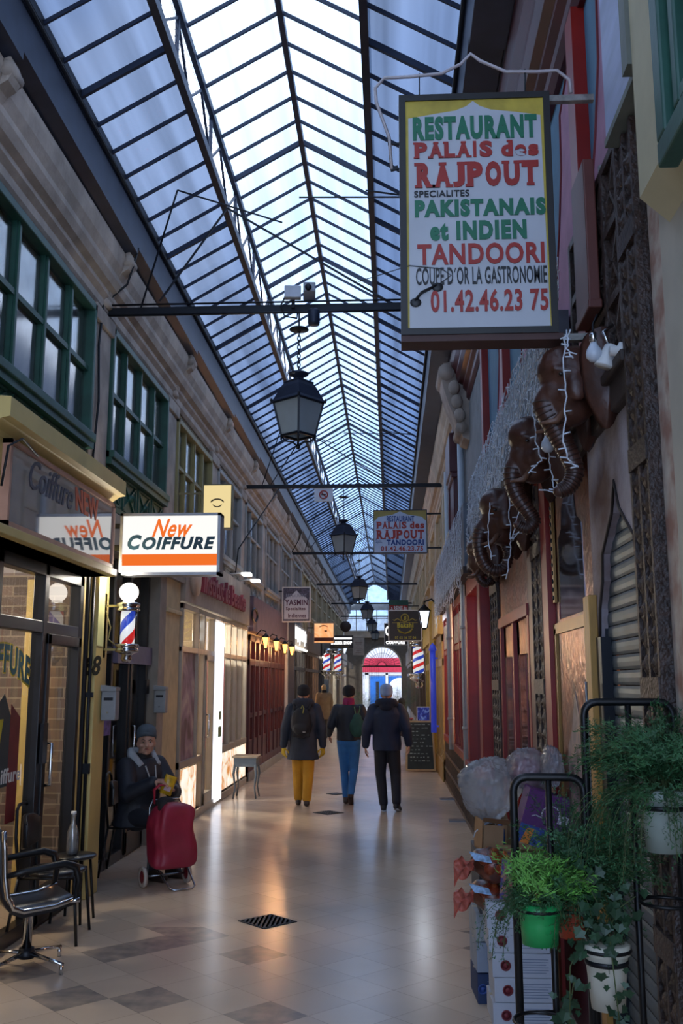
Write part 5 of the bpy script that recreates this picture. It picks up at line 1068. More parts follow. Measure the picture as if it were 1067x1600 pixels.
# ---- further shops on the right
FR = [(17.6, 20.0, '#8a7040', 'ochre shopfront with a blue post behind the chalkboard', '#a08a55'), (20.2, 25.8, '#9c8a3c', 'yellow framed shopfront behind the terrace', '#b39a48'), (26.2, 31.3, '#3a2a26', 'dark brown barber front on the right', '#4a3a34'), (31.7, 36.8, '#57504b', 'grey shopfront on the right beyond the barber', '#726a64'), (37.2, 45.8, '#6a5a4c', 'brown shopfront on the far right', '#7f776e'), (46.2, 55.5, '#55504d', 'dark shopfront right beside the far gate', '#6d6863')]
for i, (a, b_, c, lb, fc) in enumerate(FR):
    t = shopfront(1, a, b_, lb, mat('right_frame_%d' % i, c, .5), [a+(b_-a)*j/5 for j in range(1, 5)], .4, 2.6, 2.1, fw=.14, plinth=.35)
    b = MB(); b.box(.85, a, 2.6, 1.0, b_, 3.3); b.build('fascia', mat('right_fascia_%d' % i, fc, .6), t); lamp((2.3, (a+b_)/2, 2.3), 40, (1, .8, .6))
b = MB(); b.box(.80, 20.1, 0, .9, 20.5, 3.4); structure(b.build('trim_13', mat('yellow_column', '#b08f3a', .5)))
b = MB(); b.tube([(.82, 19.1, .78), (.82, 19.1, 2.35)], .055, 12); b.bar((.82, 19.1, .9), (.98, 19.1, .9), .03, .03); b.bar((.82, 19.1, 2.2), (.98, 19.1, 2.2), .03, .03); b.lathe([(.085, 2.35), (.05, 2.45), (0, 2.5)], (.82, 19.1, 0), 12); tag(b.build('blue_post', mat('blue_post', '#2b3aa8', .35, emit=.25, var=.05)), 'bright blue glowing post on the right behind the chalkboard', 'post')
wl_ = wall_lantern((.93, 18.4, 2.98), 'white glowing wall lantern on the right above the blue post', None, 1, 1.6)
wl_.rotation_euler[2] = math.pi
for c in kids(wl_):
    if c.name.startswith('lantern_glass'): c.data = c.data.copy(); c.data.materials.clear(); c.data.materials.append(glow('lantern_white', '#dfeaff', 3))
lamp((.55, 18.4, 2.9), 5, (.8, .88, 1), .05, 'lantern_light')
barber_pole((.78, 27.5, 2.35), 'large striped barber pole on the right wall past the yellow column', False, 2.6, 1)
# ================================================================ floor drains
M_DRAIN = mat('drain_iron', '#23252a', .5, .4)
for i, (u, v, r, lb) in enumerate(((418, 1440, .22, 'nearest dark diamond floor grating in the middle of the arcade'), (513, 1270, .21, 'second diamond floor grating near the walkers'), (525, 1240.5, .16, 'small diamond floor grating past the walkers'))):
    p = at(u, v, z=0); t = thing('floor_grating', lb, 'grating', p)
    b = MB(); b.lathe([(r, 0), (r, .006), (r*.9, .006), (r*.9, .003)], p, 4, sm=False); b.build('frame', M_DRAIN, t)
    b = MB(); b.add([p+V(-r*.9, 0, .003), p+V(0, -r*.9, .003), p+V(r*.9, 0, .003), p+V(0, r*.9, .003)], [(0,1,2,3)])
    for k in range(-5, 6): c = r*.9*k/6; h = r*.9-abs(c); b.box(p.x+c-.008, p.y-h, .003, p.x+c+.008, p.y+h, .007)
    b.build('grille', M_DRAIN, t)
# ================================================================ chairs on the left
M_VINYL = mat('black_vinyl', '#16171a', .32, var=.15)
M_TUBE = mat('black_tube', '#101114', .4, .3)
def stacking_chair(loc, rz, label):
    t = thing('stacking_chair', label, 'chair', loc, rz)   # faces local +Y
    b = MB(); b.ell((0, 0, .45), .22, .21, .04, 20); b.box(-.15, -.16, .425, .15, .16, .46); b.build('seat', M_VINYL, t, local=True)
    b = MB(); n = 12; vs = []
    for i in range(n+1):
        a = -1+2*i/n; x = .19*a; y = -.22+.05*a*a
        top = .83-.05*abs(a)**3; bot = .6+.03*abs(a)**3
        vs += [(x, y-.015, bot), (x, y-.015, top), (x, y+.015, top), (x, y+.015, bot)]
    b.add(vs, [f for i in range(n) for f in ((4*i, 4*i+4, 4*i+5, 4*i+1), (4*i+1, 4*i+5, 4*i+6, 4*i+2), (4*i+2, 4*i+6, 4*i+7, 4*i+3), (4*i+3, 4*i+7, 4*i+4, 4*i))]+[(0,1,2,3), (4*n+3, 4*n+2, 4*n+1, 4*n)], 0, True)
    b.build('backrest', M_VINYL, t, local=True, bev=.006)
    b = MB(); b.tube([(-.2, -.2, .43), (-.19, -.235, .7), (-.14, -.25, .87), (-.08, -.255, .9), (.08, -.255, .9), (.14, -.25, .87), (.19, -.235, .7), (.2, -.2, .43)], .012, 8); b.build('back_frame', M_TUBE, t, local=True)
    for sx_ in (-1, 1):
        b = MB(); b.tube([(sx_*.19, .17, .44), (sx_*.22, .21, 0)], .011, 8); b.build('leg', M_TUBE, t, local=True)
        b = MB(); b.tube([(sx_*.2, -.2, .44), (sx_*.22, -.27, 0)], .011, 8); b.build('leg', M_TUBE, t, local=True)
    b = MB(); b.tube([(-.2, .17, .43), (.2, .17, .43), (.2, -.2, .43), (-.2, -.2, .43)], .009, 6, closed=True); b.build('seat_rail', M_TUBE, t, local=True)
    return t
stacking_chair((-2.36, 6.95, 0), math.radians(-84), 'empty black stacking chair between the swivel chair and the round stool')
stacking_chair((-2.42, 9.25, 0), math.radians(-84), 'black stacking chair the woman sits on')
rs = thing('round_stool', 'low round black stool carrying the bottle', 'stool', (-2.39, 7.45, 0))
b = MB(); b.lathe([(0, .445), (.15, .445), (.165, .455), (.16, .468), (0, .472)], (-2.39, 7.45, 0), 24); b.build('seat', M_VINYL, rs)
for a in (.6, 2.2, 3.8, 5.4):
    b = MB(); b.tube([(-2.39+.12*math.cos(a), 7.45+.12*math.sin(a), .45), (-2.39+.165*math.cos(a), 7.45+.165*math.sin(a), 0)], .011, 8); b.build('leg', M_TUBE, rs)
bt = thing('water_bottle', 'clear glass bottle half full of water on the round stool', 'bottle', (-2.40, 7.42, .474))
b = MB(); b.lathe([(0, .002), (.038, .0), (.044, .012), (.044, .16), (.03, .2), (.017, .23), (.016, .275), (.02, .28), (.02, .295)], (-2.40, 7.42, .474), 20); b.build('glass', glass('bottle_glass', (.9, .93, .96), .12, .03, .3, (.85, .9, .95)), bt)
b = MB(); b.lathe([(0, .01), (.04, .012), (.04, .11), (0, .11)], (-2.40, 7.42, .474), 20); b.build('water', glass('water', (.82, .88, .93), .06, .02, .35, (.8, .86, .93)), bt); b = MB(); b.lathe([(.02, .292), (.02, .312), (0, .314)], (-2.40, 7.42, .474), 12); b.build('cap', M_WHITE, bt)
# swivel chair, faces +X
sw = thing('swivel_chair', 'black leather swivel chair with chrome side frame at the lower left edge', 'chair', (-2.28, 6.25, 0), math.radians(-56))
prof = [(.02, -.23, .86), (.0, -.22, .75), (0, -.21, .6), (0, -.19, .48), (0, -.15, .41), (0, -.09, .385), (0, .1, .40), (0, .23, .43)]
b = MB(); n = len(prof); vs = []
for x in (-.22, .22):
    for _, y, z in prof: vs += [(x, y, z)]
for x in (-.22, .22):
    for i, (_, y, z) in enumerate(prof): vs += [(x, y-.03 if i < 4 else y, z if i < 4 else z-.04)]
b.add(vs, [f for i in range(n-1) for f in ((i, i+1, n+i+1, n+i), (2*n+i, 3*n+i, 3*n+i+1, 2*n+i+1), (i, 2*n+i, 2*n+i+1, i+1), (n+i, n+i+1, 3*n+i+1, 3*n+i))]+[(0, n, 3*n, 2*n), (n-1, 3*n-1, 4*n-1, 2*n-1)], 0, True); o = b.build('sling_seat', mat('leather', '#1d1f25', .3, var=.15, bump=.15), sw, local=True); recalc(o)
for sx_ in (-1, 1):
    b = MB(); b.tube([(sx_*.235, y, z) for _, y, z in prof], .017, 8, flat=1.5); b.build('side_frame', M_CHROME, sw, local=True)
    b = MB(); b.tube([(sx_*.25, -.205, .60), (sx_*.26, -.1, .62), (sx_*.26, .14, .645), (sx_*.26, .21, .62), (sx_*.255, .235, .54), (sx_*.25, .22, .43)], [.016, .02, .024, .026, .022, .016], 8); b.build('armrest', M_TUBE, sw, local=True)
    b = MB(); b.tube([(sx_*.24, .18, .415), (sx_*.27, .24, .425)], .014, 8); b.build('arm_bolt', M_CHROME, sw, local=True)
b = MB(); b.lathe([(.03, .1), (.028, .34), (.06, .36), (.06, .375)], (0, 0, 0), 14); b.build('column', M_CHROME, sw, local=True)
b = MB(); b.lathe([(.05, .06), (.055, .08), (.045, .12), (0, .12)], (0, 0, 0), 14); b.build('hub', M_BLK, sw, local=True)
for k in range(4):
    a = k*math.pi/2+.55; c, s_ = math.cos(a), math.sin(a); b = MB(); b.tube([(.03*c, .03*s_, .09), (.3*c, .3*s_, .06)], [.02, .013], 8, flat=.7); b.tube([(.29*c, .29*s_, .06), (.29*c, .29*s_, .0)], .014, 8); b.build('base_arm', M_CHROME, sw, local=True)
# ================================================================ shopping trolley
tr = thing('shopping_trolley', 'dark red shopping trolley bag on two wheels before the seated woman', 'trolley', (-1.92, 8.62, 0), math.radians(33))
from mathutils import noise
M_BAG = mat('burgundy_fabric', '#8c1f38', .5, var=.12, bump=.1)
b = MB(); n = 36; rows_ = [(.155, .1, .165), (.2, .13, .185), (.205, .145, .24), (.205, .155, .33), (.215, .165, .42), (.22, .17, .5), (.215, .165, .57), (.205, .155, .64), (.175, .13, .69), (.1, .08, .72)]
vs = []; fs = []
for i, (rx, ry, z) in enumerate(rows_):
    rx *= .92; ry *= .95
    for k in range(n):
        a = 2*math.pi*k/n; c, s_ = math.cos(a), math.sin(a); e = .5
        x = rx*math.copysign(abs(c)**e, c); y = ry*math.copysign(abs(s_)**e, s_)
        d = noise.noise(V(x*7, y*7, z*5+3))*.06+noise.noise(V(x*16, z*9, y*16))*.04
        g = 1+d/.2 if 0 < i else 1; vs.append((x*g, y*g, z+noise.noise(V(x*6, y*6, 9))*.02*(i > 6)))
for i in range(len(rows_)-1):
    for k in range(n): fs.append((i*n+k, i*n+(k+1) % n, (i+1)*n+(k+1) % n, (i+1)*n+k))
fs += [tuple(range(n))[::-1], tuple((len(rows_)-1)*n+k for k in range(n))]
b.add(vs, fs, 0, True); o = b.build('bag', M_BAG, tr, local=True); sd = o.modifiers.new('sub', 'SUBSURF'); sd.levels = 1; sd.render_levels = 1
b = MB(); b.ell((-.05, .04, .70), .09, .07, .06, 16); b.ell((-.10, -.05, .68), .05, .04, .06, 12); b.build('bag_lining', mat('black_cloth', '#121214', .8), tr, local=True)
b = MB(); b.tube([(-.14, .06, .7), (-.15, .05, .82), (-.11, .03, .86), (-.05, .05, .85)], [.015, .022, .022, .012], 8, flat=.5); b.build('flap', mat('red_flap', '#9c1f33', .5), tr, local=True)
b = MB(); b.tube([(-.15, .15, .1), (-.15, .155, .66), (-.12, .16, .72), (.12, .16, .72), (.15, .155, .66), (.15, .15, .1)], .009, 8); b.tube([(-.2, .14, .085), (.2, .14, .085)], .008, 8)
b.tube([(-.09, .12, .16), (-.05, -.14, .02), (-.02, -.17, .012), (.14, -.17, .012), (.17, -.15, .03), (.15, .0, .17)], .008, 8); b.build('frame', mat('alu_tube', '#9aa0a6', .25, .9), tr, local=True)
for sx_ in (-1, 1):
    R_ = Matrix.Rotation(math.pi/2, 3, 'Y')
    b = MB(); b.lathe([(.068, -.013), (.082, -.017), (.088, 0), (.082, .017), (.068, .013)], (sx_*.2, .12, .088), 24, M=R_); w_o = b.build('wheel', mat('cream_tyre', '#b8aca0', .6), tr, local=True)
    b = MB(); b.lathe([(0, -.014), (.03, -.018), (.066, -.010), (.068, .01), (.03, .018), (0, .014)], (sx_*.2, .12, .088), 24, M=R_); h_ = b.build('wheel_disc', mat('wheel_red', '#6f1420', .45), w_o, local=True)
# ================================================================ chalkboard, poster stand, terrace
ab = thing('chalkboard', 'wood framed chalkboard sandwich board on the floor by the right wall', 'sign', (.60, 19.7, 0))
c0 = at(634, 1206, y=19.6); c1 = at(681, 1206, y=19.6); b = MB(); x0, x1 = c0.x, c1.x; ht = .98; ln = .12
def brd(y0_, y1_, mb, inset, th, mi=0):
    i_ = inset; vs = []
    for dy in (0, th):
        for x, z in ((x0+i_, i_+.02), (x1-i_-.0, i_+.02), (x1-i_-.04, ht-i_), (x0+i_+.02, ht-i_)): f = z/ht; vs.append((x, y0_+(y1_-y0_)*f+dy, z))
    mb.add(vs, [(0,1,2,3), (7,6,5,4), (0,4,5,1), (1,5,6,2), (2,6,7,3), (3,7,4,0)], mi)
fr_ = MB(); brd(19.55, 19.72, fr_, 0, .02); brd(19.98, 19.76, fr_, 0, .02); fr_.build('frame', mat('pale_wood', '#a98d66', .6), ab)
bd = MB(); brd(19.545, 19.715, bd, .035, .004); bd.build('slate', mat('chalk_slate', '#222a2a', .7, var=.3, scale=5), ab)
ck = MB(); random.seed(3)
for r in range(11):
    z = .9-r*.07; f = z/ht; yy = 19.543+.17*f-.002; x = x0+.08+.05*random.random(); 
    while x < x1-.12:
        L = random.uniform(.02, .07); ck.box(x, yy-.002, z, x+L, yy, z+random.uniform(.01, .022)); x += L+random.uniform(.01, .06)
        if r > 1 and random.random() < .15: break
ck.build('chalk_lettering', mat('chalk', '#8a9692', .8, var=0), ab)
pst = thing('poster_stand', 'small blue framed poster standing above the chalkboard', 'poster', (.62, 21.2, 0)); p0 = at(651, 1132, y=21.2); p1 = at(672, 1104, y=21.2)
b = MB(); b.box(p0.x, 21.2, p0.z, p1.x, 21.23, p1.z); b.build('frame', M_WHITE, pst); b = MB(); b.box(p0.x+.02, 21.194, p0.z+.02, p1.x-.02, 21.2, p1.z-.02); b.build('print', photo_mat('blue_print', '#141c5e', '#2b3aa0', '#7f9ad0', 9, .12), pst)
b = MB(); xm = (p0.x+p1.x)/2; b.box(xm-.02, 21.23, 0, xm+.02, 21.26, p0.z+.1); b.box(xm-.15, 21.1, 0, xm+.15, 21.4, .03); b.build('stand', M_BLK, pst)
def cafe_table(x, y, label, c='#5c1f22'):
    t = thing('cafe_table', label, 'table', (x, y, 0)); b = MB(); b.box(x-.3, y-.3, .72, x+.3, y+.3, .75); b.build('top', mat('table_'+c[1:], c, .5), t, bev=.008)
    for a in (-1, 1):
        for c_ in (-1, 1): b = MB(); b.box(x+a*.25-.02, y+c_*.25-.02, 0, x+a*.25+.02, y+c_*.25+.02, .72); b.build('leg', M_TUBE, t)
cafe_table(.42, 22.6, 'dark red cafe table behind the chalkboard'); cafe_table(.3, 27.5, 'far red and white covered cafe table on the right', '#a8343a')
bn = thing('bench', 'dark wooden bench under the man seated at the terrace', 'bench', (.62, 24.2, 0)); b = MB(); b.box(.40, 23.6, .40, .85, 24.9, .45); b.build('seat', M_WOOD, bn)
for y in (23.7, 24.8): b = MB(); b.box(.44, y-.03, 0, .82, y+.03, .40); b.build('leg', M_WOOD, bn)
# ================================================================ foliage helper
def fern(mb, base, n, L, up, spread, seed, needle=.02, droop=.5, lean=(0, 0)):
    rnd = random.Random(seed); base = V(*base)
    for i in range(n):
        a = rnd.uniform(0, 2*math.pi); o = rnd.uniform(.2, 1)*spread; ln = L*rnd.uniform(.55, 1.1)
        d = V(math.cos(a)*o+lean[0], math.sin(a)*o+lean[1], up*rnd.uniform(.5, 1.1)).normalized(); p = base+V(math.cos(a)*.02, math.sin(a)*.02, 0); pts = [p.copy()]; st = 14
        for k in range(st): d = (d+V(0, 0, -droop*.16*(k/st))).normalized(); p = p+d*(ln/st); pts.append(p.copy())
        mb.tube(pts, .0013, 3, 1)
        for k in range(3, st+1):
            q = pts[k]; dd = (pts[k]-pts[k-1]).normalized(); side = dd.cross(V(rnd.uniform(-1, 1), rnd.uniform(-1, 1), rnd.uniform(-1, 1))).normalized(); br = needle*3.2*(1-.55*k/st)
            for sg in (-1, 1):
                e = q+(side*sg+dd*.7).normalized()*br; m = 5
                for j in range(1, m+1):
                    c = q.lerp(e, j/m); nd = V(rnd.uniform(-1, 1), rnd.uniform(-1, 1), rnd.uniform(-.4, 1)).normalized()*needle; w = nd.cross(dd).normalized()*.0021
                    mb.add([c-w, c+w, c+nd], [(0, 1, 2)], 0)
M_FERN = mat('fern_green', '#2f5c36', .6, var=.35, scale=12); M_FERNB = mat('fern_bright', '#63a043', .55, var=.3, scale=12); M_STEM = mat('fern_stem', '#4c5a34', .7); M_SOIL = mat('potting_soil', '#3a2a20', .95)
def ivy(mb, path, n, seed, size=.025):
    rnd = random.Random(seed); P = [V(*p) for p in path]; mb.tube(P, .002, 4, 1)
    lf = [(0, 0), (.45, -.18), (.6, .25), (.95, .35), (.55, .6), (0, 1.15), (-.55, .6), (-.95, .35), (-.6, .25), (-.45, -.18)]
    for i in range(n):
        f = rnd.random()*(len(P)-1.001); k = int(f); c = P[k].lerp(P[k+1], f-k)+V(rnd.uniform(-.05, .05), rnd.uniform(-.05, .03), rnd.uniform(-.05, .05)); s_ = size*rnd.uniform(.6, 1.2)
        R = Euler((rnd.uniform(-.6, .6)+math.pi/2, rnd.uniform(-.5, .5), rnd.uniform(-.7, .7))).to_matrix() @ Matrix.Rotation(math.pi+rnd.uniform(-.8, .8), 3, 'Z')
        mb.add([c+R@V(a*s_, q*s_, .12*s_*abs(a)) for a, q in lf]+[c+R@V(0, .3*s_, 0)], [(j, (j+1) % 10, 10) for j in range(10)], 0)
# ================================================================ plant stand
SY = 3.35
stn = thing('plant_stand', 'black tubular plant stand with two arched frames at the lower right', 'plant stand', (.68, SY, 0))
def frame(xa, xb, zt, nm):
    r = .045; b = MB(); pts = [(xa, SY, 0), (xa, SY, zt-r)]+[(xa+r-r*math.cos(a*math.pi/8), SY, zt-r+r*math.sin(a*math.pi/8)) for a in range(1, 5)]+[(xb-r+r*math.sin(a*math.pi/8), SY, zt-r+r*math.cos(a*math.pi/8)) for a in range(0, 5)]+[(xb, SY, 0)]
    b.tube(pts, .0135, 10); b.build(nm, M_TUBE, stn); xm = (xa+xb)/2; b = MB(); b.tube([(xm, SY, 0), (xm, SY, zt)], .011, 8); b.build('centre_bar', M_TUBE, stn)
frame(.405, .638, 1.435, 'arched_frame'); frame(.648, .945, 1.682, 'arched_frame')
def pot_ring(x, y, z, r, sx_):
    b = MB(); b.tube([(x+r*math.cos(a*.3142), y+r*math.sin(a*.3142), z) for a in range(20)], .006, 6, closed=True); b.tube([(x, y+r, z), (sx_, SY, z)], .006, 6); b.build('pot_ring', M_TUBE, stn)
pot_ring(.865, 3.26, 1.06, .08, .80); pot_ring(.455, 3.26, .705, .08, .522); pot_ring(.466, 3.27, 1.035, .069, .522); pot_ring(.86, 3.22, 1.36, .08, .80); pot_ring(.60, 3.44, 1.0, .06, .648); pot_ring(.665, 3.24, .925, .074, .648)
def pot(name, label, c, prof, m, extra=None, cat='plant'):
    t = thing(name, label, cat, c); b = MB(); b.lathe(prof, c, 28); b.build('pot', m, t); r, z = prof[-1][0]*.9, prof[-1][1]-.012
    b = MB(); b.lathe([(r, z-.005), (0, z+.004)], c, 20); b.build('soil', M_SOIL, t); return t
def potprof(r, h, k=.74, lip=.006): return [(0, -h), (r*k, -h), (r*(k+1)/2, -h/2), (r*.97, -.035), (r+lip, -.03), (r+lip, 0), (r*.94, 0)]
c = V(.86, 3.22, 1.412); t = pot('potted_fern', 'asparagus fern in the pale upper pot on the tall frame', c, potprof(.076, .19), mat('pale_pot', '#8f9a92', .45, var=.08))
b = MB(); fern(b, c, 110, .30, 1.0, .7, 1, .018, 1.3, (-.2, 0)); fern(b, c, 45, .40, .1, 1.0, 2, .016, 3.2, (-.3, -.2)); b.build('foliage', [M_FERN, M_STEM], t)
b = MB(); b.lathe([(.0715, -.052), (.0725, -.058), (.0712, -.062)], c, 28); b.build('dark_band', M_BLK, t)
c = V(.466, 3.27, 1.055); t = pot('potted_fern', 'bright green fern in the green pot on the low frame', c, potprof(.066, .125, .86), mat('green_pot', '#1f8f4c', .35, var=.06))
b = MB(); fern(b, c, 30, .17, 1.0, .7, 3, .025, 1.2, (.25, 0)); b.build('foliage', [M_FERNB, M_STEM], t)
b = MB(); fern(b, c, 22, .17, .7, .9, 4, .014, 2.2, (-.1, 0)); fern(b, c, 12, .26, .1, 1, 5, .012, 3.5); b.build('darker_foliage', [M_FERN, M_STEM], t)
c = V(.60, 3.44, 1.03); t = pot('potted_fern', 'tall dark fern in the terracotta pot behind the low frame', c, potprof(.056, .12, .8), mat('terracotta', '#b2462a', .6, var=.1))
b = MB(); fern(b, c, 130, .36, 1.0, .55, 6, .016, 1.4, (.28, 0)); fern(b, c, 60, .3, .4, .9, 7, .015, 2.6, (.3, -.1)); fern(b, c, 6, .2, .0, .6, 8, .02, 3, (-.1, -.2)); b.build('foliage', [M_FERN, M_STEM], t)
c = V(.665, 3.24, .942); t = pot('potted_ivy', 'ivy trailing from the white pot with a dark band', c, potprof(.068, .19, .76), mat('white_pot', '#b9b6a8', .45, var=.06))
b = MB(); b.lathe([(.0665, -.045), (.068, -.052), (.0665, -.06)], c, 28); b.build('dark_band', M_BLK, t)
M_IVY = mat('ivy_green', '#24432c', .5, var=.35, scale=14); b = MB()
for i, pth in enumerate(([c, c+V(-.06, -.03, .05), c+V(-.12, -.04, -.06), c+V(-.13, -.05, -.25)], [c, c+V(.0, -.06, .04), c+V(.0, -.1, -.06), c+V(.01, -.1, -.2)], [c, c+V(.04, 0, .1), c+V(.1, 0, .14)], [c, c+V(-.02, 0, .12), c+V(-.06, .02, .2)], [c+V(-.1, 0, -.1), c+V(-.13, .05, -.3), c+V(-.1, .05, -.5)])): ivy(b, pth, 26, 20+i)
b.build('foliage', [M_IVY, M_STEM], t)
# ================================================================ crates and bags by the right wall
def emblem_box(loc, size, label, m, rot=(0, 0, 0), group=None, marks=True, accent='#7a2b34'):
    """carton; loc = centre of the base"""
    t = thing('carton', label, 'box', loc, group=group); t.rotation_euler = rot; w, d, h = size
    b = MB(); b.box(-w/2, -d/2, 0, w/2, d/2, h); b.build('box', m, t, local=True, bev=.004)
    b = MB(); b.box(-w/2-.001, -.02, h-.001, w/2+.001, .02, h+.001); b.build('tape', mat('clear_tape', '#b5a98f', .3), t, local=True)
    if marks:
        b = MB(); yy = -d/2-.002; Rm = Matrix.Rotation(math.pi/2, 3, 'X'); b.lathe([(.021, 0), (.027, 0), (.027, .002), (.021, .002), (.021, 0)], (-w*.28, yy+.001, h*.5), 20, M=Rm); b.lathe([(0, 0), (.013, 0), (.013, .002), (0, .002)], (-w*.28, yy+.001, h*.5), 14, M=Rm)
        for k in range(6): b.box(-w*.08, yy, h*.2+k*h*.11, w*.42*(1 if k % 3 else .9), yy+.001, h*.2+k*h*.11+.003, 1)
        b.build('print', [mat('print_'+accent[1:], accent, .6), mat('print_grey', '#6f7a92', .6)], t, local=True)
    return t
M_CW = mat('white_carton', '#b4bac6', .7, var=.05); M_CB = mat('brown_carton', '#9c7a58', .8, var=.1)
for i, (dx, h, lb) in enumerate(((0, .118, 'white printed carton at the bottom of the stack on the floor'), (.012, .118, 'white printed carton second from the bottom of the stack'), (.006, .118, 'white printed carton in the middle of the stack'), (-.01, .12, 'white printed carton fourth up in the stack'), (-.016, .13, 'white printed carton at the top of the white stack'))):
    emblem_box((.665+dx, 5.5, i*.12), (.315, .3, h), lb, M_CW, (0, 0, random.uniform(-.03, .03)), 'white cartons stacked by the right wall')
for i in range(3): emblem_box((.52, 5.86+.01*i, i*.16), (.13, .3, .155), ['small blue and white box at the bottom left of the cartons', 'small pale box second up left of the cartons', 'small grey box beside the onions'][i], mat('bluewhite_%d' % i, ['#23365c', '#8f98a8', '#9a9fa6'][i], .7), (0, 0, .05), None, i == 0, '#2e4f9a')
for i in range(4): emblem_box((.79, 6.08, i*.2), (.3, .5, .195), ['brown carton on the floor behind the white stack', 'brown carton second up behind the white stack', 'brown carton third up behind the white stack', 'brown carton on top behind the white stack'][i], M_CB, (0, 0, 0), None, False)
emblem_box((.73, 5.48, .614), (.3, .3, .2), 'deep blue fruit carton under the purple box', mat('blue_carton', '#1d3f86', .5, col2='#c46a2a', scale=5), (0, 0, .02), None, False)
pb = thing('fruit_box', 'purple fruit box tilted on top of the stacked cartons', 'box', (.83, 5.6, .85)); pb.rotation_euler = (0, .30, .0)
b = MB(); b.box(-.165, -.1, .0, .165, .12, .29); b.build('box', mat('purple_carton', '#541a62', .45, var=.08), pb, local=True, bev=.004)
b = MB(); b.box(-.165, -.103, .0, .165, -.1, .1, 0); b.prism([(0, 0), (.05, 0), (.06, .09), (.02, .08)], (-.147, -.104, 0), *RU, .001, 1); b.prism([(0, 0), (.06, 0), (.05, .07), (0, .09)], (.09, -.104, 0), *RU, .001, 1); b.box(.02, -.106, .15, .08, -.102, .2, 2); b.box(.09, -.106, .19, .12, -.102, .22, 2); b.box(.0, -.106, .03, .05, -.104, .08, 2)
b.tube([(-.02+.05*math.cos(a*.4), -.103, .18+.05*math.sin(a*.4)) for a in range(10)], .004, 5, 2); b.tube([(-.12, -.103, .15), (-.1, -.103, .16), (-.06, -.103, .155)], .003, 5, 2)
b.build('print', [mat('box_blue', '#1f3f8a', .5), mat('box_orange', '#d07a22', .5), mat('box_white', '#c9c4d6', .5)], pb, local=True)
bx = thing('carton', 'open brown carton with a blue bottle inside under the plastic bag', 'box', (.585, 5.78, .80)); bx.rotation_euler = (0, .06, .1)
b = MB(); b.box(-.1, -.12, 0, .1, .12, .012); b.box(-.1, .108, 0, .1, .12, .16); b.box(-.1, -.12, 0, -.09, .12, .17); b.box(.09, -.12, 0, .1, .12, .15); b.box(-.1, -.12, 0, .02, -.108, .15); b.box(.02, -.12, .0, .1, -.108, .05); b.build('box', M_CB, bx, local=True)
for q4 in ([(-.1, -.12, .17), (.1, -.12, .15), (.12, -.2, .19), (-.11, -.19, .2)], [(-.1, .12, .16), (.1, .12, .15), (.1, .2, .2), (-.1, .2, .2)]): b = MB(); b.add(q4, [(0,1,2,3)]); b.build('flap', M_CB, bx, local=True)
slab('support_crate', 'dark plastic crate holding up the open brown carton', 'crate', [(.48, 5.66, .48, .63, 6.2, .79)], mat('crate_dark', '#3a3d44', .6))
p = V(.61, 5.72, .82); b = MB(); b.lathe([(0, 0), (.028, .0), (.028, .1), (.012, .13), (.012, .15), (0, .15)], p, 16); tag(b.build('bottle', mat('blue_bottle', '#2d5b96', .2, var=.1)), 'blue bottle inside the open brown carton', 'bottle')
for i, (x, z, c_, lb, w) in enumerate(((.555, .63, '#4b3a7a', 'violet printed card leaning beside the onions', .05), (.60, .63, '#c4701f', 'orange printed card leaning beside the onions', .045))):
    t = tag(MB().prism([(0, 0), (w, 0), (w*1.3, .2), (w*.4, .2)], (x, 5.33, z), *RU, -.006).build('cardboard_sheet', photo_mat('card_%d' % i, c_, c_, '#b98a4a', 30)), lb, 'card')
# onions in net bags
M_ON = mat('onion_skin', '#a8552a', .35, var=.25, scale=8); M_NET = glass('orange_net', (.95, .62, .5), .02, .3, .15, (.8, .25, .12))
def onion_bag(c, n, label, seed):
    rnd = random.Random(seed); c = V(*c); t = thing('net_bag', label, 'net bag', c)
    b = MB(); b.ell(c, .125, .12, .085, 20, rot=(0, .25, 0)); sk = b.build('net', M_NET, t)
    for v_ in sk.data.vertices: q = v_.co; q += q.normalized()*noise.noise(q*22)*.018
    b = MB(); k = c+V(-.11, -.05, 0); vs = []; m = 9
    for i in range(6):
        f = i/5
        for j in range(m): g = j/(m-1)-.5; vs.append(k+V(-.11*f, -.03*f+.02*math.sin(j*2.4+i), g*(.05+.09*f)+.02*math.sin(i*2+j)-.02*f))
    b.add(vs, [(i*m+j, i*m+j+1, (i+1)*m+j+1, (i+1)*m+j) for i in range(5) for j in range(m-1)], 0, True); b.build('gathered_end', mat('net_salmon', '#c05a4a', .45, var=.3, scale=20, alpha=.9), t)
    b = MB(); b.add([k+V(.0, -.06, .04), k+V(.09, -.085, .03), k+V(.075, -.085, .065), k+V(-.03, -.05, .085)], [(0,1,2,3)]); b.build('paper_label', mat('label_blue', '#8fb2d6', .5, var=.4, scale=40), t)
    spots = [(-.055, -.05, .035), (.0, -.06, .045), (.055, -.05, .035), (-.03, -.08, -.01), (.03, -.085, -.01), (.0, -.02, .06), (.05, .0, .045), (-.05, .01, .05), (.065, -.04, -.03)]
    for i in range(n):
        s_ = spots[i]; p = c+V(*s_); b = MB(); b.lathe([(0, -.030), (.018, -.026), (.031, -.006), (.029, .012), (.015, .026), (.005, .033), (.003, .045)], p, 14, M=Euler((rnd.uniform(-1, 1), rnd.uniform(-1, 1), 0)).to_matrix())
        tag(b.build('onion', M_ON), 'brown onion inside the %s orange net bag' % label.split()[0], 'onion', 'onions in the %s net bag' % label.split()[0])
onion_bag((.545, 5.48, .775), 9, 'upper orange net bag of onions hanging over the cartons', 1)
onion_bag((.545, 5.55, .60), 8, 'lower orange net bag of onions against the white cartons', 2)
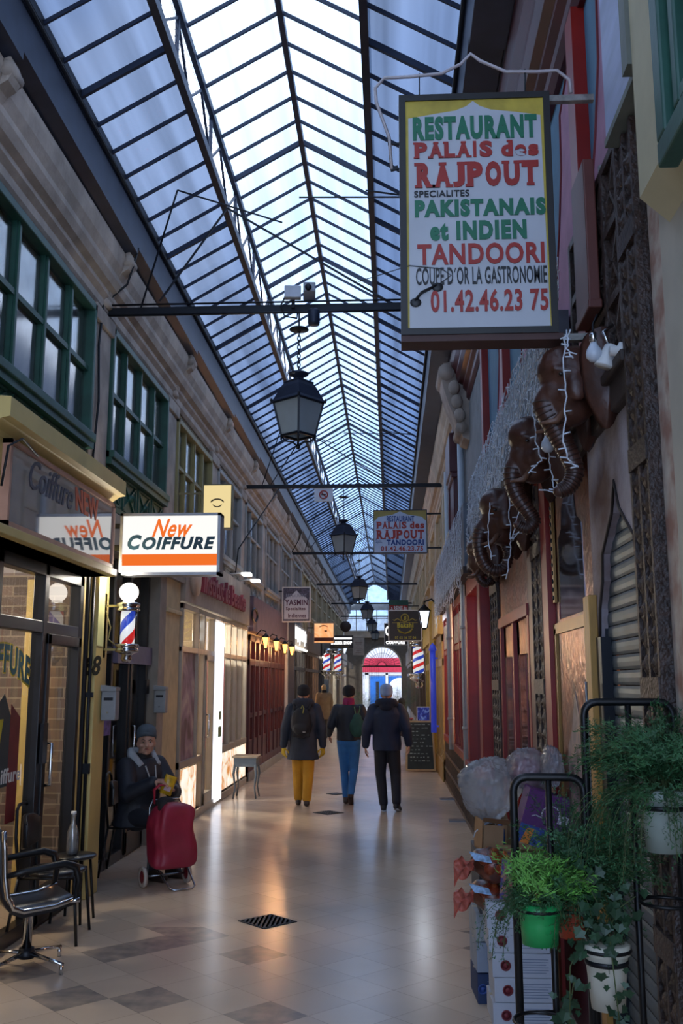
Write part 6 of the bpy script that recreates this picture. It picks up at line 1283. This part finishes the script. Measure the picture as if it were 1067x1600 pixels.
M_PB = glass('plastic_film', (.94, .96, .98), .03, .2, .38, (.84, .90, .98), 1.2); M_PB2 = glass('plastic_film_grey', (.94, .96, .98), .03, .2, .34, (.78, .82, .92), 1.2)
def plastic_bag(c, r, label, seed, m, content=None, tail=None):
    c = V(*c); t = thing('plastic_bag', label, 'plastic bag', c); b = MB(); n, k = 90, 60; vs = []; fs = []
    for i in range(k+1):
        th = math.pi*i/k
        for j in range(n):
            ph = 2*math.pi*j/n; d = V(math.sin(th)*math.cos(ph), math.sin(th)*math.sin(ph), -math.cos(th)); q = d*3+V(seed, seed*2, 0)
            g = 1+.22*noise.noise(q*.5)+.13*abs(noise.noise(V(q.x*1.8, q.y*1.8, q.z*.9)))+.09*abs(noise.noise(V(q.x*4.5, q.y*4.5, q.z*1.8))); sag = -.25*max(0, d.z*0)+0
            tp = 1+(.35*d.z if tail else 0); vs.append(c+V(d.x*r[0]*g*tp, d.y*r[1]*g*tp, d.z*r[2]*g))
    for i in range(k):
        for j in range(n): fs.append((i*n+j, i*n+(j+1) % n, (i+1)*n+(j+1) % n, (i+1)*n+j))
    b.add(vs, fs, 0, True); b.build('film', m, t)
    if tail: b = MB(); b.tube([c+V(*q) for q in tail], [.012, .008, .005, .006], 8, flat=.4); b.build('handle', mat('bag_handle', '#a9b2c0', .4), t)
    if content: b = MB(); b.ell(c+V(0, 0, -.02), r[0]*.8, r[1]*.8, r[2]*.75, 14); o = b.build('contents', content, t); [setattr(v_, 'co', v_.co+v_.co.normalized()*noise.noise(v_.co*16)*.03) for v_ in o.data.vertices]
    return t
plastic_bag((.575, 5.9, 1.12), (.165, .17, .17), 'large empty clear plastic bag bulging over the brown carton', 3.1, M_PB, None, [(.02, -.05, -.16), (-.06, -.1, -.19), (-.1, -.12, -.22), (-.11, -.12, -.25)])
plastic_bag((.80, 5.85, 1.24), (.13, .12, .12), 'clear plastic bag with reddish contents above the purple box', 7.3, M_PB2, photo_mat('meat_red', '#6a2a30', '#a06a70', '#c9b2b2', 14))
plastic_bag((.90, 5.62, 1.28), (.06, .1, .10), 'smaller clear plastic bag tucked behind the tall frame', 11.7, M_PB2)
# plants and pots far down the arcade
for x, y, lb, h in ((-1.15, 44, 'blurred leafy potted plant beyond the walkers on the left', 1.1), (.25, 34, 'spiky potted palm near the far right', 1.5)):
    c = V(x, y, .4); t = pot('potted_plant', lb, c, potprof(.2, .4), mat('dark_pot', '#4b443e', .6)); b = MB(); fern(b, c, 40, h, 1, .6, int(h*10), .06, 1.0); b.build('foliage', [M_FERN, M_STEM], t)
# ================================================================ people
M_SKIN = mat('skin', '#b58a74', .5, var=.06, scale=12); M_SKIN2 = mat('skin_dark', '#6b4a3c', .5, var=.06)
def hand(b, w, fwd, pal, s=1., curl=.5, thumb=1):
    """palm, four fingers, thumb: w wrist, fwd along the hand, pal palm normal"""
    f = V(*fwd).normalized(); n = V(*pal).normalized(); n = (n-f*n.dot(f)).normalized(); a = f.cross(n)*thumb; w = V(*w)
    for k in (-1, 0, 1): b.cap(w+a*k*.016*s, w+f*.085*s+a*k*.024*s, .017*s, .014*s, 8)
    for i, L in enumerate((.072, .08, .074, .058)):
        p = w+f*.085*s+a*(.034-.0225*i)*s; d = f.copy(); c = curl*(1+.12*i)
        for k, q in enumerate((.42, .33, .25)):
            d = (d*math.cos(c*.7)+n*math.sin(c*.7)).normalized() if k == 0 else (d+n*c*.55).normalized(); e = p+d*L*q*s; b.cap(p, e, (.0095-.001*k)*s, (.0088-.001*k)*s, 8); p = e
    p = w+f*.02*s+a*.026*s; d = (f*.6+a*.75+n*.3).normalized()
    for q in (.045, .032, .026): e = p+d*q*s; b.cap(p, e, .0115*s, .0098*s, 8); p = e; d = (d+f*.35+n*.25).normalized()
def head(b, c, M, s=1.):
    e = lambda p, rx, ry, rz: b.ell(c+M@(V(*p)*s), rx*s, ry*s, rz*s, 18)
    e((0, -.012, .03), .075, .092, .088); e((0, .012, -.025), .066, .074, .085); e((0, .035, -.07), .046, .05, .04); e((0, .06, -.088), .022, .022, .018)
    b.cap(c+M@(V(0, .082, .012)*s), c+M@(V(0, .106, -.022)*s), .011*s, .0165*s, 10); e((.011, .098, -.026), .010, .011, .009); e((-.011, .098, -.026), .010, .011, .009)
    for q in (-1, 1): e((q*.031, .072, .026), .022, .016, .010); e((q*.042, .062, -.018), .024, .024, .022); e((q*.074, -.01, -.012), .010, .022, .03)
    e((0, .083, -.052), .022, .012, .007); e((0, .08, -.063), .018, .012, .008)
def face_parts(t, c, M, s=1., lip='#8a4a44', brow='#2a1d18'):
    for q in (-1, 1):
        b = MB(); b.ell(c+M@(V(q*.031, .0785, .010)*s), .0125*s, .009*s, .0075*s, 12); b.build('eye', mat('eye_white', '#8f857c', .3, var=0), t, local=True); 
        b = MB(); b.ell(c+M@(V(q*.031, .0855, .010)*s), .0062*s, .004*s, .0062*s, 10); b.build('iris', mat('iris_dark', '#2a1a12', .2, var=0), t, local=True)
        b = MB(); b.tube([c+M@(V(q*x, y, z)*s) for x, y, z in ((.014, .0875, .027), (.03, .088, .033), (.05, .076, .028))], [.003*s, .0042*s, .002*s], 6); b.build('eyebrow', mat('brow_'+brow[1:], brow, .8, var=0), t, local=True)
    b = MB(); b.tube([c+M@(V(x, y, z)*s) for x, y, z in ((-.022, .083, -.055), (-.008, .094, -.051), (0, .0945, -.053), (.008, .094, -.051), (.022, .083, -.055))], [.002*s, .006*s, .006*s, .006*s, .002*s], 8); b.build('mouth', mat('lip_'+lip[1:], lip, .45, var=0), t, local=True)
def figure(label, loc, rz, H, J, coat, trouser, shoe, hat=None, hem=.78, hood=None, glove=None, skin=None, sole=None, scarf=None, hcurl=.5, cw=1., look=0., face=False, seat=False, tw=1., hatc=True, hair=None, lean=0., hem_flare=1.05, vox=.009, hat_z=0.):
    s = H/1.72; t = thing('person', label, 'person', loc, rz); sc = lambda p: V(*p)*s
    D = dict(pel=(0, 0, .93), chest=(0, .0, 1.25), neck=(0, -.01, 1.45), head=(0, .02, 1.595), shL=(-.18, 0, 1.39), shR=(.18, 0, 1.39), elL=(-.235, -.04, 1.12), elR=(.235, -.04, 1.12), wrL=(-.24, .03, .88), wrR=(.24, .03, .88), hipL=(-.085, 0, .9), hipR=(.085, 0, .9), knL=(-.09, .03, .5), knR=(.09, .03, .5), anL=(-.085, 0, .09), anR=(.085, 0, .09), handL=(0, .05, -1), handR=(0, .05, -1), palL=(1, 0, 0), palR=(-1, 0, 0), toeL=(0, 1, 0), toeR=(0, 1, 0)); D.update(J)
    P = {k: sc(v) if k[:3] not in ('han', 'pal', 'toe') else V(*v) for k, v in D.items()}
    sk = skin or M_SKIN; M = Euler((0, 0, look)).to_matrix()
    b = MB(); head(b, P['head'], M, s); b.cap(P['neck'], P['head']+V(0, -.015, -.05)*s, .058*s, .052*s, 14); b.cap(P['chest'], P['neck'], .12*s, .07*s, 14); b.ell(P['chest'], .15*s, .1*s, .17*s, 16); b.cap(P['pel'], P['chest'], .095*s, .12*s, 14)
    for q in 'LR':
        b.cap(P['sh'+q], P['el'+q], .045*s, .038*s, 10); b.cap(P['el'+q], P['wr'+q], .037*s, .026*s, 10); b.cap(P['sh'+q], P['chest'], .05*s, .1*s, 10)
        b.cap(P['hip'+q], P['kn'+q], .075*s, .05*s, 10); b.cap(P['kn'+q], P['an'+q], .046*s, .034*s, 10); b.cap(P['an'+q]+V(0, -.03*s, -.03*s), P['an'+q]+P['toe'+q]*.13*s+V(0, 0, -.055*s), .03*s, .025*s, 10)
        if not glove: hand(b, P['wr'+q], P['hand'+q], P['pal'+q], s, hcurl, 1 if q == 'L' else -1)
    remesh(b, 'body', sk, t, .0065 if face else vox, 2)
    # trousers
    b = MB()
    for q in 'LR': b.cap(P['hip'+q]+V(0, -.01*s, .02*s), P['kn'+q], .098*s*min(tw, 1.06), .066*s*tw, 14); b.cap(P['kn'+q], P['an'+q]+V(0, 0, .02*s), .064*s*tw, .053*s*tw, 14); b.cap(P['hip'+q]+V(0, -.035*s, .0), P['pel'], .09*s, .105*s, 14)
    b.ell(P['pel'], .15*s, .115*s, .13*s, 18); remesh(b, 'trousers', trouser, t, .012, 4)
    # shoes
    for q in 'LR':
        a = P['an'+q]; d = P['toe'+q].normalized(); b = MB(); tip = a+d*.14*s+V(0, 0, -.058*s); 
        flat = d.copy(); b.cap(a+V(0, 0, .0), a-d*.03*s+V(0, 0, -.05*s), .048*s, .043*s, 12); b.cap(a-d*.03*s+V(0, 0, -.05*s), tip, .043*s, .038*s, 12); b.cap(a, tip, .042*s, .034*s, 12); so = remesh(b, 'shoe', shoe, t, .008, 2)
        if sole: b = MB(); b.tube([a-d*.06*s+V(0, 0, -.082*s), a+d*.05*s+V(0, 0, -.086*s), a+d*.165*s+V(0, 0, -.084*s)], [.036*s, .04*s, .034*s], 12, flat=.25); b.build('sole', sole, so, local=True)
    # coat with sleeves
    b = MB(); ch = P['chest']; pe = P['pel']; ax = (P['neck']-pe); 
    def ring(z, rx, ry):
        f = (z-.93)/.52 if seat else (z*s-pe.z)/max(.01, (P['neck'].z-pe.z)); c = pe+(P['neck']-pe)*f; return c, rx*s*cw, ry*s*cw
    lev = [(hem, .175*hem_flare, .145*hem_flare), ((hem+1.0)/2 if hem < .95 else .98, .178, .145), (1.06, .17, .135), (1.2, .19, .145), (1.32, .195, .14), (1.41, .15, .11), (1.455, .09, .085)]
    if seat: lev = [(.86, .20, .19), (.95, .195, .165)]+lev[2:]
    n = 24; vs = []
    for z, rx, ry in lev:
        c, a_, b_ = ring(z, rx, ry)
        for k in range(n): an = 2*math.pi*k/n; w = 1+.025*math.sin(an*5+z*9); vs.append((c.x+a_*math.cos(an)*w, c.y+b_*math.sin(an)*w, c.z if seat else z*s))
    m = len(lev); b.add(vs, [(i*n+k, i*n+(k+1) % n, (i+1)*n+(k+1) % n, (i+1)*n+k) for i in range(m-1) for k in range(n)]+[tuple(range(n))[::-1], tuple((m-1)*n+k for k in range(n))], 0, True)
    for q in 'LR':
        b.cap(P['sh'+q]+V(0, 0, -.01*s), P['el'+q], .078*s*cw, .066*s*cw, 14); b.cap(P['el'+q], P['wr'+q].lerp(P['el'+q], .08), .064*s*cw, .048*s*cw, 14); b.cap(P['sh'+q]+V(0, 0, -.02*s), ch+V(0, 0, .1*s), .08*s, .12*s, 14)
    remesh(b, 'coat', coat, t, .011, 4)
    if hood:
        b = MB(); nk = P['neck']
        for k in range(9): a_ = math.pi*(-.05+1.1*k/8); b.ell(nk+V(.115*math.cos(a_), -.055-.065*math.sin(a_), .02+.02*math.sin(a_))*s, .055*s, .05*s, .06*s, 12)
        b.ell(nk+V(0, -.115, -.02)*s, .1*s, .05*s, .075*s, 14); remesh(b, 'hood', hood, t, .01, 3)
    if scarf: b = MB(); b.lathe([(.075*s, -.05*s), (.09*s, -.03*s), (.088*s, .02*s), (.085*s, .06*s), (.066*s, .075*s)], P['neck']+V(0, -.005, .025)*s, 18); b.build('scarf', scarf, t, local=True)
    if glove:
        b = MB()
        for q in 'LR':
            g = MB(); g.cap(P['wr'+q].lerp(P['el'+q], .12), P['wr'+q], .036*s, .036*s, 10); hand(g, P['wr'+q], P['hand'+q], P['pal'+q], s*1.12, hcurl, 1 if q == 'L' else -1); remesh(g, 'glove', glove, t, .007, 1)
    hc = P['head']
    if hat:
        b = MB(); prof = [(.082, .012), (.091, .018), (.094, .045), (.091, .052), (.092, .08), (.08, .112), (.05, .137), (0, .148)]
        n = 24; vs = []
        for r, z in prof:
            for k in range(n): an = 2*math.pi*k/n; vs.append(hc+M@V(r*s*math.cos(an), (r*1.16*math.sin(an)-.012)*s, (z+hat_z-(.035*(-math.sin(an)+.2) if z < .06 else 0))*s))
        b.add(vs, [(i*n+k, i*n+(k+1) % n, (i+1)*n+(k+1) % n, (i+1)*n+k) for i in range(len(prof)-1) for k in range(n)], 0, True); b.build('hat', hat, t, local=True)
    if hair: b = MB(); b.ell(hc+M@V(0, -.022, .03)*s, .086*s, .095*s, .1*s, 18); b.ell(hc+M@V(0, -.055, -.04)*s, .075*s, .05*s, .085*s, 16); remesh(b, 'hair', hair, t, .01, 2)
    if face: face_parts(t, hc, M, s)
    return t, P, s
M_NAVYC = mat('dark_navy_cloth', '#1d2636', .75, var=.15, bump=.1); M_NAVY = mat('navy_cloth', '#16233c', .75, var=.12); M_BLKC = mat('black_puffer', '#181d27', .62, var=.15, bump=.3, bscale=14); M_JEAN = mat('blue_denim', '#2a66a0', .8, var=.12, bump=.1); M_MUST = mat('mustard_cloth', '#b5831c', .8, var=.1); M_DTR = mat('charcoal_cloth', '#1a1c25', .8, var=.1); M_BRN = mat('brown_leather', '#2c1f1a', .5); M_KNITB = mat('black_knit', '#121218', .9, bump=.3, bscale=120)
w = dict(anL=(-.08, -.12, .11), knL=(-.085, .02, .5), anR=(.075, .08, .09), knR=(.085, .07, .5))
pA = at(473, 1259, z=0)
t, P, s = figure('person walking away in a dark hooded coat with mustard trousers and gloves', (pA.x, pA.y, 0), .03, 1.69, dict(anL=(-.07, .08, .09), knL=(-.08, .07, .5), anR=(.06, -.06, .09), knR=(.08, .0, .5), wrL=(-.29, .0, .84), wrR=(.29, .02, .84), elL=(-.26, -.05, 1.1), elR=(.27, -.05, 1.1), palL=(.6, .5, 0), palR=(-.6, .5, 0)), M_NAVYC, M_MUST, M_BRN, hat=M_KNITB, hem=.66, hood=M_NAVYC, glove=mat('mustard_knit', '#b99a2a', .9), hcurl=.6, cw=1.14, tw=1.28, hem_flare=1.2)
bp_ = thing('backpack', 'black backpack on the back of the person in mustard trousers', 'backpack', (pA.x, pA.y-.2, .95)); c = V(pA.x-.01, pA.y-.225, 1.17)
b = MB(); b.ell(c, .15, .085, .22, 20); b.box(c.x-.12, c.y-.04, c.z-.2, c.x+.12, c.y+.06, c.z+.14); b.ell(c+V(0, -.06, -.08), .11, .05, .09, 14); remesh(b, 'bag', mat('backpack_black', '#17171c', .7, var=.1), bp_, .01, 5, local=False)
for q in (-1, 1): b = MB(); b.tube([c+V(q*.1, .03, .18), c+V(q*.12, .1, .26), c+V(q*.125, .16, .27)], [.02]*3, 8, flat=.4); b.tube([c+V(q*.11, .03, -.15), c+V(q*.15, .1, -.05), c+V(q*.16, .13, .1)], .015, 6, flat=.4); b.build('strap', mat('backpack_black', '#17171c'), bp_)
b = MB(); b.tube([c+V(.0, -.05, .2), c+V(.02, -.07, .25), c+V(.04, -.05, .2), c+V(.03, -.09, .14)], .008, 6); b.build('tag_loop', mat('tag_yellow', '#9a9440', .6), bp_)
b = MB(); b.box(c.x+.03, c.y-.115, c.z-.13, c.x+.07, c.y-.105, c.z-.12); b.build('badge', M_GREYW, bp_)
pB = at(545, 1256.5, z=0)
t, P, s = figure('person walking away in a short black jacket, blue jeans and magenta scarf', (pB.x, pB.y, 0), -.02, 1.68, dict(anL=(-.045, .06, .09), knL=(-.07, .06, .5), anR=(.04, -.17, .16), knR=(.075, .02, .5), toeR=(0, .75, -.65), elL=(-.27, -.04, 1.13), wrL=(-.31, .12, 1.0), handL=(0, .6, -.5), elR=(.26, -.02, 1.13), wrR=(.24, .2, 1.08), handR=(-.3, 1, 0)), M_BLKC, M_JEAN, M_BRN, hat=M_KNITB, hem=.92, scarf=mat('magenta_wool', '#8e2455', .9, bump=.3, bscale=60), cw=1.04, tw=1.02, hem_flare=1.0)
db = thing('drawstring_bag', 'green drawstring bag hanging from the shoulder of the person in jeans', 'bag', (pB.x+.13, pB.y-.2, 1.05)); c = V(pB.x+.13, pB.y-.19, 1.1)
b = MB(); b.ell(c, .115, .06, .15, 18); b.ell(c+V(0, 0, .12), .07, .04, .08, 14); remesh(b, 'bag', mat('bottle_green_cloth', '#234a40', .8, var=.2, scale=10), db, .01, 4, local=False)
b = MB(); b.tube([c+V(-.02, 0, .18), c+V(-.04, .06, .27), c+V(-.05, .16, .3)], .008, 6); b.tube([c+V(.02, 0, .18), c+V(.04, .06, .27), c+V(.03, .16, .3)], .008, 6); b.build('cord', mat('cord_green', '#4a6a4a', .8), db)
pC = at(605, 1267, z=0)
t, P, s = figure('person walking away in a navy hooded jacket, dark trousers and pale blue beanie', (pC.x, pC.y, 0), .0, 1.70, dict(anL=(-.05, -.02, .09), knL=(-.09, .03, .5), anR=(.13, -.13, .12), knR=(.12, .02, .5), toeR=(.25, .9, -.25), elL=(-.28, -.06, 1.12), wrL=(-.30, .05, .87), elR=(.28, -.08, 1.12), wrR=(.31, -.02, .90)), M_NAVY, M_DTR, mat('black_shoe', '#16171b', .5), hat=mat('pale_blue_knit', '#8a9fc0', .9, bump=.3, bscale=90), hem=.82, hood=mat('navy_hood', '#131c30', .8), sole=mat('white_sole', '#b9bcc2', .6), cw=1.16, tw=1.2, hem_flare=.98)
# seated woman
wx, wy = -2.36, 9.2; rz = math.radians(-125)
dk = MATS['black_puffer']
t, P, s = figure('woman in a dark padded coat and grey beanie seated on a black chair', (wx, wy, 0), rz, 1.74, dict(pel=(0, -.02, .50), chest=(0, .0, .82), neck=(0, .03, 1.03), head=(.0, .07, 1.17), shL=(-.19, .02, .97), shR=(.19, .02, .97), elL=(-.22, .22, .72), elR=(.29, .18, .74), wrL=(.02, .46, .77), wrR=(.19, .42, .86), handL=(.9, .4, .12), handR=(-.35, 1, .05), palL=(-.1, -.2, 1), palR=(-.3, .1, -1), hipL=(-.1, .02, .5), hipR=(.1, .02, .5), knL=(-.11, .40, .50), knR=(.11, .40, .50), anL=(-.11, .34, .09), anR=(.11, .34, .09)), dk, M_DTR, M_BRN, hat=mat('grey_knit', '#4b5660', .9, bump=.35, bscale=90), hem=.50, seat=True, cw=1.16, look=math.radians(-38), face=True, hcurl=.75, vox=.007, hem_flare=1.1, hat_z=.026)
b = MB(); nk = P['neck']; b.tube([nk+V(-.10, .1, -.06), nk+V(-.12, -.02, .03), nk+V(-.07, -.09, .05), nk+V(.07, -.09, .05), nk+V(.12, -.02, .03), nk+V(.10, .1, -.06)], [.03, .045, .05, .05, .045, .03], 10); b.build('hood_lining', mat('pale_fleece', '#9fa6ac', .95, bump=.4, bscale=60), t, local=True)
b = MB(); b.lathe([(.08, -.05), (.085, 0), (.066, .05)], nk+V(0, .01, .0), 16); b.build('scarf', mat('black_cloth', '#121214', .8), t, local=True)
b = MB(); b.tube([nk+V(-.04, .13, -.06), nk+V(-.02, .17, -.18), nk+V(0, .17, -.3)], .007, 6); b.tube([nk+V(.07, .12, -.06), nk+V(.05, .17, -.18), nk+V(.03, .17, -.28)], .007, 6); b.build('zip', M_GREYW, t, local=True)
b = MB(); b.ell(P['pel']+V(-.2, .16, .1), .05, .05, .03, 12); b.build('pocket_flap', mat('black_cloth', '#121214'), t, local=True)
hp = V(wx, wy, 0)+Euler((0, 0, rz)).to_matrix()@V(.13*s, .53*s, .83*s)
pk = thing('snack_packet', 'yellow snack packet in the hands of the seated woman', 'packet', hp); b = MB(); n = 8; vs = []
for i in range(n+1):
    f = i/n; w_ = .055; d_ = .026*math.sin(math.pi*f)**.6+.001
    for k in range(10): a = 2*math.pi*k/10; vs.append((w_*math.cos(a), d_*math.sin(a), (f-.5)*.17))
b.add(vs, [(i*10+k, i*10+(k+1) % 10, (i+1)*10+(k+1) % 10, (i+1)*10+k) for i in range(n) for k in range(10)], 0, True); b.build('wrapper', mat('yellow_foil', '#c29a20', .3, var=.25, scale=25), pk, local=True); b = MB(); b.obox((0, -.024, -.03), (.06, .01, .04)); b.build('label_band', mat('pink_label', '#b79aa4', .5), pk, local=True); pk.rotation_euler = (0, .35, .3)
# people further down the arcade
M_TAN = mat('tan_wool', '#8a7458', .9, bump=.2)
q = at(506, 1146, z=0); q = V(at(506, 1100, y=31).x, 31, 0)
figure('person in a tan coat with light hair standing beyond the walkers', (q.x, q.y, 0), .3, 1.66, {}, M_TAN, mat('grey_cloth', '#55504c', .8), M_BRN, hem=.6, hair=mat('light_hair', '#b39a72', .7), scarf=mat('black_cloth', '#121214'), cw=1.15, vox=.012)
q = V(at(633, 1100, y=24.1).x, 24.1, 0)
figure('man in a dark plum jacket seated at the terrace on the right', (q.x, q.y, 0), math.radians(75), 1.72, dict(pel=(0, 0, .52), chest=(0, .04, .86), neck=(0, .07, 1.08), head=(0, .11, 1.23), shL=(-.18, .06, 1.0), shR=(.18, .06, 1.0), elL=(-.22, .16, .76), elR=(.22, .16, .76), wrL=(-.12, .38, .8), wrR=(.12, .38, .8), handL=(.3, 1, 0), handR=(-.3, 1, 0), palL=(0, 0, -1), palR=(0, 0, -1), hipL=(-.09, .02, .52), hipR=(.09, .02, .52), knL=(-.1, .42, .53), knR=(.1, .42, .53), anL=(-.1, .4, .09), anR=(.1, .4, .09)), mat('plum_cloth', '#2a2531', .8), M_DTR, M_BRN, hem=.52, seat=True, hair=mat('black_hair', '#121012', .7), skin=M_SKIN2, vox=.012)
